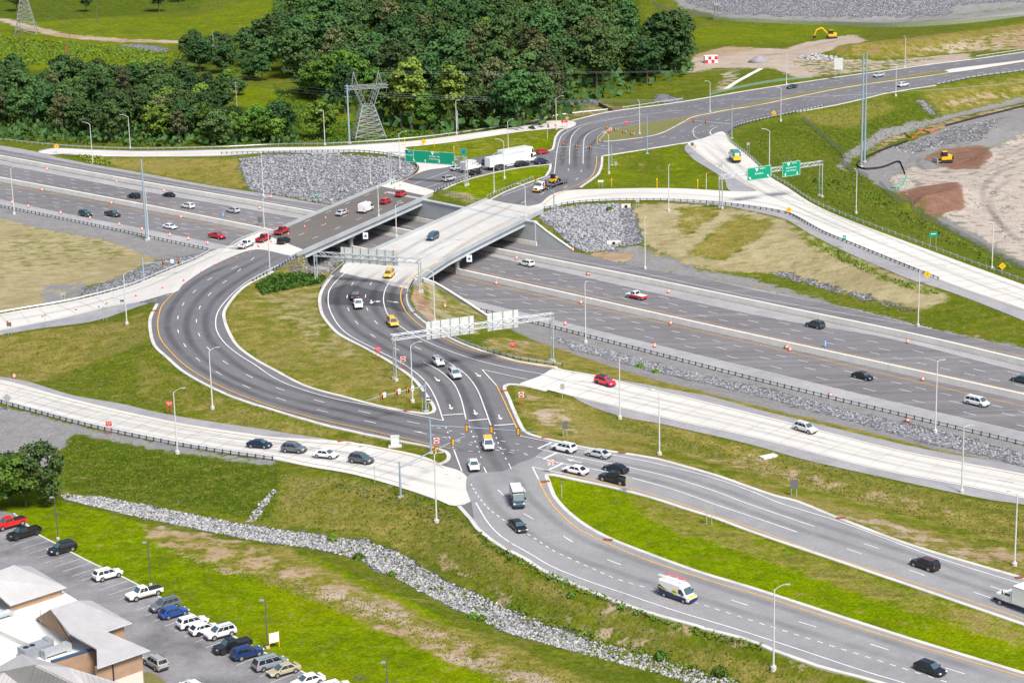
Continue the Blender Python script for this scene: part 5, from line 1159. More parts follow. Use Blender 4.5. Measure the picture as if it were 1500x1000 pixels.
for (col, y, L, x0, z, lab) in ((paintm((.78,.10,.12)), .62, 4.4, -.9, 3.12, 'red ladder lying on the roof rack of the navy and white van'), (M['refl'], -.35, 4.6, -1.2, 3.0, 'pale aluminium ladder on the roof rack of the navy and white van')):
    lo = obj('ladder', ladder(col, y, L, x0, z), col); tag(lo, lab, 'ladder'); lo.location = vo.location; lo.rotation_euler = vo.rotation_euler
def truck_cab(root, x, w, hgt, col, hood=True, sleeper=False):
    b = MB(); hw = w/2
    if hood:
        b.loft([ring(x-.0, hw, .75, hgt, .15), ring(x+1.25, hw, .75, hgt-.05, .15), ring(x+1.75, hw*.98, .75, 1.75, .12), ring(x+2.9, hw*.78, .7, 1.6, .15), ring(x+3.2, hw*.66, .62, 1.35, .15)])
        wx0, wx1, wz0, wz1 = x+1.78, x+1.34, 1.78, hgt-.25; fx = x+3.2
    else:
        b.loft([ring(x, hw, .7, hgt, .12), ring(x+1.5, hw, .7, hgt, .12), ring(x+1.85, hw*.97, .7, 1.55, .1), ring(x+2.0, hw*.9, .6, 1.2, .1)])
        wx0, wx1, wz0, wz1 = x+1.86, x+1.58, 1.5, hgt-.2; fx = x+2.0
    obj('cab', b, paintm(col), root)
    g = MB(); g.add([(wx0+.04,-hw*.84,wz0),(wx0+.04,hw*.84,wz0),(wx1+.08,hw*.8,wz1),(wx1+.08,-hw*.8,wz1)], [(0,1,2,3)]); obj('windscreen', g, M['wind'], root)
    for s in (1, -1):
        g = MB(); g.add([(x+.35, s*(hw+.02), wz0+.02), (x+1.3, s*(hw+.02), wz0+.02), (x+1.15, s*(hw+.015), wz1), (x+.35, s*(hw+.015), wz1)], [(0,1,2,3)]); obj('side_window', g, M['glass'], root)
        m_ = MB(); m_.box((fx-.12, s*hw*.58, 1.0), (.25, .35, .25)); obj('headlight', m_, M['lamp'], root)
        m_ = MB(); m_.box((x+1.5, s*(hw+.22), wz0+.35), (.1, .2, .55)); obj('mirror', m_, M['trim'], root)
    t = MB(); t.box((fx, 0, .55), (.2, w*.86, .4)); t.box((fx+.01, 0, 1.1), (.1, w*.4, .5)); obj('bumper', t, M['trim'], root)
def box_truck(label):
    root = thing('box_truck', label, 'truck')
    bx = MB(); bx.box((-1.35, 0, 2.25), (5.2, 2.4, 2.5)); obj('cargo_box', bx, paintm(WHITE), root)
    e = MB()
    for x in (-3.93, 1.23):
        for y in (-1.19, 1.19): e.box((x, y, 2.25), (.08, .08, 2.54))
    e.box((-1.35, 1.2, 3.5), (5.24, .06, .08)); e.box((-1.35, -1.2, 3.5), (5.24, .06, .08)); e.box((-3.95, 0, 2.2), (.03, 2.1, 2.3)); obj('box_trim', e, M['galv'], root)
    f = MB(); f.box((-.6, 0, .85), (6.6, .9, .25)); f.box((-3.9, 0, .6), (.1, 2.2, .16)); obj('chassis', f, M['trim'], root)
    truck_cab(root, 1.35, 2.1, 2.35, WHITE, hood=True)
    for s in (1, -1): m_ = MB(); m_.box((-3.97, s*1.0, .95), (.08, .2, .16)); obj('tail_light', m_, M['tail'], root)
    add_wheels(root, .42, (-2.4, 3.35), 1.1, .3); return root
bt = box_truck('x'); t1 = put(bt, 690,244, 60,-15.5, 'white box truck with red lettering on its side in the queue', 3.3, None, 'truck'); bt.scale = (.95,)*3
for s in (1, -1):
    textobj('JB', .95, paintm((.6,.01,.03)), bt, (-.7, s*1.22, 2.75), (PI/2, 0, PI if s > 0 else 0)); m_ = MB()
    for i, z in enumerate((2.95, 2.72, 2.5)): m_.box((1.0-.75*1.0+.25*0 if 0 else (.55 if s < 0 else -2.0), s*1.215, z), (1.1, .02, .1))
    obj('lettering', m_, M['signgrey'], bt)
b2 = dup(bt, (0,0,0), 0); p_ = ground_at(1501, 880, 3.3); b2.location = p_; b2.rotation_euler = (0, 0, heading(1501, 880, -37, -13, p_.z)); b2['label'] = 'white box truck entering from the picture edge behind the old black SUV'; b2.scale = (1.06,)*3
for ch in list(b2.children):
    if ch.name.startswith('lettering'): bpy.data.objects.remove(ch)
def semi(label, near=True):
    root = thing('semi_truck', label, 'truck')
    b = MB(); b.box((-4.2, 0, 2.55), (15.6, 2.55, 2.85)); obj('trailer', b, paintm(WHITE), root)
    e = MB()
    for s in (1, -1):
        e.box((-4.2, s*1.285, 1.16), (15.6, .03, .1)); e.box((-4.2, s*1.285, 3.94), (15.6, .03, .1))
        for i in range(16): e.box((-11.5+i*.98, s*1.283, 2.55), (.06, .02, 2.7))
        e.box((-4.5, s*1.1, .75), (5.5, .05, .7))
    obj('trailer_trim', e, M['signback_l'], root)
    d = MB(); d.box((-12.03, 0, 2.5), (.05, 2.3, 2.6)); obj('rear_doors', d, M['refl'], root)
    f = MB(); f.box((-8.6, 0, .95), (5, 1.0, .4)); f.box((4.2, 0, .95), (5.4, .9, .3)); f.box((-11.9, 0, .6), (.12, 2.2, .12)); f.tube([(-1.5,.8,1.1),(-1.5,.8,.3)], .08); f.tube([(-1.5,-.8,1.1),(-1.5,-.8,.3)], .08); obj('chassis', f, M['trim'], root)
    truck_cab(root, 4.4, 2.4, 3.3, WHITE, hood=True)
    s_ = MB(); s_.loft([ring(3.75, 1.2, .9, 3.5, .2), ring(4.6, 1.2, .9, 3.75, .25), ring(5.4, 1.12, 2.9, 3.55, .2)]); obj('sleeper', s_, paintm(WHITE), root)
    for s in (1, -1): m_ = MB(); m_.tube([(4.5, s*1.05, .6), (3.6, s*1.05, .6)], .3, 12); obj('fuel_tank', m_, M['chrome'], root); m_ = MB(); m_.box((-12.05, s*1.0, 1.0), (.06, .25, .14)); obj('tail_light', m_, M['tail'], root)
    add_wheels(root, .5, (-10.4, -9.1, 2.2, 3.4, 6.9), 1.25, .32); return root
sm = semi('x'); put(sm, 757,234.5, 60,-11.5, 'white semi truck with a long plain trailer nearest in the queue', 3.6, None, 'truck')
o = dup(sm, (0,0,0), 0); p_ = ground_at(763.5, 226, 3.6); o.location = p_; o.rotation_euler = (0, 0, heading(763.5, 226, 60, -11, p_.z)); o['label'] = 'white semi trailer truck half hidden behind the nearer white semi'; o.scale = (.72, 1, .98)
# garbage truck
gt = thing('garbage_truck', 'x', 'truck'); GRN = (.01,.20,.09)
b = MB(); b.loft([ring(-3.9, 1.2, 1.0, 3.0, .2), ring(-3.5, 1.25, .95, 3.35, .25), ring(1.3, 1.25, .95, 3.35, .25), ring(1.5, 1.15, 1.1, 3.2, .2)]); obj('hopper_body', b, paintm(GRN), gt)
b = MB(); b.box((-4.0, 0, 1.55), (.5, 2.2, 1.15)); obj('tailgate', b, paintm(YEL), gt); b = MB(); b.box((-3.98, 0, 2.68), (.2, 1.3, .75)); obj('rear_panel', b, M['refl'], gt)
b = MB(); b.box((-.2, 0, .85), (7.6, .9, .3)); b.box((-4.1, 0, .72), (.3, 2.3, .3)); obj('chassis', b, M['trim'], gt); truck_cab(gt, 1.65, 2.3, 2.75, GRN, hood=False)
for s in (1, -1): m_ = MB(); m_.box((-4.28, s*.98, 1.0), (.06, .2, .2)); obj('tail_light', m_, M['tail'], gt); m_ = MB(); m_.add([(-1.9, s*1.275, 1.6), (.4, s*1.275, 1.6), (.4, s*1.275, 2.9), (-1.9, s*1.275, 2.9)], [(0,1,2,3)]); obj('side_panel', m_, M['refl'], gt)
add_wheels(gt, .5, (-2.6, -1.3, 2.9), 1.22, .32); put(gt, 1076.5,229, -20,-22, 'green garbage truck with a bright yellow rear on the airport ramp', 3.2, None, 'garbage truck')
# lowboy with a loader
lb = thing('flatbed_truck', 'x', 'truck'); truck_cab(lb, 5.2, 2.4, 2.9, WHITE, hood=True)
b = MB(); b.box((2.9, 0, .95), (5.6, .9, .3)); b.box((4.6, 0, 1.9), (1.1, 2.3, 1.9)); obj('chassis', b, M['trim'], lb)
b = MB(); b.box((-3.4, 0, .85), (9.6, 2.5, .25)); b.box((1.8, 0, 1.25), (2.2, 2.0, .3)); b.box((-8.6, 0, 1.15), (1.6, 2.5, .25), 0, 1, .35)
for i in range(8): b.box((-7.6+i*1.2, 0, .99), (.12, 2.5, .04))
obj('trailer_deck', b, M['signgrey'], lb); b = MB(); b.box((8.45, 0, .75), (.12, 2.1, .35)); obj('warning_board', b, paintm(YEL), lb)
add_wheels(lb, .48, (-7.9, -6.8, -5.7, 2.0, 3.1, 7.6), 1.2, .3); fo = put(lb, 806,270, -17,6.2, 'flatbed truck with white cab carrying a small yellow machine', 2.3, None, 'truck')
def machine(name, label, cat):
    r = thing(name, label, cat); b = MB(); b.box((0, 0, .95), (2.4, 1.4, .8)); b.box((1.1, 0, 1.3), (.9, 1.2, .7)); obj('body', b, paintm(YEL), r)
    b = MB(); b.box((-.4, 0, 1.9), (1.2, 1.1, 1.2)); b.box((-.4, 0, 2.55), (1.35, 1.2, .08)); obj('cabin', b, M['black'], r)
    b = MB()
    for s in (1, -1): b.tube([(-.2, s*.7, 1.4), (1.9, s*.7, 1.1), (2.4, s*.7, .5)], .1, 6)
    b.box((2.6, 0, .45), (.6, 1.7, .6)); obj('loader_arm', b, M['trim'], r); add_wheels(r, .5, (-.85, .95), .95, .35); return r
ml = machine('skid_loader', 'small yellow loader with black cabin riding on the flatbed trailer', 'loader'); q = Matrix.Rotation(fo.rotation_euler.z, 4, 'Z')@Vector((-2.0, 0, 1.0)); ml.location = fo.location+q; ml.rotation_euler = (0, 0, fo.rotation_euler.z+PI)
# ------------------------------------------------------------------ poles, lamps, signals
def hgt(B, ytop):
    h = 10.0
    for _ in range(8):
        y = project(np.array([B[0], B[1], B[2]+h]))[0][1]; y2 = project(np.array([B[0], B[1], B[2]+h+.5]))[0][1]
        h += (ytop-y)/((y2-y)/.5)
    return h
def base(x, y, flat=None):
    if flat is not None: return P(x, y, flat)
    w = wline([(x, y)]*1, None, 0)[0]
    return Vector((w[0], w[1], float(ztop(w[None, :2])[0])))
LIGHTS = [ # base px, top px, arm (pixels), label
 (191,218,171,-9,'street light with left-pointing arm rising behind the wooded ramp guardrail'), (136,240,182,-8,'street light standing in bright weeds beside the north-west ramp'), (21,314,247,9,'street light at the near freeway shoulder beside the tan mound'),
 (218,351,281,0,'street light close beside the tall blue-grey power pole at the freeway'), (386,288,224,-6,'street light at the foot of the grey stone slope by the freeway'), (396,405,335,-5,'street light standing on the road between the loop and the red pickups'),
 (186,475,402,10,'street light on the grass verge beside the coned concrete ramp'), (311.5,599,514,11,'street light on the grass slope outside the dark loop road'), (260,664,574,13,'street light behind the western ramp guardrail'),
 (639.5,765,665,6,'street light at the corner where the western ramp meets the outbound road'), (604.5,589,506,12,'street light at the tip of the loop infield beside the traffic signals'), (637,473,399,-12,'street light on the bare bank by the main curve'),
 (543,270,233,4,'street light standing inside the big grey stone slope'), (586,248,196,9,'street light at the corner of the stone slope by the green gantry'),
 (476,213,163,-3,'street light on the north ramp left of the lattice pylon'), (669,197,148,4,'street light on the north ramp before the tall yellowish trees'), (744.6,222,178,6,'street light on the grass island behind the white trucks'), (739,262,207,-9,'street light on the near grass island with an arm over the queue'),
 (724,283,226,10,'street light on the near grass island closest to the bridge'), (815,190,144,9,'street light at the merge of the north ramp and the crossover'), (937,197,149,-2,'street light on the long grass median of the north crossover'), (892,254.7,197,-6,'street light on the kerb below the north crossover signals'),
 (979.6,309.7,244,1,'street light above the boundary of stone and straw slopes'), (1040,165,120,-5,'street light in the median of the north road'), (1127,245,192,-9,'street light on the green slope by the airport ramp'), (1143.7,178,129,-5,'street light behind the dark guardrail of the north road'),
 (1152,124,82,0,'street light on the far side of the north road near a dark car'), (1312,141,95,-4,'street light on the near side of the north road by the white SUV'), (1325.5,100,55,-2,'street light on the far side of the north road below the bare hill'), (1254,313,250,-2,'street light on the green slope by the silt-fenced ditch'),
 (1453,394,327,-5,'street light standing at the edge of the earthworks pit'), (1344.7,477.7,393,1,'street light at the foot of the seeded slope by the freeway'), (945,394,320,1,'street light on gravel at the foot of the seeded slope'), (858,502,416,1,'street light at the grey stone strip beside the freeway'),
 (908,613,526,8,'street light on the gravel shoulder of the east ramp near a red SUV'), (966,666,575,-10,'street light between the east ramp and the queue of cars'), (1370,633,529,3,'street light in the grey stone strip near the white minivan'), (1408.7,721,625,9,'street light on the grass edge of the east ramp'),
 (1486,828,722,-9,'street light on the brown grass above the white box truck'), (1133,980,863,16,'street light nearest the camera beside the outbound road')]
def street_light(x, y, yt, arm, label, white=True, flat=None):
    B = base(x, y, flat); h = hgt(B, yt); t = thing('street_light', label, 'street light', B, 0, 'street lights along the roads')
    m = MB(); m.tube([(0,0,.5), (0,0,h*.5), (0,0,h)], [.15, .12, .085], 10); m.tube([(0,0,.45), (0,0,.75)], [.24, .2], 10); obj('pole', m, M['pole_white'], t)
    m = MB(); m.tube([(0,0,-.6), (0,0,.5)], .42, 12); obj('footing', m, M['kerb'], t)
    s = 1 if arm >= 0 else -1; L = max(abs(arm)/(FPX/np.linalg.norm(np.array(B)-CPOS)), .9); L = min(L, 2.6); r = .75 if L > 1.2 else .3
    dirv = Vector((s, 0, 0)) if abs(arm) > 2 else Vector((s*.3, .95, 0))
    m = MB(); m.tube([Vector((0,0,h-.15)), dirv*L*.35+Vector((0,0,h+r*.45)), dirv*L*.7+Vector((0,0,h+r*.85)), dirv*L+Vector((0,0,h+r))], [.06,.05,.045,.04], 6); ar = obj('arm', m, M['pole_white'], t)
    m = MB(); c_ = dirv*(L+.3)+Vector((0,0,h+r)); m.box(c_, (.75, .32, .13), math.atan2(dirv.y, dirv.x), .85); obj('lamp_head', m, M['pole_white'] if 0 else M['galv'], ar)
    return t
for x, y, yt, a, lab in LIGHTS: street_light(x, y, yt, a, lab)
for x, y, yt, a, lab, in ((387.5,338,291,9,'street light rising beside the far parapet of the brown-decked bridge'),): street_light(x, y, yt, a, lab)
for x, y, yt, a, lab, fl in ((555,318,275,-1,'street light mounted on the near parapet of the brown-decked bridge', ZD+.3), (581,348,301,8,'street light between the two bridges at the white parapet', ZD-.2), (770,318,273,-9,'street light mounted on the parapet at the far end of the white deck', ZD+.4)): street_light(x, y, yt, a, lab, True, fl)
for x, y, yt, lab in ((85,789.4,727.7,'dark car park lamp post by the lone black SUV'), (220.7,857,793.5,'dark car park lamp post behind the white pickup'), (392,949,878,'dark car park lamp post beside the white notice board'), (569,1040,969,'dark lamp post head rising over the lawn at the bottom edge')):
    B = base(x, y); h = hgt(B, yt); t = thing('lamp_post', lab, 'lamp post', B, 0, 'car park lamp posts')
    m = MB(); m.box((0,0,h/2+.2), (.13,.13,h-.4)); obj('pole', m, M['pole_dark'], t); m = MB(); m.tube([(0,0,-.4),(0,0,.35)], .28, 12); obj('footing', m, M['kerb'], t)
    m = MB(); m.box((-.45,0,h), (.75,.42,.2), 0, .8); obj('lamp_head', m, M['pole_dark'] if 0 else M['rail_dark'], t)
# steel power poles
def mono(px, py, tx, ty, label, arms=False, r=.33):
    B = base(px, py); h = hgt(B, ty); t = thing('power_pole', label, 'power pole', B); m = MB(); m.tube([(0,0,-.5),(0,0,h*.5),(0,0,h)], [r, r*.85, r*.66], 12); obj('pole', m, M['pole_blue'], t)
    m = MB(); m.tube([(0,0,-.6),(0,0,.4)], r*1.8, 12); obj('footing', m, M['kerb'], t)
    for z in (h-.4, h-2.2, h-4) if arms else ():
        m = MB(); m.box((0,0,z), (1.8,.12,.12)); am = obj('crossarm', m, M['pole_blue'], t)
        for s in (-.8, .8): m = MB(); m.tube([(s,0,z-.1),(s,0,z-.75)], .07, 6); obj('insulator', m, M['signgrey'], am)
    return t, B, h
mono(215,352,207.5,233,'tall blue-grey steel power pole beside the freeway guardrail'); mono(1261.5,244.5,1265,79,'near one of two tall blue-grey steel poles at the gravel ditch',r=.36); mono(1266.3,237.7,1270.5,77,'far one of two tall blue-grey steel poles at the gravel ditch',r=.36)
PP = mono(512,210.7,509.6,124,'blue-grey steel power pole left of the lattice pylon', True, .36)
mono(670.5,195,670.3,162,'short blue-grey steel post beside the north ramp street light', False, .3)
# lattice pylon with a waist, crossbeam and two peaks
def strut(m, a, b, r=.07): m.tube([a, b], r, 4, False)
def pylon(label, px, py, ty, wbase, yaw):
    B = base(px, py); h = hgt(B, ty); t = thing('lattice_pylon', label, 'pylon', B, yaw); zw, zb = h*.52, h*.76
    w0, ww, w1 = wbase/2, wbase*.17, wbase*.36
    for sx in (1, -1):
        for sy in (1, -1):
            m = MB(); strut(m, (sx*w0, sy*w0*.8, -.3), (sx*ww, sy*ww, zw), .15); obj('leg', m, M['lattice'], t)
    m = MB(); lv = [0, .18, .34, .48, .6, .72, .84, 1]
    def at_(f): w = w0+(ww-w0)*f; d = w0*.8+(ww-w0*.8)*f; return w, d, zw*f
    for f0, f1 in zip(lv[:-1], lv[1:]):
        a = at_(f0); b = at_(f1)
        for s in (1, -1):
            strut(m, (-a[0], s*a[1], a[2]), (b[0], s*b[1], b[2])); strut(m, (a[0], s*a[1], a[2]), (-b[0], s*b[1], b[2])); strut(m, (s*a[0], -a[1], a[2]), (s*b[0], b[1], b[2])); strut(m, (s*a[0], a[1], a[2]), (s*b[0], -b[1], b[2]))
            strut(m, (-b[0], s*b[1], b[2]), (b[0], s*b[1], b[2])); strut(m, (s*b[0], -b[1], b[2]), (s*b[0], b[1], b[2]))
    obj('bracing', m, M['lattice'], t); m = MB()
    for s in (1, -1):
        for sy in (1, -1):
            strut(m, (s*ww, sy*ww, zw), (s*w1, sy*ww*.8, zb), .12); strut(m, (s*ww*.2, sy*ww, zw), (s*w1*.6, sy*ww*.8, zb), .08)
            for k in range(4):
                f = k/4; g = (k+1)/4; strut(m, (s*(ww+(w1-ww)*f), sy*ww*(1-.2*f), zw+(zb-zw)*f), (s*(ww*.2+(w1*.6-ww*.2)*g), sy*ww*(1-.2*g), zw+(zb-zw)*g))
    obj('fork', m, M['lattice'], t); m = MB(); X = wbase*.62; n = 12
    for sy in (1, -1):
        for dz in (0, h*.07): strut(m, (-X, sy*ww*.8*(1 if not dz else .8), zb+dz*.6), (X, sy*ww*.8, zb+dz*.6), .09)
    for k in range(n):
        x0 = -X+2*X*k/n; x1 = x0+2*X/n; z0, z1 = (zb, zb+h*.042) if k % 2 else (zb+h*.042, zb)
        for sy in (1, -1): strut(m, (x0, sy*ww*.8, z0), (x1, sy*ww*.8, z1), .06)
        strut(m, (x0, -ww*.8, zb), (x1, ww*.8, zb), .06)
    obj('crossbeam', m, M['lattice'], t)
    for s in (1, -1):
        m = MB(); tip = (s*w1*1.02, 0, h)
        for dx in (-.28, .28):
            for sy in (1, -1): strut(m, (s*w1+dx*w1, sy*ww*.8, zb+h*.04), tip, .07)
        for f in (.3, .6): strut(m, (s*w1-.28*w1*(1-f), ww*.8*(1-f), zb+(h-zb)*f), (s*w1+.28*w1*(1-f), -ww*.8*(1-f), zb+(h-zb)*f), .05)
        obj('peak', m, M['lattice'], t)
    for x in (-X*.95, 0, X*.95): m = MB(); m.tube([(x,0,zb),(x,0,zb-1.9)], .11, 6); obj('insulator', m, M['signgrey'], t)
    return t, B, h, zb, X
def worldpt(T, x, z): 
    q = Matrix.Rotation(T[0].rotation_euler.z, 3, 'Z')@Vector((x, 0, 0)); return T[1]+q+Vector((0,0,z))
T1 = pylon('grey lattice pylon with two peaks standing behind the north ramp', 540,206,105, 11.5, .25)
T2 = pylon('distant lattice pylon by the pale track at the top left corner', 39,50,-46, 10.5, .1)
def wire(label, a, b, sag, r=.02):
    a = Vector(a); b = Vector(b); m = MB(); pts = []
    for i in range(17): f = i/16; p = a.lerp(b, f)-a-Vector((0,0,sag*4*f*(1-f))); pts.append(p)
    m.tube(pts, r, 4); o = obj('power_line', m, M['rail_dark'], None, loc=a); return tag(o, label, 'power line', 'power lines hung from the pylons')
for x in (-T1[4]*.95, 0, T1[4]*.95):
    a = worldpt(T1, x, T1[3]-1.9); wire('thin grey power line running right from the near pylon', a, a+Vector((330,35,4)), 9); wire('thin grey power line between the two pylons', a, worldpt(T2, x, T2[3]-1.9), 12)
for s in (-1, 1): wire('thin grey power line running right from the near pylon', worldpt(T1, s*T1[4]*.6, T1[2]), worldpt(T1, s*T1[4]*.6, T1[2])+Vector((330,35,4)), 6, .015)
# wooden poles and masts with red tops
for bx, by, tx, ty, lab in ((32.7,77,30.5,30,'leftmost thin wooden pole in the meadow'), (105.4,93,103.5,51,'thin wooden pole behind the tree belt in the meadow'), (143,34,142,-2,'thin wooden pole at the edge of the top-left wood'), (321,11,321,-26,'thin wooden pole at the top edge of the meadow'), (218.5,104,218,86,'short wooden pole just above the tree belt')):
    B = base(bx, by); h = hgt(B, ty); m = MB(); m.tube([(0,0,-.4),(0,0,h)], [.17,.11], 7); o = obj('wooden_pole', m, M['wood'], None, loc=B); tag(o, lab, 'pole', 'wooden poles')
B = base(347,156); h = hgt(B, 120); t = thing('utility_pole', 'pale utility pole with short crossarms among shrubs in the meadow', 'pole', B); m = MB(); m.tube([(0,0,-.4),(0,0,h)], [.18,.12], 8); obj('pole', m, M['signback'], t)
for z in (h-.3, h-1.8, h-3.3): m = MB(); m.box((0,0,z), (1.7,.12,.12)); obj('crossarm', m, M['signback'], t)
for bx, by, my, ty, lab in ((314,91,68,46,'grey lattice light tower with a red mast beside the dark grove'), (98,96,88,65,'red-topped mast just above the tree belt'), (516,62,52,29,'red mast poking out of the wood above the pylon'), (707,60,34,13,'grey platform tower with a red mast in the deep wood'), (887,28,14,-14,'red mast at the top of the wood'), (1049,30,8,-20,'dark lattice mast at the stone slope')):
    B = base(bx, by); h1 = hgt(B, my); h2 = hgt(B, ty); t = thing('light_tower', lab, 'tower', B); m = MB(); w = .9
    for sx in (1,-1):
        for sy in (1,-1): strut(m, (sx*w,sy*w,-.3), (sx*w*.8,sy*w*.8,h1), .09)
    n = max(3, int(h1/2))
    for k in range(n):
        z0, z1 = h1*k/n, h1*(k+1)/n
        for s in (1,-1): strut(m, (-w,s*w,z0), (w,s*w,z1), .05); strut(m, (s*w,w,z0), (s*w,-w,z1), .05)
    obj('lattice', m, M['lattice'], t); m = MB(); m.box((0,0,h1+.15), (2.8,2.8,.25)); m.box((0,0,h1+.6),(2.2,2.2,.5)); obj('platform', m, M['signback'], t); m = MB(); m.tube([(0,0,h1+.2),(0,0,h2)], [.24,.16], 8); obj('mast', m, M['red'] if 'dark' not in lab else M['lattice'], t)
# ------------------------------------------------------------------ traffic signals
def head(par, p, yaw, back=True):
    e = bpy.data.objects.new('signal_head', None)
    m = MB(); m.box((0,0,0), (.40,.34,1.15)); o = obj('signal_head', m, M['sigyel'], par); bpy.data.objects.remove(e); o.location = p; o.rotation_euler = (0,0,yaw)
    m = MB(); m.box((0,.12,0), (.62,.04,1.4)); obj('backplate', m, M['black'], o)
    for i, z in enumerate((.36,0,-.36)): m = MB(); m.tube([(0,-.16,z),(0,-.24,z)], .14, 12); m.tube([(0,-.17,z+.02),(0,-.36,z+.05)], [.17,.15], 10, False); obj('lens', m, M['black'] if i else M['sigred'], o)
    return o
def signal(label, bx, by, py, pts, heads, boards=(), faceback=True, hp=None):
    B = base(bx, by); h = hgt(B, py); t = thing('traffic_signal', label, 'traffic signal', B); m = MB(); m.tube([(0,0,0),(0,0,h)], [.2,.14], 12); m.box((0,0,.1),(.6,.6,.25)); obj('mast', m, M['pole_blue'], t)
    m = MB(); m.tube([(0,0,-.5),(0,0,.15)], .5, 12); obj('footing', m, M['kerb'], t)
    # arm: pixels of the arm tip give its direction over the road at arm height
    za = B.z+hgt(B, pts[0][1]); a = Vector((B.x, B.y, za)); rise = .5
    end = P(pts[-1][0], pts[-1][1], za+rise); d = end-a
    m = MB(); path = []
    for i in range(9): f = i/8; q = a+Vector((d.x*f, d.y*f, rise*math.sin(f*PI/2)))-B; path.append(q)
    m.tube(path, [.13-.07*i/8 for i in range(9)], 8); ar = obj('mast_arm', m, M['pole_blue'], t)
    yaw = math.atan2(d.y, d.x)
    def on_arm(px):
        best = min(range(61), key=lambda k: abs(project(np.array(B+path[0].lerp(path[-1], k/60)))[0][0]-px)); f = best/60
        return Vector((path[-1].x*f, path[-1].y*f, path[0].z+rise*math.sin(f*PI/2)))
    for hx in heads: head(ar, on_arm(hx)+Vector((0,0,-.1)), yaw+(PI if faceback else 0))
    for bx_, kind in boards:
        q = on_arm(bx_); m = MB(); m.box((0,0,0), (.75,.04,.95)); o = obj('arm_sign', m, M['refl'], ar); o.location = q+Vector((0,0,.1)); o.rotation_euler = (0,0,yaw)
        if kind:
            m = MB(); m.box((0,-.03,-.1), (.1,.01,.5)); m.box((.08,-.03,.22), (.26,.01,.1)); m.add([(.15,-.035,.36),(.34,-.035,.22),(.15,-.035,.08)],[(0,1,2)]); k = obj('arrow_symbol', m, M['black'], o)
    return t
signal('traffic signal at the loop tip whose three yellow heads face the loop road', 624,602,557.5, [(622,565),(537,586)], (598,580,559), ((604,0),(584,1),(563,1)))
signal('traffic signal with a long arm of three heads across the main intersection', 631.5,663,614, [(631,623),(786,633)], (684,721.6,760.4), (), True)
signal('traffic signal at the western ramp corner with an arm rising to the right', 587,727.6,676, [(586,684.5),(681,638.5)], (637,663))
signal('traffic signal by the stone bank left of the coned ramp', 211,411.5,377.7, [(210,386),(281,382)], (239,262), ((252,0),), False)
signal('traffic signal with three heads over the northbound lanes of the crossover', 896,242,214, [(895,220),(815,210)], (824.5,844.5,864), ())
signal('traffic signal with four heads reaching over the north crossover median', 948,225,171, [(947,202),(886,186)], (889,901,913,925), ((905,0),(917,0),(929,0)))
signal('traffic signal with two heads at the top of the airport ramp', 1072,202.7,152, [(1072,182),(999,176)], (1015.5,1034), ())
signal('traffic signal with an angled arm beside the far end of the white deck', 811.7,309,278, [(811,282),(781,262.7)], (785,797), (), False)
for bx, by, ty, lab in ((802,203,182,'pole-mounted yellow signal on the grass by the north crossover'), (1034.5,277.5,254,'pole-mounted yellow signal on the green bank beside the airport ramp')):
    B = base(bx, by); h = hgt(B, ty); t = thing('signal_post', lab, 'traffic signal', B); m = MB(); m.tube([(0,0,0),(0,0,h)], .09, 8); obj('post', m, M['pole_white'], t); o = head(t, (0.25,0,h-.5), .6)
for bx, by, ty, lab in ((593,213,202,'thin yellow marker post beside the north ramp'), (636,216,209,'thin yellow marker post on the north grass island'), (665,225,216,'thin orange marker post behind the long green sign'), (962.5,276,262.5,'thin yellow marker post in the green swale left of the loop'), (896,274,262.5,'thin yellow marker post by a low white sign in the swale'), (1022,277,264,'thin yellow marker post on the swale near the airport ramp')):
    B = base(bx, by); m = MB(); m.tube([(0,0,-.2),(0,0,hgt(B,ty))], .1, 6); m.box((0,0,hgt(B,ty)), (.3,.12,.5)); tag(obj('marker_post', m, M['diam'], None, loc=B), lab, 'marker post')
# ------------------------------------------------------------------ overhead sign gantries
def truss(m, a, b, w=1.0, n=None):
    a = Vector(a); b = Vector(b); d = (b-a); L = d.length; d.normalize(); s = Vector((-d.y, d.x, 0)).normalized()*w/2; u = Vector((0,0,w/2)); n = n or max(4, int(L/1.6))
    for q in (s+u, s-u, -s+u, -s-u): m.tube([a+q, b+q], .075, 6)
    for k in range(n):
        p0 = a+d*(L*k/n); p1 = a+d*(L*(k+1)/n); f = 1 if k % 2 else -1
        for x, y in ((s+u*f, s-u*f), (-s+u*f, -s-u*f), (u+s*f, u-s*f), (-u+s*f, -u-s*f)): m.tube([p0+x, p1+y], .04, 4, False)
def gantry(label, A, B_, ztopz, leg='both', w=1.0):
    t = thing('sign_gantry', label, 'gantry', A); o = Vector(A)
    m = MB(); a = Vector((0,0,ztopz-A[2])); b = Vector((B_[0]-A[0], B_[1]-A[1], ztopz-A[2])); d = (b-a).normalized(); truss(m, a-d*.4, b+d*.4, w); obj('truss', m, M['galv'], t)
    s = Vector((-d.y, d.x, 0))*.65
    for q, zb in ((Vector((0,0,0)), A[2]), (Vector((b.x,b.y,0)), B_[2])):
        m = MB(); z0 = zb-A[2]
        for k in (s, -s): m.tube([q+k+Vector((0,0,z0)), q+k+Vector((0,0,ztopz-A[2]))], .13, 8)
        n = max(3, int((ztopz-zb)/2))
        for i in range(n): f = 1 if i % 2 else -1; m.tube([q+s*f+Vector((0,0,z0+(ztopz-zb)*i/n)), q-s*f+Vector((0,0,z0+(ztopz-zb)*(i+1)/n))], .04, 4, False)
        obj('leg', m, M['galv'], t); m = MB()
        for k in (s, -s): m.tube([q+k+Vector((0,0,z0-.4)), q+k+Vector((0,0,z0+.5))], .42, 12)
        obj('footing', m, M['kerb'], t)
    return t, a+o, b+o, d
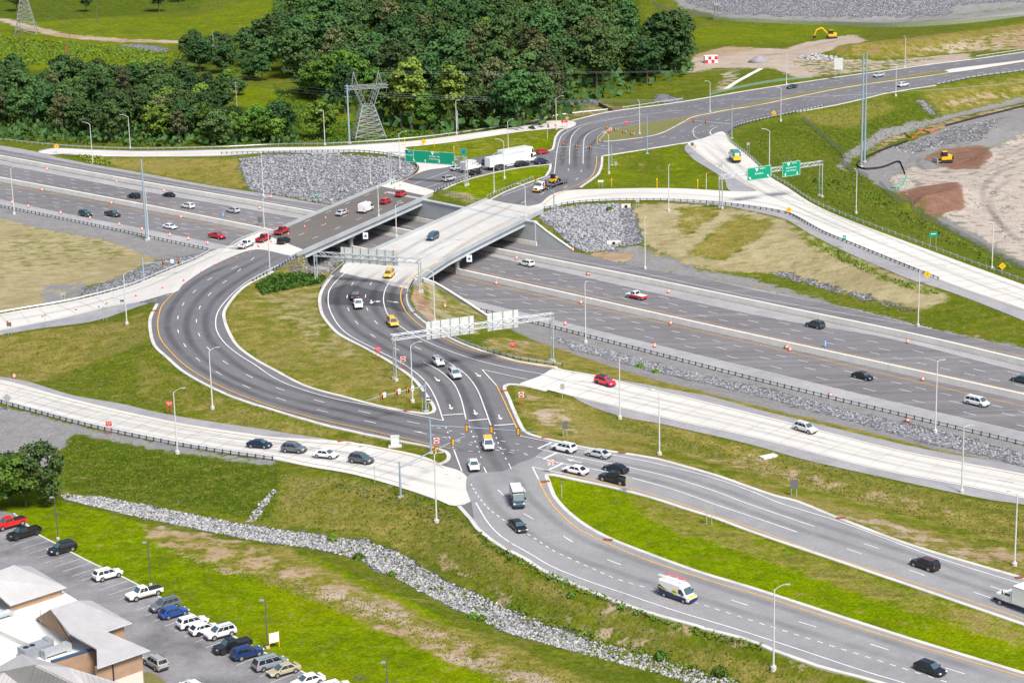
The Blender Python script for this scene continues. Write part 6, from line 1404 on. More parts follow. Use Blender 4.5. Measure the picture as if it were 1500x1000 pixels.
def panel(t, A, d, org, x0, x1, zc, hh, mat, name, front, off=.75, ribs=True, border=None):
    """sign panel on the truss from pixel x0 to x1; front=+1: face toward the camera"""
    s = Vector((-d.y, d.x, 0)); s = s if s.y < 0 else -s   # side toward the camera
    def par(px):
        lo, hi = -.3, 1.3
        for _ in range(40):
            mid = (lo+hi)/2; q = A[0].lerp(A[1], mid)+s*off*front; x = project(np.array([q.x, q.y, zc]))[0][0]
            if (x < px) == (project(np.array(A[1]))[0][0] > project(np.array(A[0]))[0][0]): lo = mid
            else: hi = mid
        return A[0].lerp(A[1], (lo+hi)/2)
    p0, p1 = par(x0), par(x1); c_ = (p0+p1)/2+s*off*front; W = (p1-p0).length; yaw = math.atan2((p1-p0).y, (p1-p0).x)
    m = MB(); m.box((0,0,0), (W,.06,hh)); o = obj(name, m, mat, t); o.location = Vector((c_.x, c_.y, zc))-org; o.rotation_euler = (0,0,yaw)
    if ribs:
        k = max(2, int(W/1.9))
        for i in range(k): m = MB(); m.box((-W/2+W*(i+.5)/k, -.11 if front < 0 else .11, 0), (.13,.16,hh*1.08)); obj('support_rib', m, M['rail_dark'] if front < 0 else M['galv'], o)
    if border is not None:
        m = MB(); 
        for z in (hh/2-.1, -hh/2+.1): m.box((0,-.035,z), (W-.12,.02,.06))
        for x in (W/2-.1, -W/2+.1): m.box((x,-.035,0), (.06,.02,hh-.12))
        obj('border', m, M['text'], o)
    return o, W
# the two gantries seen from behind
A = base(463.5,412); Bq = base(616,428); zt = A.z+hgt(A, 371.5)
t, a, b, d = gantry('overhead sign gantry at the start of the white deck, one long panel seen from behind', A, Bq, zt); panel(t, (a,b), d, Vector(A), 499.5, 583, zt+.1, 3.6, M['signback_l'], 'sign_panel', -1)
A = base(579,556.7); Bq = base(809,530); zt = A.z+hgt(A, 494)
t, a, b, d = gantry('overhead sign gantry across the main curve with two panels seen from behind', A, Bq, zt); panel(t, (a,b), d, Vector(A), 624.5, 694, zt+.2, 3.7, M['signback_l'], 'sign_panel', -1); panel(t, (a,b), d, Vector(A), 714, 759, zt+.2, 3.7, M['signback_l'], 'sign_panel', -1)
def shield(o, x, z, r, num):
    m = MB(); m.add([(x-r,-.05,z+r*.8),(x+r,-.05,z+r*.8),(x,-.05,z-r)], [(0,1,2)]); obj('route_marker', m, M['text'], o); textobj(num, r*.62, M['signgrey'], o, (x,-.065,z+r*.42), (PI/2,0,0), 'lettering', .004)
def darrow(o, x, z, ang, L=.9):
    m = MB(); ca, sa = math.cos(ang), math.sin(ang); q = lambda u, v: (x+u*ca-v*sa, -.05, z+u*sa+v*ca)
    m.quad(q(-L/2,-.1), q(.05,-.1), q(.05,.1), q(-L/2,.1)); m.quad(q(0,-.32), q(L/2,0), q(0,.32)); obj('arrow_symbol', m, M['text'], o)
def T_(o, s, x, z, size): textobj(s, size, M['text'], o, (x,-.05,z), (PI/2,0,0), 'lettering', .006)
A = base(572,262); Bq = base(684,272); A = P(572,265,ZD-.3); zt = Bq.z+hgt(Bq, 233)
t, a, b, d = gantry('overhead gantry before the brown-decked bridge with one very long green sign', A, Bq, zt); o, W = panel(t, (a,b), d, Vector(A), 593.3, 666, zt-.1, 3.7, M['green'], 'sign_panel', 1, border=1)
T_(o, 'EAST', -W*.41, 1.35, .42); T_(o, 'Knoxville', -W*.42, .3, .62); m = MB(); m.disc((-W*.465,-.045,1.25), .42, (0,1,0), 16, .02); obj('interstate_shield', m, M['shblue'], o); m = MB(); m.box((-W*.33,-.045,.55), (.1,.02,2.4)); obj('divider', m, M['text'], o)
shield(o, W*.06, 1.25, .62, '255'); T_(o, 'SOUTH', W*.15, 1.45, .45); T_(o, 'Donelson Pike', W*.1, .35, .62); T_(o, "& Int'l Airport", W*.1, -.45, .62); darrow(o, -W*.32, -1.1, PI*.72); darrow(o, -W*.09, -1.1, PI/2); darrow(o, W*.19, -1.1, PI/2); darrow(o, W*.465, -1.1, PI/2)
B3 = base(680.5,252); t = thing('route_sign', 'small green square sign with a blue shield above the gantry leg', 'sign', P(680.5,272,Bq.z)); h = hgt(Vector(t.location), 222); m = MB(); m.box((0,-.9,h), (1.5,.06,2.0)); o = obj('panel', m, M['green'], t); m = MB(); m.disc((0,-.95,h), .4, (0,1,0), 14, .02); obj('route_marker', m, M['shblue'], o); m = MB(); m.tube([(0,-.85,0),(0,-.85,h)], .08, 6); obj('post', m, M['galv'], t)
A = base(1056,305); Bq = base(1202,288); zt = A.z+hgt(A, 259.5)
t, a, b, d = gantry('overhead gantry over the airport ramp carrying two green signs', A, Bq, zt); o, W = panel(t, (a,b), d, Vector(A), 1094.5, 1129.5, zt-.2, 3.6, M['green'], 'sign_panel', 1, border=1)
shield(o, -W*.1, .95, .55, '255'); T_(o, 'NORTH', W*.14, 1.15, .55); T_(o, 'Donelson', 0, -.1, .72); darrow(o, -W*.38, -1.1, PI*.72, 1.1); darrow(o, W*.38, -1.1, PI*.72, 1.1)
o, W = panel(t, (a,b), d, Vector(A), 1146, 1172.2, zt-.3, 4.1, M['green'], 'sign_panel', 1, border=1)
shield(o, -W*.16, 1.35, .55, '255'); T_(o, 'SOUTH', W*.16, 1.5, .5); T_(o, 'Donelson Pike', 0, .35, .62); T_(o, "& Int'l Airport", 0, -.45, .6); darrow(o, -W*.33, -1.4, -PI/2, .9); darrow(o, W*.33, -1.4, -PI/2, .9)
# ------------------------------------------------------------------ roadside signs
def sign(kind, bx, by, ty, label, w=1.1, h=1.1, posts=1, back=None, yaw=0, pm='galv'):
    B = base(bx, by); H = hgt(B, ty); t = thing({'wrong':'wrong_way_sign','dne':'do_not_enter_sign'}.get(kind, 'road_sign'), label, 'sign', B, yaw)
    for x in ([0] if posts == 1 else [-w*.32, w*.32]): m = MB(); m.box((x, .06, H/2), (.09,.07,H+.1)); obj('post', m, M[pm], t)
    zc = H-h/2
    if kind == 'wrong':
        m = MB(); m.box((0,0,zc), (w,.04,h)); o = obj('panel', m, M['red'], t); T_2 = textobj('WRONG', h*.34, M['text'], o, (0,-.03,zc+h*.2), (PI/2,0,0), 'lettering', .004); textobj('WAY', h*.34, M['text'], o, (0,-.03,zc-h*.2), (PI/2,0,0), 'lettering', .004)
    elif kind == 'dne':
        m = MB(); m.box((0,0,zc), (w,.04,h)); o = obj('panel', m, M['refl'], t); m = MB(); m.disc((0,-.03,zc), w*.45, (0,1,0), 24, .02); q = obj('red_disc', m, M['red'], o); m = MB(); m.box((0,-.05,zc), (w*.66,.02,h*.16)); obj('white_bar', m, M['refl'], o)
    elif kind == 'diamond':
        m = MB(); r = w*.7; m.add([(r,-.02,zc),(0,-.02,zc+r),(-r,-.02,zc),(0,-.02,zc-r),(r,.02,zc),(0,.02,zc+r),(-r,.02,zc),(0,.02,zc-r)], [(3,2,1,0),(4,5,6,7),(0,1,5,4),(1,2,6,5),(2,3,7,6),(3,0,4,7)]); o = obj('panel', m, M[back or 'diam'], t)
        if not back: m = MB(); m.tube([(-.1,-.04,zc-.35),(-.1,-.04,zc),(.12,-.04,zc+.2)], .06, 5); m.add([(.02,-.05,zc+.2),(.28,-.05,zc+.4),(.22,-.05,zc+.06)],[(0,1,2)]); obj('arrow_symbol', m, M['black'], o)
    elif kind == 'green':
        m = MB(); m.box((0,0,zc), (w,.04,h)); o = obj('panel', m, M['green'], t); m = MB(); m.box((0,-.03,zc+h*.12), (w*.6,.02,h*.14)); m2 = obj('lettering', m, M['text'], o)
    elif kind == 'oneway':
        m = MB(); m.box((0,0,zc), (w,.04,h)); o = obj('panel', m, M['black'], t); m = MB(); m.box((-.1,-.03,zc), (w*.55,.02,h*.3)); m.add([(w*.2,-.035,zc-h*.35),(w*.45,-.035,zc),(w*.2,-.035,zc+h*.35)],[(0,1,2)]); obj('arrow_symbol', m, M['text'], o)
    elif kind == 'noturn':
        m = MB(); m.box((0,0,zc), (w,.04,h)); o = obj('panel', m, M['refl'], t); m = MB()
        for k in range(20): a0 = 2*PI*k/20; a1 = 2*PI*(k+1)/20; R1 = w*.42; m.box((R1*math.cos((a0+a1)/2),-.03,zc+R1*math.sin((a0+a1)/2)), (.15,.02,.1), 0, 1, -(a0+a1)/2-PI/2)
        m.box((0,-.032,zc), (w*.8,.02,.09), 0, 1, PI/4); obj('red_ring', m, M['red'], o); m = MB(); m.tube([(.12,-.04,zc-.25),(.12,-.04,zc+.1),(-.15,-.04,zc+.1)], .05, 5); obj('turn_arrow', m, M['black'], o)
    else:
        m = MB(); m.box((0,0,zc), (w,.04,h)); obj('panel', m, M[back or 'signback'], t)
    return t
for a in (('wrong',249,607,588,'red wrong way sign on the grass beside the western ramp'), ('wrong',160.5,637,617,'red wrong way sign on the western ramp guardrail side'), ('wrong',554,527,508,'red wrong way sign on the infield edge by the main curve'), ('wrong',752,517,501,'red wrong way sign near the gantry on the freeway verge'), ('wrong',827,187,176,'red wrong way sign at the north ramp merge',2.2), ('wrong',917,186,177,'red wrong way sign on the far side of the north median')):
    sign(*a[:5], w=a[5] if len(a) > 5 else 1.15, h=.85, posts=2, pm='redpost')
for a in (('dne',591,541,522,'do not enter sign beside the left leg of the two-panel gantry'), ('dne',764,594,574,'do not enter sign on the grass island at the intersection'), ('dne',640,663,641,'do not enter sign at the pointed island in the intersection'), ('dne',814,192.5,181.5,'do not enter sign by the kerb of the north crossover'), ('dne',894,197,187,'do not enter sign at the nose of the north median')):
    sign(*a[:5], w=1.0, h=1.0, posts=2, pm='redpost')
for x, y, ty, lab in ((83.5,224.5,211,'yellow diamond warning sign at the tip of the north-west ramp'), (620.5,212.5,204,'yellow diamond warning sign on the north ramp guardrail'), (1133.5,172,162,'yellow diamond warning sign by the dark north road guardrail'), (1155.5,313,303,'yellow diamond warning sign with an arrow at the airport ramp bend'), (1358,417,397,'yellow diamond warning sign at the end of the long dark guardrail'), (1468,399,385,'yellow diamond warning sign near the earthworks pit')): sign('diamond', x, y, ty, lab, 1.3, 1.6)
for x, y, ty, lab, w, h, n in ((12,602,577,'grey back of a diamond sign at the western ramp guardrail',1.3,1.6,1),(747,815,793,'grey back of a diamond sign on the outbound road verge',1.2,1.6,1)): sign('diamond', x, y, ty, lab, w, h, back='signback')
for x, y, ty, lab, w, h, n, bk in ((824,584,562,'grey back of a sign on the edge of the east ramp',.8,1.1,1,'signback'),(828,640,617,'tall two-post sign back beside the stop-line queue',1.0,1.5,2,'signgrey'),(921.5,722,698,'two-post grey sign behind the black pickup',1.1,1.5,2,'signback'),(1039,769,740,'two-post sign back on the wide grass median',1.3,1.4,2,'signback'),(1163,726,702,'dark two-post sign back on the brown grass by the divided road',1.4,1.6,2,'signgrey'),(823,730,705,'thin bare post on the tip of the bright median',.25,.4,1,'signgrey'),(549,707,682,'thin bare post on the western ramp shoulder',.2,.3,1,'galv'),
   (619,602,573,'grey sign back beside the loop-tip signal mast',1.0,1.3,1,'signgrey'),(14.5,491,472,'small two-post sign back at the far left of the coned ramp',1.1,.9,2,'signgrey'),(67,477,461,'thin post on the shoulder of the coned ramp',.25,.3,1,'signgrey'),(146,467,448,'thin dark post beside a low sign on the coned ramp',.3,.3,1,'signgrey'),(154,469,450,'small black and white sign on two posts by the coned ramp',1.1,.8,2,'signback'),(180,457,439,'two thin posts at the end of the coned ramp shoulder',.9,.5,2,'signgrey'),(93,442,429,'low sign with two legs beyond the coned ramp guardrail',1.2,.5,2,'signback'),(123,433,420,'short post sign at the stone bank',.3,.7,1,'signgrey'),
   (1055,277,240,'grey two-post sign back left of the airport gantry',1.2,1.0,2,'signback'),(1014,227,209,'two-post sign back at the top of the airport ramp shoulder',1.0,1.0,2,'signgrey'),(1096,224,209,'grey two-post sign back on the slope beyond the airport ramp',1.0,.8,2,'signback'),(902,246,237,'grey cabinet-like sign beside the crossover signal',.8,1.2,1,'signback'),(880,275,264,'low white two-post sign in the green swale',1.6,.5,2,'refl'),(831,192,171,'tall grey sign back on the north ramp merge',1.0,1.0,1,'signback'),(934,302,293,'small two-post sign back at the loop guardrail',1.0,.6,2,'signback'),(1037,303,296,'small sign at the loop guardrail near the gantry leg',.5,.8,1,'signback'),(1228,117,85,'large twin-post blank sign beyond the north road',3.2,4.4,2,'signback_l'),(381,330,318,'dark small sign back on the freeway barrier near the bridge',1.3,1.6,1,'signgrey'),(1155.5,239,239-8,'small dark sign back behind the second green panel',.8,.8,1,'signgrey')):
    sign('back', x, y, ty, lab, w, h, n, bk)
sign('noturn', 807,694,673, 'no left turn sign with a red ring at the bright median tip', 1.0, 1.0); sign('oneway', 628,602,582, 'black and white arrow sign at the tip of the loop infield', 1.0, .8); sign('noturn', 1018,226,212, 'no turn sign with a red ring at the top of the airport ramp', 1.0, 1.0, 2)
sign('green', 1367,361,340, 'green two-post sign on the slope below the airport ramp', 2.2, 1.2, 2); sign('green', 1236.5,364,345, 'small green marker sign at the seeded slope guardrail', .8, 1.3); sign('green', 463.5,298,283, 'small green marker sign at the foot of the stone slope', .7, 1.5)
for x, y, ty, lab in ((1209,508.5,498,'bright blue marker standing on the freeway median'), (327,319,311,'bright blue marker on the median near the silver SUV')):
    B = P(x, y, 0); H = hgt(B, ty); t = thing('mile_marker', lab, 'marker', B); m = MB(); m.box((0,0,H*.55), (.5,.05,H*.9)); o = obj('panel', m, M['blue'], t); m = MB()
    for k in range(4): m.box((0,-.04,H*(.25+.2*k)), (.26,.02,.16))
    obj('lettering', m, M['text'], o)
B = base(402,948); t = thing('notice_board', 'white two-part board on yellow posts beside a car park lamp post', 'sign', B, .5); 
for x in (-.75,.75): m = MB(); m.box((x,0,1.2), (.1,.1,2.5)); obj('post', m, M['diam'], t)
for z in (2.0, 1.2): m = MB(); m.box((0,-.05,z), (1.5,.05,.72)); obj('panel', m, M['refl'], t)
B = base(579,653); t = thing('signal_cabinet', 'pale grey control cabinet on a concrete pad by the loop road', 'cabinet', B); m = MB(); m.box((0,0,1.0), (1.5,.9,1.7)); m.box((0,0,1.9),(1.6,1.0,.12)); obj('cabinet', m, M['signback_l'], t); m = MB(); m.box((0,0,.05), (2.4,1.8,.3)); obj('pad', m, M['kerb'], t)
B = base(1126,669); m = MB(); m.box((0,0,.1), (3.2,1.6,.3), .5); tag(obj('drain_slab', m, M['conc_wall'], None, loc=B), 'pale flat concrete drain slab in the grass by the east ramp', 'drain slab')
# ------------------------------------------------------------------ drums and cones
def drum():
    t = thing('traffic_drum', 'x', 'traffic drum'); m = MB(); m.tube([(0,0,.08),(0,0,.34)], [.29,.28], 14); m.tube([(0,0,.52),(0,0,.66)], [.265,.255], 14); m.tube([(0,0,.84),(0,0,1.0),(0,0,1.06)], [.24,.225,.12], 14); obj('orange_bands', m, M['orange'], t)
    m = MB(); m.tube([(0,0,.34),(0,0,.52)], [.28,.265], 14); m.tube([(0,0,.66),(0,0,.84)], [.255,.24], 14); obj('white_bands', m, M['refl'], t); m = MB(); m.tube([(0,0,0),(0,0,.09)], [.42,.36], 14); obj('rubber_base', m, M['black'], t); return t
def cone():
    t = thing('traffic_cone', 'x', 'traffic cone'); m = MB(); m.tube([(0,0,.05),(0,0,.42)], [.19,.12], 12); m.tube([(0,0,.60),(0,0,.78)], [.075,.03], 12); obj('cone_body', m, M['orange'], t); m = MB(); m.tube([(0,0,.42),(0,0,.60)], [.12,.075], 12); obj('white_band', m, M['refl'], t); m = MB(); m.box((0,0,.025), (.42,.42,.05)); obj('cone_base', m, M['black'], t); return t
dp, cp_ = drum(), cone(); DR = [(69,249.5),(61.5,280),(170.7,267.5),(163,299),(17.5,298.5),(41.7,304),(89,313.5),(132,321.5),(175,330.5),(240,281),(265,319.5),(208,337.5),(249,346),(276,351.5),(304,358),(381,306.5),(397,290),(756.5,380),(727,416.5),(652,450),(839,368),(979,429),(851,445),(982,475.5),(828,476),(959,508.5),(1157,514),(1329.5,502.5),(1351.5,557.5),(21,553.5)]
for i, (x, y) in enumerate(DR):
    fr = not ((x, y) in ((652,450),(21,553.5)))
    p = P(x, y, .02) if fr else base(x, y); o = dp if i == 0 else dup(dp, p, 0); o.location = p; o['group'] = 'orange drums along the freeway'; o['label'] = 'orange and white striped traffic drum at the edge of the freeway lanes' if fr else ('lone orange drum on the bare bank by the white-decked bridge' if x > 600 else 'lone orange drum in the grass by the western ramp')
for x, y, lab in ((1214,578,'fallen orange drum lying by the freeway guardrail'), (1327,615,'fallen orange drum lying near the grey stone strip'), (860,401,'fallen orange drum against the outer freeway barrier'), (1150,508,'fallen orange drum on the median next to an upright one')):
    p = P(x, y, .35); o = dup(dp, p, 0, lab, 'fallen drums'); o.rotation_euler = (PI/2, 0, .8)
CN = [(596,265,1),(578,276.5,1),(586,272.5,1),(564,285.5,1),(536.5,297.5,1),(507,309.5,1),(477,321.5,1),(446.5,334,1),(422.5,345,1),(397,355,1),(379,362.5,1),(378,361,0),(362,370,0),(342,377.5,0),(317.5,388.5,0),(294.5,400,0),(269,411.5,0),(238,422.5,0),(199,434,0),(156.5,445,0),(111.5,454.5,0),(62.5,464,0),(11,472,0)]
for i, (x, y, dk) in enumerate(CN):
    p = base(x, y); p = Vector((p.x, p.y, p.z+.08)); o = cp_ if i == 0 else dup(cp_, p, 0, None, None, 1.1); o.location = p; o.scale = (1.1,)*3; o['group'] = 'cones on the bridge and ramp'; o['label'] = 'small orange traffic cone in the line over the brown deck' if dk else 'small orange traffic cone in the line along the concrete ramp'
RUST = plain('rusty_iron', (.24,.075,.035), .8, var=.3)
for x, y in ((890.7,791.6),(799,706.5),(911.5,664),(799.5,642),(597,602.5),(501,646),(1232,760),(1494,847),(608,459),(598.5,430),(739,573.5),(227,456)):
    g = wline([(x, y)], None, 0)[0]; m = MB(); m.box((0,0,.16), (1.5,.75,.22), random.choice((.3,-.4,.1))); tag(obj('drain_inlet', m, RUST, None, loc=(g[0], g[1], g[2])), 'small rust-coloured drain inlet set into the pale kerb', 'drain', 'drain inlets along the kerbs')
# ------------------------------------------------------------------ trees and plants
def quads_mesh(name, C, Nn, size, mats, rng, aspect=1.0):
    """many small leaf-clump faces: centres C, facing Nn"""
    n = len(C); t = rng.normal(size=(n, 3)); t -= (t*Nn).sum(1)[:, None]*Nn; t /= np.linalg.norm(t, axis=1)[:, None]; b = np.cross(Nn, t)
    s = size*(.65+.7*rng.random(n)); a = t*s[:, None]*.5; c = b*(s*aspect)[:, None]*.5; k = rng.normal(0, .18, (n, 4))*s[:, None]
    V = np.stack([C-a-c+Nn*k[:, :1], C+a-c*.7+Nn*k[:, 1:2], C+a*.8+c+Nn*k[:, 2:3], C-a*.7+c*.9+Nn*k[:, 3:4]], 1).reshape(-1, 3)
    me = bpy.data.meshes.new(name); me.vertices.add(4*n); me.vertices.foreach_set('co', V.astype(np.float32).ravel())
    me.loops.add(4*n); me.loops.foreach_set('vertex_index', np.arange(4*n, dtype=np.int32)); me.polygons.add(n); me.polygons.foreach_set('loop_start', np.arange(n, dtype=np.int32)*4); me.polygons.foreach_set('loop_total', np.full(n, 4, np.int32)); me.update(calc_edges=True); me.materials.append(mats); return me
def unit(v): return v/np.maximum(np.linalg.norm(v, axis=1), 1e-9)[:, None]
def tree_proto(seed, H, Rr, leaf, bark, nb=15, per=210, lo=.28, shape=1.0, ls=.62, kind='tree', label='', cat='tree'):
    rng = np.random.default_rng(seed); root = thing(kind, label, cat)
    m = MB(); lean = rng.normal(0, .35, 2); top = Vector((lean[0], lean[1], H*.78)); m.tube([(0,0,-.5), (0,0,H*.18), (lean[0]*.4, lean[1]*.4, H*.45), top], [H*.022, H*.017, H*.012, H*.004], 7)
    C = []; 
    for i in range(nb):
        f = (i+.5)/nb; z = H*(lo+(1-lo)*(f**.85)*.9); prof = math.sin(min(1, ((z/H-lo*.7)/(1-lo*.7)))*PI*.92)**.6*Rr*shape; a = i*2.4+rng.random()*.8; r = prof*(.35+.55*rng.random()) if i < nb-2 else prof*.25
        rb = Rr*(.34+.2*rng.random())*(1-.3*f); p = np.array([math.cos(a)*r+lean[0]*f, math.sin(a)*r+lean[1]*f, z]); C.append((p, rb))
        if i % 2 == 0: zb = max(H*.15, z-r*.9); m.tube([(lean[0]*.5*f, lean[1]*.5*f, zb), tuple(p*.6+np.array([0,0,zb])*.4*np.array([0,0,1])), tuple(p)], [H*.009, H*.006, H*.002], 5)
    P_, N_ = [], []
    for p, rb in C:
        d = unit(rng.normal(size=(per, 3))); d[:, 2] = np.where(d[:, 2] < -.25, -d[:, 2]*.6, d[:, 2]); d = unit(d); rr = rb*(rng.random(per)**.28)*(1+.22*rng.normal(size=per)); q = p+d*rr[:, None]*np.array([1.1, 1.1, .82]); P_.append(q); N_.append(unit(d+rng.normal(0, .55, (per, 3))+np.array([0, 0, .35])))
    me = quads_mesh('crown', np.concatenate(P_), np.concatenate(N_), ls, leaf, rng); o = bpy.data.objects.new('crown', me); link(o, root); obj('trunk', m, bark, root); return root
TP = {'d1': tree_proto(1, 14, 4.6, M['leaf'], M['bark']), 'd2': tree_proto(2, 15.5, 5.2, M['leaf'], M['bark'], 18), 'd3': tree_proto(3, 13, 5.6, M['leaf'], M['bark'], 17, 210, .22), 'd4': tree_proto(4, 17, 4.8, M['leaf'], M['bark'], 17, 200, .3),
      'm1': tree_proto(5, 13, 4.6, M['leaf_m'], M['bark'], 15, 210, .18), 'm2': tree_proto(6, 12, 5.0, M['leaf_m'], M['bark_pale'], 14, 200, .25), 'y1': tree_proto(7, 16, 4.2, M['leaf_y'], M['bark_pale'], 15, 170, .3), 'o1': tree_proto(8, 14, 4.6, M['leaf_o'], M['bark_pale'], 13, 120, .3, 1.0, .5),
      'big': tree_proto(9, 21, 7.4, M['leaf'], M['bark'], 24, 300, .12, 1.05, .8), 'near': tree_proto(10, 11.5, 4.2, M['leaf'], M['bark'], 17, 240, .2, 1.2, .36), 'near2': tree_proto(11, 10.5, 3.8, M['leaf_m'], M['bark'], 14, 230, .24, 1.2, .36)}
tused = set()
def plant(k, loc, s, label, group=None):
    pr = TP[k]
    if k not in tused: tused.add(k); o = pr; o.location = loc; o.rotation_euler = (0,0,random.random()*6.28); o.scale = (s*random.uniform(.9,1.1), s*random.uniform(.9,1.1), s)
    else: o = dup(pr, loc, random.random()*6.28, None, None, (s*random.uniform(.9,1.12), s*random.uniform(.9,1.12), s))
    o['label'] = label; o['category'] = 'tree'
    if group: o['group'] = group
    return o
def scatter(poly, n, dmin, rng, tries=60):
    poly = np.array(poly, float); w = at(poly); lo = w[:, :2].min(0); hi = w[:, :2].max(0); out = []
    cand = lo+(hi-lo)*rng.random((n*tries, 2)); z = hz(cand[:, 0], cand[:, 1]); ok = inpoly(project(np.column_stack([cand, z])), poly)
    for c_ in cand[ok]:
        if len(out) >= n: break
        if dmin <= 0 or not out or np.min(np.sum((np.array(out)-c_)**2, 1)) > dmin*dmin: out.append(c_)
    return np.array(out).reshape(-1, 2)
rg = np.random.default_rng(5)
def wood(poly, n, d, kinds, smin, smax, label, group):
    for p in scatter(poly, n, d, rg): plant(kinds[int(rg.integers(len(kinds)))], (p[0], p[1], float(hz(p[0], p[1]))-.2), smin+(smax-smin)*rg.random(), label, group)
wood([(-70,136),(60,136),(230,130),(262,136),(330,165),(330,208),(200,212),(-70,200)], 72, 5.8, ['d1','d2','d3','d4','d1','d2','m2','o1'], .8, 1.05, 'dark green tree in the belt of trees behind the north-west ramp', 'trees of the belt behind the north-west ramp')
wood([(225,190),(330,185),(430,196),(430,212),(230,213)], 16, 5.5, ['m1','m2','d3','m1'], .6, .95, 'bright mid green tree at the front of the belt by the north ramp', 'bright trees at the front of the belt')
wood([(268,98),(280,84),(400,70),(415,115),(385,130),(345,108),(300,112)], 17, 7.5, ['d1','d3','d4','d2'], .7, .95, 'dark tree in the grove left of the main wood', 'trees of the grove left of the main wood')
wood([(418,40),(405,85),(440,140),(500,168),(560,183),(600,192),(690,193),(790,185),(815,160),(860,146),(1000,108),(950,85),(920,60),(900,25),(800,20),(500,20)], 125, 9.0, ['d1','d2','d3','d4','d2','d3','m1','o1'], 1.1, 1.5, 'dark green tree of the dense wood above the north ramp', 'trees of the main wood')
wood([(398,-50),(395,22),(418,42),(500,22),(800,22),(905,30),(930,-20),(930,-50)], 52, 13, ['d1','d2','d3','d4','d2'], 1.1, 1.4, 'dark green tree in the far part of the wood at the top edge', 'trees of the far wood')
wood([(-70,22),(60,31),(290,16),(330,-20),(330,-50),(-70,-50)], 30, 12, ['d1','d2','d3','d2'], .8, 1.1, 'dark tree of the wood beyond the pale track at the top left', 'trees of the top-left wood')
for k, x, y, s, lab in (('y1',603,188,1.55,'tall yellow-green tree left of a paler one at the front of the wood'), ('y1',588,186,1.25,'yellowish green tree just right of the lattice pylon'), ('y1',663,190,1.42,'pale yellow narrow tree at the front of the wood'), ('m1',628,189,1.0,'mid green tree between two yellowish trees'), ('big',985,104,1.13,'huge dark round tree at the right end of the wood'), ('big',945,112,.78,'dark round tree beside the huge one at the end of the wood'), ('m1',473,203,1.05,'bright green tree left of the power pole and pylon'), ('m1',385,206,.9,'bright green tree by the ramp left of the meadow gap'), ('m2',403,209,.7,'small bright tree by the ramp guardrail'),
   ('d2',757,187,1.25,'dark tree standing at the pale track by the ramp'), ('d4',792,184,1.1,'dark tree at the right front corner of the wood'), ('o1',775,96,1.2,'grey half-bare tree in the middle of the wood'), ('o1',563,128,1.2,'half-bare tree with pale limbs behind the pylon'), ('m2',333,128,.62,'round shrub-like tree alone in the meadow'), ('d3',365,118,.7,'dark tree by the meadow utility pole'), ('d3',350,140,.55,'small dark tree below the utility pole in the meadow'),
   ('near',66,738,1.02,'multi-stemmed dark tree at the left edge above the car park'), ('near2',38,742,.95,'dark tree between two others at the left edge'), ('near2',-2,748,1.05,'dark tree cut off by the left edge above the red pickup'), ('near',15,738,.85,'dark leafy tree behind the others at the left edge'), ('near2',72,742,.35,'low bush at the foot of the multi-stemmed tree')):
    g = at([(x, y)])[0]; plant(k, (g[0], g[1], g[2]-.15), s, lab)
for k in TP:
    if k not in tused: remove(TP[k])
def leafpatch(name, label, poly, n, hgt_, size, mat, cat='undergrowth', aspect=1.3, spread=.3):
    rng = np.random.default_rng(len(poly)*7+n); p = scatter(poly, n, 0, rng, 40); k = len(p); z = hz(p[:, 0], p[:, 1])
    C = np.column_stack([p, z+hgt_*rng.random(k)**.8]); Nn = unit(np.column_stack([rng.normal(size=(k, 2)), np.abs(rng.normal(0, .7, k))])); o = bpy.data.objects.new(name, quads_mesh(name, C, Nn, size, mat, rng, aspect)); link(o); tag(o, label, cat, kind='stuff'); return o
leafpatch('undergrowth', 'low dark undergrowth at the foot of the trees along the north ramp', [(-60,138),(60,136),(230,132),(262,138),(330,168),(430,200),(440,213),(200,216),(-60,203)], 5200, 3.0, 1.1, M['leaf']); leafpatch('undergrowth', 'low dark undergrowth along the front of the main wood', [(400,-40),(400,30),(410,85),(440,145),(500,172),(560,194),(690,200),(810,186),(860,156),(1000,116),(1015,104),(960,70),(920,30),(930,-40)], 9500, 4.0, 1.7, M['leaf'])
leafpatch('meadow_plants', 'tall rough meadow plants left of the lattice pylon', [(400,125),(470,170),(560,190),(640,196),(600,203),(480,211),(430,208),(410,160)], 2600, .9, .55, M['leaf_m']); leafpatch('meadow_plants', 'rough meadow plants around the pale track', [(-60,48),(170,70),(270,80),(300,120),(200,92),(-60,100)], 3000, .8, .7, M['leaf_m'])
leafpatch('shrub_bed', 'bank of dense dark green plants at the head of the loop infield', [(374,420),(400,405),(440,403),(477,408),(468,416),(430,423),(385,433)], 2600, .9, .42, M['leaf_m']); leafpatch('shrub_bed', 'rough bushes along the foot of the green slope by the fence', [(1195,262),(1240,266),(1300,298),(1400,352),(1490,394),(1460,395),(1380,352),(1280,300),(1215,280)], 420, .9, .45, M['leaf_m'])
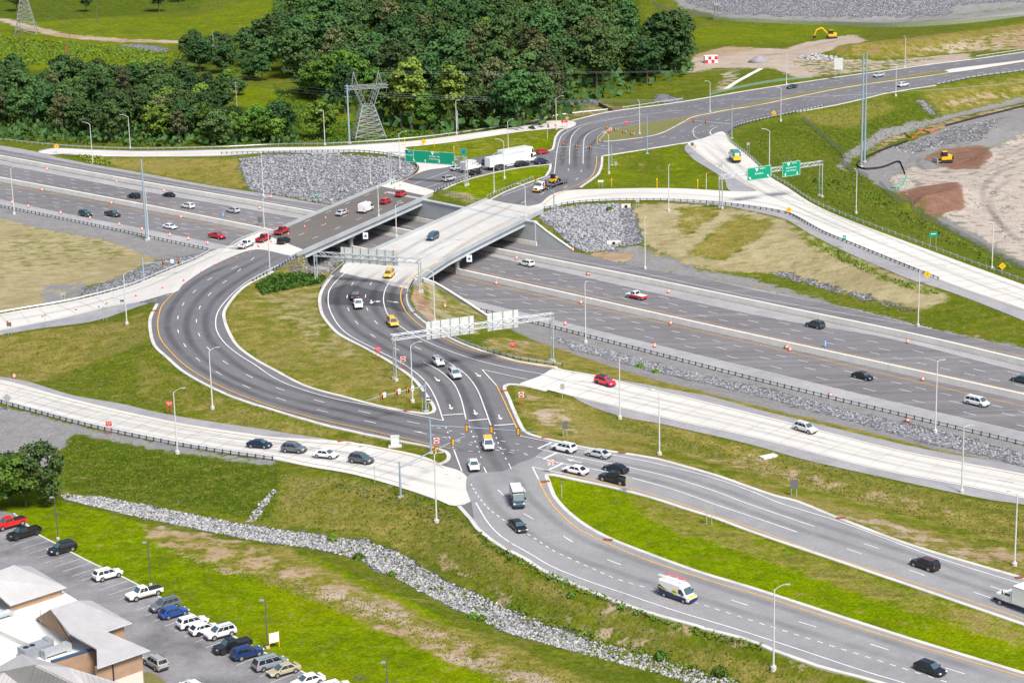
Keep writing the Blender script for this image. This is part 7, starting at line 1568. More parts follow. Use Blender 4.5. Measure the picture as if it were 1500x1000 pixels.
leafpatch('weeds', 'weeds growing along the kerb of the outbound road', [(690,772),(720,797),(770,824),(830,852),(960,905),(1060,934),(1120,948),(1115,955),(1040,937),(940,906),(820,858),(760,828),(710,800)], 480, .6, .26, M['leaf_m'], 'weeds', 2.0); leafpatch('weeds', 'weeds on the bank below the western ramp end', [(480,700),(600,722),(670,752),(690,775),(640,765),(560,738),(490,716)], 220, .5, .25, M['leaf_o'], 'weeds', 1.8); leafpatch('weeds', 'green weeds among the stones of the drainage ditch', [(500,790),(618,830),(740,890),(890,945),(1078,1000),(1010,1000),(860,958),(740,924),(610,862),(490,806)], 260, .6, .28, M['leaf_m'], 'weeds', 1.8); leafpatch('weeds', 'bright weeds along the upper edge of the ditch', [(740,884),(890,938),(1080,994),(1090,1005),(1020,985),(870,940),(740,894)], 230, .5, .26, M['leaf_m'], 'weeds', 1.8)
leafpatch('weeds', 'bright grass clumps along the seeded slope edge', [(1180,352),(1235,370),(1300,405),(1385,432),(1330,424),(1250,392)], 420, .5, .32, M['leaf_y'], 'weeds', 1.8); leafpatch('weeds', 'bright weeds at the tip of the north-west slope', [(112,229),(148,231),(165,243),(130,240)], 500, .8, .4, M['leaf_y'], 'weeds', 1.6)
for x, y, s, lab in ((526,818,.14,'small green bush on the edge of the white stone ditch'),(575,843,.10,'small bush on the ditch edge below the leaning slope'),(692,905,.12,'upright dark bush in the ditch stones'),(706,908,.11,'second dark bush beside an upright one in the ditch'),(838,872,.09,'small bush in the weeds by the outbound kerb'),(968,962,.13,'bush on the ditch edge near the bottom'),(1055,985,.15,'dark bush beside the ditch near the near street light'),(893,308,.14,'single green bush on the large stone slope'),(488,790,.13,'dark bush on the upper edge of the ditch'),(937,538,.12,'dark bush on the verge above the east ramp'),(960,546,.11,'dark bush at the edge of the grey stones above the east ramp'),(1197,268,.2,'dark bush at the fence corner on the green slope'),(1205,279,.16,'smaller dark bush on the green slope')):
    g = at([(x, y)])[0]
    rng = np.random.default_rng(int(x*13+y)); k = 260; d = unit(rng.normal(size=(k, 3))); d[:, 2] = abs(d[:, 2]); C = d*(8*s*(.5+.5*rng.random(k)))[:, None]; o = bpy.data.objects.new('bush', quads_mesh('bush', C, unit(d+rng.normal(0, .5, (k, 3))), .3, M['leaf_m'], rng)); link(o); o.location = (g[0], g[1], g[2]-.05); tag(o, lab, 'bush')
def tuftmat():
    m, nt, b = new_mat('grass_tufts'); g = nt.nodes.new('ShaderNodeNewGeometry'); oi = g.outputs['Random Per Island']; c_ = mixc(nt, oi, (.095,.13,.022), (.19,.19,.05)); c_ = mixc(nt, remap(nt, noise(nt, wpos(nt), .06, 3), .4, .6), c_, (.12,.165,.025)); nt.links.new(c_, b.inputs['Base Color']); b.inputs['Roughness'].default_value = .9; b.inputs['Specular IOR Level'].default_value = .05; return m
M['tuft'] = tuftmat()
for poly, n, hh, sz in (([(95,645),(250,665),(410,690),(600,728),(690,790),(860,885),(1000,935),(1200,1000),(1100,1020),(880,940),(700,860),(560,790),(400,765),(110,720)], 6500, .2, .19), ([(200,800),(400,845),(560,885),(740,955),(860,1005),(740,1010),(560,915),(390,862)], 1600, .2, .17), ([(0,500),(180,475),(215,455),(222,500),(270,550),(400,603),(620,658),(400,628),(175,588),(0,548)], 2600, .18, .2), ([(1090,205),(1167,175),(1300,148),(1380,175),(1240,235),(1290,280),(1420,362),(1340,350),(1180,285)], 3200, .35, .3), ([(900,612),(1180,675),(1390,727),(1520,752),(1520,800),(1343,760),(1140,700),(960,650)], 2200, .2, .2)):
    leafpatch('grass_tufts', 'rough grass tufts scattered over the banks and verges', poly, n, hh, sz, M['tuft'], 'grass', 1.3)
# ------------------------------------------------------------------ stones
def rockmat(name, a, b_, dark):
    m, nt, b = new_mat(name); g = nt.nodes.new('ShaderNodeNewGeometry'); oi = g.outputs['Random Per Island']; c_ = mixc(nt, oi, a, b_); c_ = mixc(nt, math_(nt, 'MULTIPLY', remap(nt, noise(nt, wpos(nt), 5, 3), .4, .7), .5), c_, dark); nt.links.new(c_, b.inputs['Base Color']); b.inputs['Roughness'].default_value = .9; return m
M['rock_pale'] = rockmat('pale_stone', (.22,.22,.22), (.50,.495,.48), (.24,.24,.24)); M['rock_grey'] = rockmat('grey_stone', (.22,.225,.24), (.40,.405,.43), (.16,.16,.17))
_ico = bmesh.new(); bmesh.ops.create_icosphere(_ico, subdivisions=1, radius=1); ICV = np.array([v.co[:] for v in _ico.verts]); ICF = np.array([[v.index for v in f.verts] for f in _ico.faces]); _ico.free()
def stones(name, label, polys, n, s0, s1, mat, sink=.3):
    rng = np.random.default_rng(n); pts = np.concatenate([scatter(p, k, 0, rng, 30) for p, k in zip(polys, n if isinstance(n, list) else [n])]); k = len(pts); z = hz(pts[:, 0], pts[:, 1])
    s = s0+(s1-s0)*rng.random(k)**2.2; sc = s[:, None]*(.6+.8*rng.random((k, 3)))*np.array([1, 1, .75]); q = ICV[None]*(1+.28*rng.normal(size=(k, 12, 1))); a = rng.random(k)*6.28; q = q*sc[:, None]
    ca, sa = np.cos(a)[:, None], np.sin(a)[:, None]; V = np.stack([q[..., 0]*ca-q[..., 1]*sa, q[..., 0]*sa+q[..., 1]*ca, q[..., 2]], -1); V += np.column_stack([pts, z+s*(.5-sink)])[:, None]
    F = (ICF[None]+(np.arange(k)*12)[:, None, None]).reshape(-1, 3); me = bpy.data.meshes.new(name); me.vertices.add(12*k); me.vertices.foreach_set('co', V.astype(np.float32).ravel()); me.loops.add(F.size); me.loops.foreach_set('vertex_index', F.astype(np.int32).ravel()); me.polygons.add(len(F)); me.polygons.foreach_set('loop_start', np.arange(len(F), dtype=np.int32)*3); me.polygons.foreach_set('loop_total', np.full(len(F), 3, np.int32)); me.update(calc_edges=True); me.materials.append(mat); o = bpy.data.objects.new(name, me); link(o); tag(o, label, 'stones', kind='stuff')
DUp = [(85,723),(148.6,727.7),(216,740),(297,756),(370,770.5),(424,777),(478,785),(532,793.5),(575,804),(618.5,830),(653.6,851.5),(694,867.7),(740,889),(805,916),(888.5,943.4),(969.6,965),(1077.6,997),(1150,1020)]; DLo = [(95,731),(189,754),(270,770.5),(337.6,785),(400,796),(451,801.6),(491.5,809.7),(532,822),(575,843.4),(613,865),(653.6,884),(680.6,897.5),(721,916),(748,928.5),(794,940.7),(861.5,959.6),(956,984),(1010,1000),(1090,1025)]
stones('ditch_stones', 'pale broken stones lining the drainage ditch', [DUp+R(DLo), [(398,716),(406,718),(374,764),(358,766)]], [9500, 260], .06, .30, M['rock_pale'])
stones('slope_stones', 'coarse grey stones covering the slope below the north ramp', [[(350,234),(400,227),(500,226),(560,230),(588,236),(610,245),(600,258),(572,272),(500,302),(470,298),(400,285),(366,278)]], [4600], .1, .5, M['rock_grey'])
stones('slope_stones', 'coarse grey stones covering the slope east of the white-decked bridge', [[(790,315),(800,309),(848,301),(905,299),(915,350),(900,366),(860,370),(838,361)]], [3600], .1, .5, M['rock_grey']); stones('slope_stones', 'grey stones in the strip between the freeway and the verge', [[(800,492),(900,516),(1010,545),(1110,566),(1250,603),(1360,625),(1500,664),(1500,680),(1330,640),(1220,608),(1100,576),(960,543),(840,512)], [(240,382),(290,374),(330,361),(300,375),(245,397),(190,418),(150,428),(130,428)], [(434,376),(446,369),(498,362),(510,378),(480,402),(445,398)]], [2800, 700, 700], .06, .30, M['rock_grey'])
stones('rubble_heap', 'heap of broken pale rock beside the far earthworks', [[(1165,84),(1190,80),(1225,84),(1222,89),(1180,88)]], [260], .3, .9, M['rock_pale'])
# ------------------------------------------------------------------ fences, earthworks plant
def alphamat(name, c_, a):
    m, nt, b = new_mat(name); b.inputs['Base Color'].default_value = (*c_, 1); b.inputs['Alpha'].default_value = a; return m
M['mesh'] = alphamat('chain_link', (.42,.46,.45), .42); M['omesh'] = plain('orange_netting', (.75,.12,.05), .7); M['gmesh'] = alphamat('green_netting', (.22,.38,.33), .5)
def fence(name, label, pts, h, mat, sp=3.0, cat='fence', postm='rail_dark', pr=.05):
    w = resample(crom(at(pts), 2), sp/2); o = w[0]; t = thing(name, label, cat, tuple(o)); m = MB(); k = len(w); zz = hz(w[:, 0], w[:, 1])
    m.add([(p[0]-o[0], p[1]-o[1], z-o[2]-.05) for p, z in zip(w, zz)]+[(p[0]-o[0], p[1]-o[1], z-o[2]+h) for p, z in zip(w, zz)], [(i, i+1, k+i+1, k+i) for i in range(k-1)]); obj('mesh_panel', m, mat, t); pm_ = None
    for i in range(0, k, 2):
        if i//2 > 95: break
        if pm_ is None: q = MB(); q.tube([(0,0,-.3),(0,0,h+.05)], pr, 6); pm_ = q.mesh('post'); pm_.materials.append(M[postm])
        ob = bpy.data.objects.new('post', pm_); link(ob, t); ob.location = (w[i, 0]-o[0], w[i, 1]-o[1], zz[i]-o[2])
fence('chain_link_fence', 'chain link fence running down the green slope to the twin poles', [(1175,174),(1200,197),(1232,226),(1238,243),(1250,252),(1272,262)], 1.6, M['mesh']); fence('chain_link_fence', 'long chain link fence between the green slope and the earthworks', [(1288,272),(1310,292),(1345,315),(1380,334),(1420,354),(1460,377),(1520,403)], 1.8, M['mesh']); fence('chain_link_fence', 'distant chain link fence below the big stone slope', [(955,8),(990,20),(1060,29),(1200,37),(1320,40),(1420,34),(1500,24)], 2.2, M['mesh'], 6)
fence('silt_fence', 'black silt fence looping around the foot of the twin poles', [(1330,208),(1290,222),(1262,236),(1255,243),(1266,249),(1290,247),(1316,238),(1322,246),(1326,256)], .7, M['silt'], 3, 'silt fence', 'wood', .03); fence('silt_fence', 'black silt fence along the upper edge of the earthworks', [(1384,186),(1410,179),(1450,169),(1500,157),(1560,144)], .7, M['silt'], 3, 'silt fence', 'wood', .03); fence('safety_netting', 'orange plastic safety netting heaped by the earthworks', [(1324,196),(1336,203),(1345,196),(1352,192),(1362,195),(1374,188)], .5, M['omesh'], 2, 'netting', 'wood', .03); fence('safety_netting', 'green netting on the bank beside the north road', [(1040,140),(1062,134),(1090,128),(1130,121),(1190,114)], 1.0, M['gmesh'], 3, 'netting', 'wood', .03)
fence('slatted_barrier', 'low pale timber barriers on the bare bank beside the north road', [(877,154),(885,159),(897,163),(912,160)], 1.2, M['wood'], 2, 'barrier', 'wood', .06); fence('railing', 'dark railing on top of the abutment wall between the bridges', [(645,281),(660,286.5),(680,292),(690,295)], 1.1, M['mesh'], 1.5, 'railing', 'trim', .05)
def tracked(name, label, cat, px, yaw, arm, col=YEL, s=1.0):
    g = at([px])[0]; t = thing(name, label, cat, (g[0], g[1], g[2]+.05), yaw); t.scale = (s,)*3
    for y in (1.1, -1.1):
        m = MB(); m.loft([[(x, y-.3, z), (x, y+.3, z)] for x, z in ()] or [[(2.1*math.cos(a)*(1 if abs(math.cos(a)) < .9 else .97), y+dy, .45+.45*math.sin(a)) for a in np.linspace(0, 2*PI, 14, endpoint=False)] for dy in (-.3, .3)]); obj('track', m, M['trim'], t)
    m = MB(); m.box((-.2,0,1.35), (3.0,2.0,.9)); m.box((-1.2,0,1.9), (1.2,1.9,.5)); obj('body', m, paintm(col), t); m = MB(); m.box((.3,.3,2.4), (1.4,1.3,1.5)); obj('cabin', m, M['black'], t); m = MB(); m.box((.3,.3,3.2), (1.5,1.4,.1)); obj('roof', m, paintm(col), t)
    if arm:
        m = MB(); m.tube([(1.0,-.5,1.5),(3.6,-.5,4.0),(5.6,-.5,3.3)], [.3,.3,.22], 6); obj('boom', m, paintm(col), t); m = MB(); m.tube([(5.5,-.5,3.4),(6.4,-.5,1.2)], [.22,.18], 6); obj('stick', m, paintm(col), t); m = MB(); m.box((6.3,-.5,.75), (.9,1.1,.9)); obj('bucket', m, M['trim'], t)
    else:
        m = MB(); m.box((2.9,0,.75), (.25,3.6,1.3)); m.box((2.2,1.2,.6),(1.4,.2,.25)); m.box((2.2,-1.2,.6),(1.4,.2,.25)); obj('blade', m, M['signback'], t); m = MB(); m.box((-2.3,0,1.2),(.5,.6,1.0)); m.box((1.1,-.5,2.2),(.15,.15,1.0)); obj('ripper', m, M['trim'], t)
tracked('bulldozer', 'yellow bulldozer with its blade down on red soil', 'bulldozer', (1384,238), PI*1.06, False, YEL, 1.1); tracked('excavator', 'yellow excavator reaching left on the far pale track', 'excavator', (1218,57), PI*1.02, True, YEL, 1.15)
g = at([(1041,92)])[0]; t = thing('equipment_shed', 'small shed painted in a red and white chequer beside the pale track', 'shed', tuple(g), .1); t.scale = (.85,.85,.85)
m = MB(); m.box((0,0,1.6), (6.0,3.4,3.2)); obj('wall', m, M['refl'], t); q = MB()
for i in range(4):
    for j in range(2):
        if (i+j) % 2 == 0: q.box((-2.25+1.5*i,-1.72,.8+1.6*j), (1.48,.05,1.55))
obj('chequer_panel', q, M['red'], t); m = MB(); m.box((0,0,3.28), (6.3,3.7,.18)); obj('roof', m, M['refl'], t)
g = at([(1112,91)])[0]; m = MB(); rngp = np.random.default_rng(4)
m.loft([[(r*math.cos(a)*(1+.08*math.sin(3*a)), r*.8*math.sin(a), z) for a in np.linspace(0, 2*PI, 18, endpoint=False)] for r, z in ((4.6,-.2),(3.0,1.1),(1.4,2.1),(.4,2.6))]); tag(obj('gravel_pile', m, M['shoulder'], None, True, tuple(g)), 'small grey conical gravel pile by the far pale track', 'gravel pile')
m = MB(); w = crom(at([(1115,101),(1098,110),(1080,120),(1063,131)]), 1); ribb = MB(); strip(ribb, w, 1.6, .25); tag(obj('drain_chute', ribb, M['conc_wall']), 'straight pale concrete chute down the green bank by the north road', 'drain chute')
w = crom(at([(1328,258),(1326,264),(1322,271),(1312,276),(1305,275)]), 1); m = MB(); m.tube([(p[0], p[1], p[2]+.2) for p in w], .2, 8); tag(obj('drain_hose', m, plain('green_hose', (.01,.42,.22), .5)), 'bright green hose lying on the bank of the pit', 'hose')
for x, y, wd, lab in ((899,358.5,3.6,'concrete culvert end at the foot of the great stone slope'), (917,304.5,2.6,'small concrete headwall at the top of the stone slope')):
    g = at([(x, y)])[0]; t = thing('culvert', lab, 'culvert', tuple(g)); m = MB(); m.box((0,.3,.45), (wd,.5,1.2)); obj('headwall', m, M['conc_wall'], t); m = MB(); m.disc((0,-.02,.4), .42, (0,1,0), 16, .12); obj('pipe_mouth', m, M['black'], t)
stones('spoil_rubble', 'loose pale rubble strewn over the earthworks', [[(1300,215),(1340,206),(1400,185),(1470,172),(1440,205),(1380,216),(1330,226)], [(1290,255),(1340,262),(1330,285),(1310,282)], [(1400,250),(1500,300),(1500,370),(1430,320)]], [420, 120, 160], .06, .38, M['rock_pale'])
# ------------------------------------------------------------------ building at the car park
ZG = 2.2; ZE, ZR = ZG+5.3, ZG+9.8
zp = lambda x, y: (x/5.262, 810+y/5.262)
def Q(x, y, z): return P(*zp(x, y), z)
def onplane(x, y, p0, n):
    d = rays([zp(x, y)])[0]; o = CPOS; t = (np.array(p0)-o)@np.array(n)/(d@np.array(n)); return Vector(o+d*t)
def roofmat(name, ang):
    m, nt, b = new_mat(name); p = wpos(nt, None, -ang); sx = nt.nodes.new('ShaderNodeSeparateXYZ'); nt.links.new(p, sx.inputs[0]); f = math_(nt, 'FRACT', math_(nt, 'MULTIPLY', sx.outputs[0], 2.2)); ln = math_(nt, 'LESS_THAN', f, .14); fn = noise(nt, wpos(nt), .5, 3)
    c_ = mixc(nt, remap(nt, fn, .35, .65), (.41,.40,.40), (.47,.455,.455)); nt.links.new(mixc(nt, ln, c_, (.34,.33,.335)), b.inputs['Base Color']); b.inputs['Roughness'].default_value = .5; b.inputs['Metallic'].default_value = .15; bump(nt, b, ln, .35, .05); return m
bl = thing('low_building', 'low tan building with grey metal hip roofs and white flat roof by the car park', 'building', Q(400, 700, ZG)); BO = Vector(bl.location)
e0_, e1_ = Q(750,885,ZE), Q(1155,745,ZE); r0_, r1_ = Q(390,430,ZR), Q(590,362,ZR); ANG = math.atan2(e1_.y-e0_.y, e1_.x-e0_.x); nrm = (e1_-e0_).cross(r0_-e0_).normalized(); nrm = nrm if nrm.z > 0 else -nrm
M['roof1'] = roofmat('standing_seam_roof', ANG); M['roof2'] = roofmat('standing_seam_roof', ANG+PI/2); M['tan'] = plain('tan_render', (.37,.24,.155), .85, var=.12, vscale=.8); M['cream'] = plain('cream_render', (.62,.58,.52), .85, var=.08); M['tpo'] = surface('flat_roof_membrane', (.74,.735,.70), (.60,.59,.55), .25, 1.2, amp=.6); M['hvac'] = plain('hvac_metal', (.36,.39,.42), .5, .3, var=.1); M['cop'] = plain('blue_coping', (.05,.09,.17), .5)
def face(nm, pts, mat, th=.22, up=None):
    a = [p-BO for p in pts]; n = (a[1]-a[0]).cross(a[2]-a[0]); n = n if n.z > 0 else -n; m = MB(); m.slab(a, n, th); return obj(nm, m, mat, bl)
NP = lambda x, y: onplane(x, y, e0_, nrm)
bA, bB = NP(1015,535), NP(820,600)
face('roof', [r0_, r1_, bA, bB, NP(835,607), e1_, e0_, NP(745,735), NP(535,615)], M['roof1'])
face('roof', [r1_, Q(705,362,(ZR+bA.z)/2+.4), bA], M['roof2'], .2)
rA0, rA1 = Q(105,90,ZR+.3), Q(-160,190,ZR+.3); eA0, eA1 = Q(75,400,ZE+1.0), Q(510,260,ZE+1.0); eA2 = Q(-190,490,ZE+1.0)
face('roof', [rA1, rA0, eA1, eA0], M['roof1']); face('roof', [rA0, Q(240,100,ZE+3.2), eA1], M['roof2'], .2)
pk, jn = Q(160,775,ZG+9), Q(270,855,ZG+9)
face('roof', [pk, jn, Q(205,1040,ZE-.5), Q(-90,1030,ZE-.3), Q(-120,935,ZE+.4)], M['roof2']); face('roof', [pk, Q(540,880,ZE+1.2), Q(960,1010,ZE-.4), Q(700,1060,ZE-1.6), Q(205,1040,ZE-.6), jn], M['roof1'])
fr = [Q(x, y, ZE-.3) for x, y in ((-40,330),(70,402),(480,290),(600,362),(390,430),(262,505),(548,690),(530,612),(742,738),(400,842),(170,785),(-40,890))]; m = MB(); m.slab([p-BO for p in fr], (0,0,1), .3); obj('flat_roof', m, M['tpo'], bl)
def bwall(nm, a, b, z1, z0, mat, th=.3, inset=0.0):
    a = Vector(a); b = Vector(b); d = (b-a); d.z = 0; d.normalize(); s = Vector((-d.y, d.x, 0)); s = s if s.y > 0 else -s; m = MB(); p = [a+s*inset, b+s*inset, b+s*(inset+th), a+s*(inset+th)]; m.prism([(q.x-BO.x, q.y-BO.y) for q in p], z0-BO.z, z1-BO.z); return obj(nm, m, mat, bl)
c0, c1 = Q(742,738,ZE+.05), Q(400,842,ZE+.05); bwall('wall', c1, c0, ZE+.02, ZG-1, M['tan']); bwall('coping', c1, c0, ZE+.32, ZE+.03, M['cop'], .45, -.06); bwall('wall', c0, fr[7], ZE+.2, ZG, M['tan'])
wl0, wl1 = e0_+(e1_-e0_)*.02, e1_-(e1_-e0_)*.12; bwall('wall', wl0, wl1, ZE-.1, ZG+2.3, M['tan'], .3, .7); bwall('base_wall', wl0, wl1, ZG+2.3, ZG-1, M['cream'], .34, .66); d_w = (bA-bB); bwall('wall', bB+d_w*.1, bA-d_w*.25, bA.z-.12, ZG, M['tan'], .3, .6)
side = Vector((-(e1_-e0_).y, (e1_-e0_).x, 0)).normalized(); side = side if side.y > 0 else -side
for a, z in ((wl1, ZE-.1), (bA-d_w*.25, bA.z-.15), (eA1-(eA1-eA0)*.06, ZE+.9)): bwall('wall', a+side*.9, a+side*7, z, ZG-.5, M['tan'])
bwall('wall', eA0+(eA1-eA0)*.03, eA1-(eA1-eA0)*.06, ZE+.85, ZG, M['tan'], .3, .5)
for tri in ((r0_, Q(275,503,ZE), Q(548,690,ZE)), (rA1, Q(-40,330,ZE), Q(70,402,ZE))): m = MB(); m.slab([p-BO for p in tri], (-.6,-.8,0), .2); obj('gable', m, M['tan'], bl)
m = MB(); p = wl0.lerp(wl1, .36)+side*.62; m.tube([(p.x-BO.x, p.y-BO.y, ZE-.2-BO.z), (p.x-BO.x, p.y-BO.y, ZG-BO.z)], .1, 8); obj('downpipe', m, M['trim'], bl)
for a, b in ((e0_, e1_), (bB, bA), (eA0, eA1)): m = MB(); m.tube([a-BO+Vector((0,0,-.08)), b-BO+Vector((0,0,-.08))], .1, 6); obj('gutter', m, M['galv'], bl)
hv = thing('rooftop_unit', 'grey air conditioning unit with two fans on the white flat roof', 'air conditioner', Q(270,780,ZE-.2), ANG); m = MB(); m.box((0,0,.75), (4.2,2.0,1.5)); m.box((2.3,.2,.9), (.8,1.8,1.6)); obj('casing', m, M['hvac'], hv)
for x in (-1.3,-.3): m = MB(); m.disc((x,0,1.52), .42, (0,0,1), 16, .08); obj('fan', m, M['black'], hv)
du = thing('roof_duct', 'silver ventilation duct elbow beside the rooftop unit', 'duct', Q(440,775,ZE-.2), ANG); m = MB(); m.box((-.3,0,.7), (3.4,1.0,.9)); m.box((1.7,.25,.55), (.9,1.4,1.1)); m.box((-2.1,0,.6), (.25,1.2,1.2)); obj('duct_run', m, M['galv'], du)
d2 = thing('roof_duct', 'rounded silver duct at the left edge of the white flat roof', 'duct', Q(10,500,ZE-.2), ANG); m = MB(); m.tube([(-2,0,.6),(1.2,0,.6),(1.8,0,.2)], [.5,.5,.45], 12); obj('duct_run', m, M['galv'], d2)
for x, y, lab in ((318,545,'thin pipe left of another beside the brown gable'), (463,620,'thin pipe nearer the roof corner beside the brown gable')): g = Q(x, y, ZE-.2); m = MB(); m.tube([(0,0,0),(0,0,2.2)], .07, 6); tag(obj('vent_pipe', m, M['galv'], None, loc=g), lab, 'vent pipe')
# parapet kerb across the flat roof
a, b = Q(-40,590,ZE), Q(270,730,ZE); m = MB(); d = (b-a); strip_ = MB(); strip_.box(((a+b)/2-BO)+Vector((0,0,.1)), (d.length, .5, .7), math.atan2(d.y, d.x)); obj('roof_kerb', strip_, M['tpo'], bl)
# bays
cu_ = resample(crom(at(LOT[1:-2]), 1), 2.75); bay = MB(); g0, g1 = onz([(138.7,824),(91.2,839.5)], ZG); dv = (g1-g0)[:2]; dv = dv/np.linalg.norm(dv)
for p in cu_[3:]:
    q = np.stack([p[:2]+dv*.3, p[:2]+dv*5.4]); ribbon(bay, resample(np.column_stack([q, [0, 0]]), 1.5), .1, .075)
struct(obj('bay_marking', bay, M['white_old'], bpy.data.objects['car_park']))
# near grass corner beside the building
m = MB(); w = crom(at([(209,990),(216,985),(240,1001),(236,1010)]), 1, closed=True)
sheet('lawn', [(208,988),(215,984),(246,1004),(236,1012),(214,1005)], .12, M['grass'], cutg=False)
# ------------------------------------------------------------------ ground sheet with its masks
def build_ground():
    rows = [70.0]
    while rows[-1] < 1330: rows.append(rows[-1]*1.0+max(.75, rows[-1]/430))
    while rows[-1] < 9000: rows.append(rows[-1]*1.18)
    yv = np.array(rows)
    core = np.linspace(-1, 1, 430); outr = 1+np.cumsum(.05*1.35**np.arange(16))
    u = np.concatenate([-outr[::-1], core, outr])
    hw = np.minimum(.30*yv+14, 425) 
    hw = .30*yv+14
    X = u[None]*hw[:, None]; Y = np.repeat(yv[:, None], len(u), 1)
    xy = np.stack([X.ravel(), Y.ravel()], 1)
    Z = hz(xy[:, 0], xy[:, 1])
    Z = Z+RNG.normal(0, .02, len(Z)); ins = np.zeros(len(Z), bool)
    for b in ROADS: ins |= inpoly(xy, b)
    i2 = ins.reshape(X.shape); q = np.pad(i2, 1, mode='edge'); er = i2 & q[:-2, 1:-1] & q[2:, 1:-1] & q[1:-1, :-2] & q[1:-1, 2:]
    Z = Z-np.where(er.ravel(), .32, np.where(ins, .05, 0))
    pix = project(np.column_stack([xy, Z])); pix[xy[:, 1] < 60] = -1e4
    ny, nx = X.shape
    ch = {k: np.zeros(len(Z)) for k in ('dirt','stone','grav','dry','lush','dark','red','brown','pale')}
    def paint(k, v, pts, rep=True):
        m = inpoly(pix, np.array(pts, float)); ch[k][m] = v
        if k == 'pale': return
        O = ['lush','brown','dark','dry','dirt','red','grav','stone']
        for q in O[O.index(k)+1:]: ch[q][m] *= max(0, 1-v)
    def clearall(pts, *keep):
        m = inpoly(pix, np.array(pts, float))
        for k in ch:
            if k not in keep: ch[k][m] = 0
    def world(k, v, m): ch[k][m] = v
    PAINT(paint, clearall)
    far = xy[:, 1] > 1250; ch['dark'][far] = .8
    def blur(a, n):
        a = a.reshape(ny, nx)
        for _ in range(n):
            q = np.pad(a, 1, mode='edge'); a = (q[1:-1, 1:-1]*2+q[:-2, 1:-1]+q[2:, 1:-1]+q[1:-1, :-2]+q[1:-1, 2:])/6
        return a.ravel()
    me = bpy.data.meshes.new('ground')
    idx = np.arange(ny*nx).reshape(ny, nx)
    f = np.stack([idx[:-1, :-1], idx[:-1, 1:], idx[1:, 1:], idx[1:, :-1]], -1).reshape(-1, 4)
    me.vertices.add(len(Z)); me.vertices.foreach_set('co', np.column_stack([xy, Z]).astype(np.float32).ravel())
    me.loops.add(f.size); me.loops.foreach_set('vertex_index', f.ravel().astype(np.int32))
    me.polygons.add(len(f)); me.polygons.foreach_set('loop_start', (np.arange(len(f))*4).astype(np.int32)); me.polygons.foreach_set('loop_total', np.full(len(f), 4, np.int32))
    me.update(calc_edges=True); me.polygons.foreach_set('use_smooth', np.ones(len(f), bool))
    ch['zero'] = np.zeros(len(Z))
    for nm, keys in (('m3', ('pale','zero','zero','zero')), ('m1', ('dirt','stone','grav','dry')), ('m2', ('lush','dark','red','brown'))):
        at_ = me.attributes.new(nm, 'FLOAT_COLOR', 'POINT')
        at_.data.foreach_set('color', np.stack([blur(ch[k], 4) for k in keys], 1).astype(np.float32).ravel())
    me.materials.append(M['ground']); o = bpy.data.objects.new('ground', me); link(o); struct(o); return o
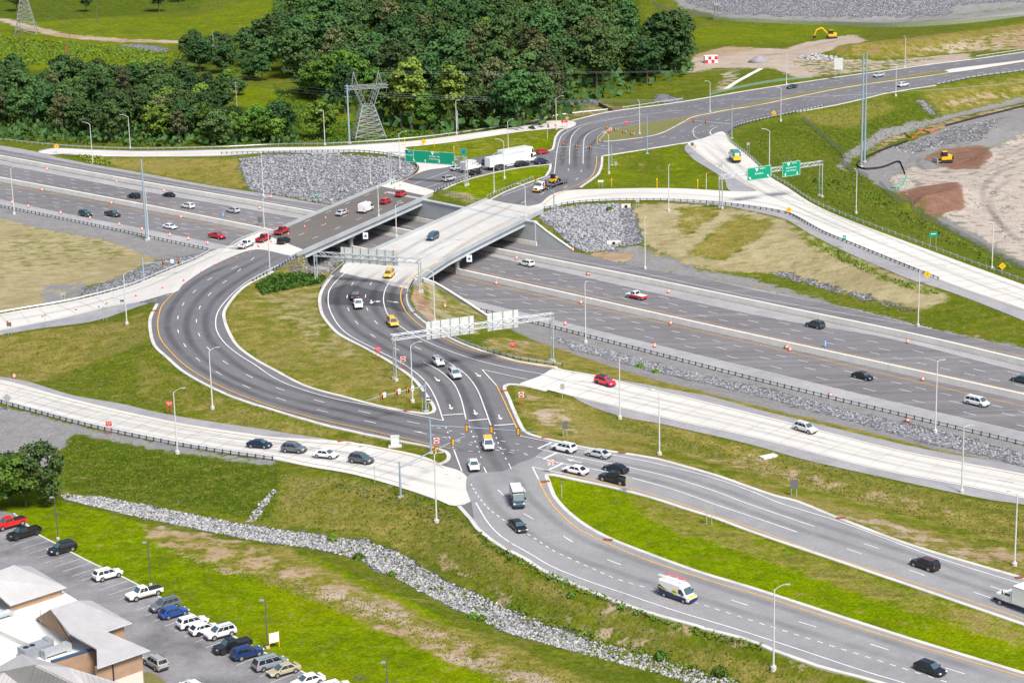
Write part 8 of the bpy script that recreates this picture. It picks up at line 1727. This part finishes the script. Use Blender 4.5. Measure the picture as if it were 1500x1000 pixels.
def PAINT(paint, clearall):
    A = lambda *p: list(p)
    # lawns and verges, south
    paint('lush', .72, [(-60,690),(100,735),(300,790),(460,815),(620,890),(760,960),(900,1010),(1000,1090),(-60,1090)])
    paint('brown', .75, [(200,765),(330,790),(420,800),(520,850),(620,900),(760,950),(900,1010),(1000,1060),(880,1060),(740,1000),(600,945),(450,875),(330,830),(230,800)])
    paint('dirt', .50, [(205,765),(300,778),(400,803),(395,845),(330,842),(260,815),(215,790)]); paint('dirt', .47, [(360,800),(480,842),(560,872),(640,920),(740,950),(830,1010),(740,1000),(600,945),(480,885),(380,835)])
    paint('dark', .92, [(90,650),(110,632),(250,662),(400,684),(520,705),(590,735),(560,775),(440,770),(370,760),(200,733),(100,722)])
    paint('brown', .66, [(410,690),(520,702),(600,725),(680,765),(760,830),(860,885),(1000,935),(1200,995),(1300,1030),(1180,1030),(960,960),(850,905),(700,850),(560,795),(440,770),(395,765)])
    paint('dark', .5, [(620,760),(690,790),(760,850),(900,905),(1060,950),(1000,975),(820,920),(690,850),(620,815)])
    paint('dirt', .52, [(640,800),(700,835),(760,868),(745,885),(690,855),(640,828)]); paint('dirt', .5, [(820,895),(900,920),(960,945),(940,958),(860,935),(800,912)]); paint('dirt', .45, [(880,880),(1000,910),(1140,955),(1240,990),(1180,985),(1000,935),(880,900)])
    paint('lush', .95, [(800,697),(850,706),(960,733),(1100,782),(1235,828),(1370,873),(1500,917),(1640,965),(1640,1028),(1500,985),(1343,937),(1208,894),(1100,859),(1024,837),(956,812),(891,786),(859,769),(832,748),(813,727)])
    paint('brown', .70, [(920,725),(1000,745),(1100,783),(1235,829),(1370,874),(1500,918),(1640,965),(1640,990),(1500,945),(1340,900),(1200,850),(1080,810),(980,775),(930,750)])
    paint('dark', .4, [(960,735),(1100,785),(1235,830),(1370,876),(1370,890),(1200,842),(1060,795),(970,760)])
    # strips between ramps
    paint('brown', .72, [(750,566),(850,585),(960,618),(1100,652),(1280,700),(1400,725),(1500,745),(1640,780),(1640,890),(1500,845),(1343,800),(1229,758),(1140,728),(1046,696),(960,671),(853,654),(790,641),(765,620)])
    paint('dirt', .5, [(760,575),(800,580),(830,600),(850,640),(790,625)]); paint('dirt', .45, [(1190,745),(1300,760),(1400,790),(1500,800),(1500,840),(1343,798),(1230,757)]); paint('dirt', .42, [(960,630),(1060,655),(1200,690),(1400,735),(1400,760),(1200,715),(1040,680)])
    paint('dark', .55, [(860,595),(920,612),(1000,640),(1080,665),(1060,675),(960,645),(880,625)]); paint('lush', .45, [(960,650),(1080,690),(1300,745),(1500,800),(1500,812),(1280,755),(1060,697),(950,660)])
    paint('dark', .5, [(1110,655),(1280,702),(1400,728),(1500,750),(1500,765),(1380,740),(1250,712),(1110,672)])
    paint('brown', .75, [(720,492),(790,500),(860,515),(1000,550),(1200,600),(1500,665),(1640,700),(1640,715),(1500,690),(1200,625),(1000,577),(870,548),(820,538),(760,529),(700,510)])
    paint('dirt', .42, [(700,495),(780,497),(800,512),(760,522),(710,508)]); paint('grav', 1, [(705,463),(775,480),(1107,566),(1295,612),(1493,659),(1640,695),(1640,690),(1493,650),(1107,557),(775,472),(705,456)])
    paint('grav', .9, [(735,476),(775,481),(1107,563),(1295,609),(1493,656),(1640,690),(1640,720),(1500,688),(1300,640),(1100,592),(930,548),(830,515),(780,497)])
    paint('stone', .95, [(800,492),(900,516),(1010,545),(1110,566),(1250,603),(1360,625),(1500,664),(1640,700),(1640,712),(1500,683),(1330,642),(1220,610),(1100,578),(960,545),(840,512)])
    # east slope of the south abutment
    paint('dirt', .95, [(606,417),(618,412),(640,425),(650,455),(665,470),(640,480),(615,462),(602,440)]); paint('dry', .75, [(620,405),(716,466),(700,490),(660,485),(625,450)]); paint('brown', .5, [(640,420),(712,466),(690,480),(650,450)])
    paint('red', .40, [(604,420),(618,415),(635,440),(622,466),(604,445)])
    # loop infield
    paint('brown', .62, W_IN+R(M_L)); paint('dry', .40, [(380,412),(470,415),(468,450),(490,480),(560,530),(480,520),(400,470),(370,440)])
    paint('dark', .95, [(374,418),(400,404),(440,402),(477,408),(470,416),(420,424),(385,430)])
    paint('stone', .75, [(432,376),(445,368),(500,360),(515,378),(500,388),(478,408),(440,402),(415,398)]); paint('grav', .5, [(432,376),(500,360),(512,380),(480,405),(440,402)])
    paint('brown', .4, [(480,610),(620,645),(650,668),(560,655),(400,635),(300,605)])
    # west verge
    paint('brown', .72, [(-60,505),(0,493),(60,483),(180,470),(215,450),(220,500),(170,520),(60,560),(-60,560)]); paint('dark', .42, [(120,520),(215,470),(224,500),(260,545),(330,585),(260,600),(180,580),(120,555)]); paint('brown', .5, [(200,520),(240,540),(330,580),(470,625),(600,660),(420,640),(300,615),(200,580)])
    paint('grav', 1, [(-60,592),(0,594),(85,616),(112,634),(95,648),(60,690),(0,710),(-60,700)]); paint('grav', .9, [(60,609),(135,628),(243,650),(324,664),(410,676),(400,684),(300,668),(250,662),(180,650),(105,634)])
    # north-west field by the freeway
    paint('dry', 1, [(-60,315),(0,318),(60,335),(150,350),(230,378),(215,400),(120,420),(60,445),(0,458),(-60,470)]); paint('brown', .3, [(20,335),(150,352),(205,375),(100,395),(0,385)])
    paint('grav', 1, [(-60,296),(0,303),(165,337),(324,371),(345,357),(300,375),(245,398),(230,380),(150,352),(60,335),(0,320),(-60,312)]); paint('dirt', .3, [(60,330),(180,350),(300,372),(200,362),(80,340)])
    paint('stone', .85, [(235,380),(290,372),(330,360),(300,376),(245,398),(190,420),(130,436),(100,440),(120,425),(180,402)]); paint('grav', .7, [(60,418),(130,412),(120,440),(60,450)])
    # slope below the north ramp
    paint('brown', .85, [(150,231),(230,230),(348,232),(355,250),(362,278),(335,276),(285,267),(253,261),(200,251),(160,243)]); paint('lush', .6, [(112,228),(150,230),(165,243),(130,240)]); paint('dark', .3, [(240,245),(330,250),(340,275),(280,265)])
    paint('stone', 1.0, [(348,233),(400,226),(500,225),(560,229),(590,234),(612,244),(604,258),(572,272),(500,303),(470,299),(400,286),(364,279)]); paint('lush', .5, [(395,283),(440,290),(485,297),(478,303),(440,297),(395,288)])
    # north islands
    paint('lush', .6, [(594,216),(667,208),(760,194),(800,190),(812,205),(805,220),(740,224),(690,232),(655,238)]); paint('brown', .42, [(640,212),(700,205),(760,197),(800,192),(790,210),(720,222),(670,228)])
    paint('lush', .7, [(640,282),(680,265),(720,254.6),(760,247),(806,241),(800,257),(780,264),(740,279),(713,292),(690,298)]); paint('dry', .65, [(642,281),(662,279),(690,283),(707,291),(700,300),(660,294)]); paint('dark', .6, [(628,290),(642,281),(650,286),(690,297),(686,301)])
    paint('lush', .45, [(884,230),(933,222),(1000,212),(1003,220),(1040,250),(1072,277),(983,275),(860,277),(876,258)]); paint('dark', .5, [(900,232),(960,224),(985,240),(960,262),(915,250)])
    # great stone slope and seeded slopes east of the bridge
    paint('stone', 1.0, [(786,316),(798,308),(848,299),(905,297),(925,300),(942,350),(935,368),(895,366),(860,372),(838,362)]); paint('grav', 1.0, [(850,369),(900,362),(945,358),(1010,390),(1090,405),(1230,445),(1345,474),(1500,508),(1640,545),(1640,552),(1500,520),(1345,482),(1230,452),(1100,427),(960,399)])
    paint('dirt', .85, [(850,370),(890,367),(930,372),(920,384),(880,384)]); paint('dirt', .6, [(930,362),(980,362),(990,378),(950,378)]); paint('dirt', .38, [(960,395),(1090,412),(1250,450),(1400,485),(1500,505),(1500,512),(1300,470),(1090,428)])
    paint('dry', 1, [(924,299),(983,297),(1064,303),(1100,310),(1148,322),(1235,368),(1343,414),(1395,432),(1385,442),(1350,455),(1250,430),(1140,400),(1090,400),(1000,388),(945,356)])
    paint('brown', .8, [(995,302),(1060,304),(1050,318),(1003,350),(990,332)]); paint('brown', .95, [(1080,312),(1135,325),(1110,350),(1060,382),(1005,372)]); paint('dark', .3, [(1085,315),(1130,328),(1080,370),(1040,372)])
    paint('lush', .6, [(1150,325),(1200,352),(1260,382),(1330,415),(1390,432),(1340,430),(1260,395),(1190,365)])
    paint('stone', .9, [(1120,399),(1145,396),(1200,412),(1260,430),(1350,456),(1340,458),(1250,437),(1180,416)]); paint('brown', .5, [(960,388),(1090,400),(1130,402),(1100,406),(980,393)])
    # north-east slope and pit
    paint('dark', .82, [(1070,200),(1100,186),(1167,170),(1233,158),(1300,143),(1345,136),(1372,175),(1300,200),(1240,235),(1290,280),(1340,315),(1420,362),(1490,395),(1460,400),(1343,350),(1248,316),(1180,285),(1110,240)])
    paint('lush', .3, [(1090,205),(1180,200),(1250,250),(1200,270),(1130,235)]); paint('brown', .6, [(1160,170),(1300,146),(1320,158),(1250,190),(1200,185)]); paint('brown', .65, [(1350,137),(1420,122),(1500,110),(1620,90),(1620,130),(1500,143),(1385,170)])
    paint('dirt', .5, [(1360,150),(1440,135),(1500,130),(1500,140),(1400,160)]); paint('stone', .9, [(1341,147),(1352,146),(1384,172),(1372,175),(1358,165)]); paint('grav', 1, [(1372,172),(1400,166),(1500,143),(1640,118),(1640,124),(1500,150),(1400,172),(1300,203),(1245,235),(1235,250),(1225,245),(1240,225),(1290,190)])
    paint('dirt', .55, [(1400,172),(1500,152),(1500,160),(1400,185),(1330,200),(1260,232),(1290,205)])
    paint('grav', .95, [(1250,250),(1290,220),(1340,205),(1400,180),(1500,158),(1640,130),(1640,470),(1500,392),(1400,340),(1310,285)]); paint('pale', 1, [(1270,235),(1340,200),(1500,160),(1640,130),(1640,480),(1500,392),(1400,340),(1310,285)]); paint('pale', .6, [(900,128),(1000,90),(1250,50),(1420,70),(1420,90),(1170,116),(830,142)]); paint('pale', .7, [(-60,15),(280,55),(280,66),(-60,30)]); paint('dirt', .72, [(1340,240),(1360,250),(1420,230),(1500,195),(1640,180),(1640,450),(1500,385),(1400,330),(1310,280),(1300,262)])
    paint('red', .9, [(1352,232),(1380,218),(1440,212),(1455,225),(1435,248),(1390,248)]); paint('red', .85, [(1310,282),(1340,274),(1405,265),(1418,300),(1370,320),(1335,300)]); paint('stone', .55, [(1300,215),(1340,208),(1400,185),(1470,172),(1440,205),(1380,215),(1330,225)])
    paint('dark', .6, [(1195,275),(1240,262),(1290,285),(1340,318),(1420,362),(1490,396),(1440,392),(1343,352),(1260,318)])
    # upper field
    paint('dark', .5, [(820,172),(900,160),(1000,147),(1100,130),(1180,118),(1200,108),(1120,98),(1050,108),(960,130),(860,150)]); paint('dirt', .5, [(820,165),(880,150),(930,160),(900,168),(840,172)]); paint('stone', .8, [(828,150),(870,145),(892,150),(860,155),(838,155)]); paint('stone', .85, [(955,150),(965,135),(1008,147),(985,151)])
    paint('red', .3, [(840,155),(890,158),(900,168),(830,168)]); paint('dirt', .55, [(1040,135),(1060,105),(1085,100),(1075,132)])
    paint('dirt', .95, [(1020,80),(1060,68),(1150,72),(1180,62),(1250,50),(1270,60),(1180,85),(1300,88),(1420,78),(1420,88),(1240,108),(1170,115),(1130,100),(1050,100),(900,128),(830,140),(830,135),(900,120),(1000,104)]); paint('dirt', .55, [(1150,88),(1300,90),(1400,82),(1300,100),(1200,112)])
    paint('brown', .75, [(1215,75),(1230,66),(1330,55),(1420,45),(1510,33),(1640,15),(1640,60),(1500,72),(1420,76),(1300,86),(1230,84)]); paint('red', .38, [(1215,72),(1330,56),(1420,46),(1510,34),(1640,15),(1640,55),(1500,70),(1300,84)]); paint('dirt', .55, [(1300,75),(1400,60),(1500,40),(1640,20),(1640,60),(1500,72),(1400,78)])
    paint('lush', .45, [(1010,40),(1080,36),(1200,35),(1270,45),(1200,60),(1080,68),(1020,68)]); paint('stone', .55, [(965,-40),(1000,0),(1060,18),(1200,24),(1390,22),(1395,10),(1360,-5),(1300,-30)]); paint('grav', 1, [(955,-40),(995,10),(1060,26),(1200,32),(1300,34),(1500,22),(1640,5),(1640,-40)]); paint('stone', .8, [(965,-40),(1000,2),(1060,20),(1200,26),(1390,24),(1395,8),(1640,-5),(1640,-40)])
    paint('lush', .4, [(1395,20),(1500,8),(1500,14),(1395,25)]); paint('dirt', .8, [(908,40),(955,38),(960,52),(925,55),(930,48)])
    paint('lush', .45, [(-60,25),(60,22),(280,25),(400,-10),(410,30),(270,60),(200,95),(-60,100)]); paint('lush', .5, [(-60,50),(200,70),(270,80),(280,110),(420,130),(560,185),(560,205),(400,200),(330,150),(200,130),(-60,130)])
    paint('dirt', .95, [(-60,18),(0,23),(40,36),(100,50),(180,57),(275,60),(275,64),(170,62),(95,56),(35,44),(0,31),(-60,24)]); paint('stone', .85, [(165,66),(200,64),(250,70),(245,78),(215,74)])
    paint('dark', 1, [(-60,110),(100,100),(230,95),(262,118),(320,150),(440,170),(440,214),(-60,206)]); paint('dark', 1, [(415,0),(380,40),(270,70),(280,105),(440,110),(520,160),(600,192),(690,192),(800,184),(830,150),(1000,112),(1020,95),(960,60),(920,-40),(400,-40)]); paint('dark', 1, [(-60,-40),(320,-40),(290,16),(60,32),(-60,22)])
    paint('dirt', .6, [(727,150),(760,160),(790,170),(770,172),(735,165)])
    # soil flush with the rocks of the ditch
    DU = [(85,723),(148.6,727.7),(216,740),(297,756),(370,770.5),(424,777),(478,785),(532,793.5),(575,804),(618.5,830),(653.6,851.5),(694,867.7),(740,889),(805,916),(888.5,943.4),(969.6,965),(1077.6,997),(1160,1025)]
    DL = [(95,731),(189,754),(270,770.5),(337.6,785),(400,796),(451,801.6),(491.5,809.7),(532,822),(575,843.4),(613,865),(653.6,884),(680.6,897.5),(721,916),(748,928.5),(794,940.7),(861.5,959.6),(956,984),(1010,1000),(1100,1035)]
    clearall(DU+R(DL)); paint('stone', 1, DU+R(DL)); paint('stone', .8, [(400,716),(406,718),(374,762),(360,765)])
    paint('stone', .35, [(860,932),(888.5,943.4),(969.6,965),(1077.6,997),(1160,1025),(1100,1035),(1010,1000),(956,984),(861,959)])
build_ground()
# ------------------------------------------------------------------ light
world = bpy.data.worlds.new("World"); SC.world = world; world.use_nodes = True
wt = world.node_tree; bg = wt.nodes['Background']; sky = wt.nodes.new('ShaderNodeTexSky'); sky.sky_type = 'NISHITA'; sky.sun_disc = False
SUN_EL, SUN_AZ = 52.0, 150.0      # azimuth from +Y clockwise
sky.sun_elevation = math.radians(SUN_EL); sky.sun_rotation = math.radians(SUN_AZ); sky.air_density = 1.0; sky.dust_density = 3.0; sky.ozone_density = 1.0
wt.links.new(sky.outputs[0], bg.inputs[0]); bg.inputs[1].default_value = .10
sl = bpy.data.lights.new('sun', 'SUN'); sl.energy = 3.3; sl.angle = math.radians(16); sl.color = (1, .965, .91)
so = bpy.data.objects.new('sun', sl); link(so)
d_ = Vector((math.sin(math.radians(SUN_AZ))*math.cos(math.radians(SUN_EL)), math.cos(math.radians(SUN_AZ))*math.cos(math.radians(SUN_EL)), math.sin(math.radians(SUN_EL))))
so.rotation_euler = (-d_).to_track_quat('-Z', 'Y').to_euler()
SC.view_settings.view_transform = 'Standard'; SC.view_settings.look = 'None'; SC.view_settings.gamma = 1; SC.view_settings.exposure = .57
SC.cycles.max_bounces = 6; SC.cycles.diffuse_bounces = 3; SC.cycles.transparent_max_bounces = 8
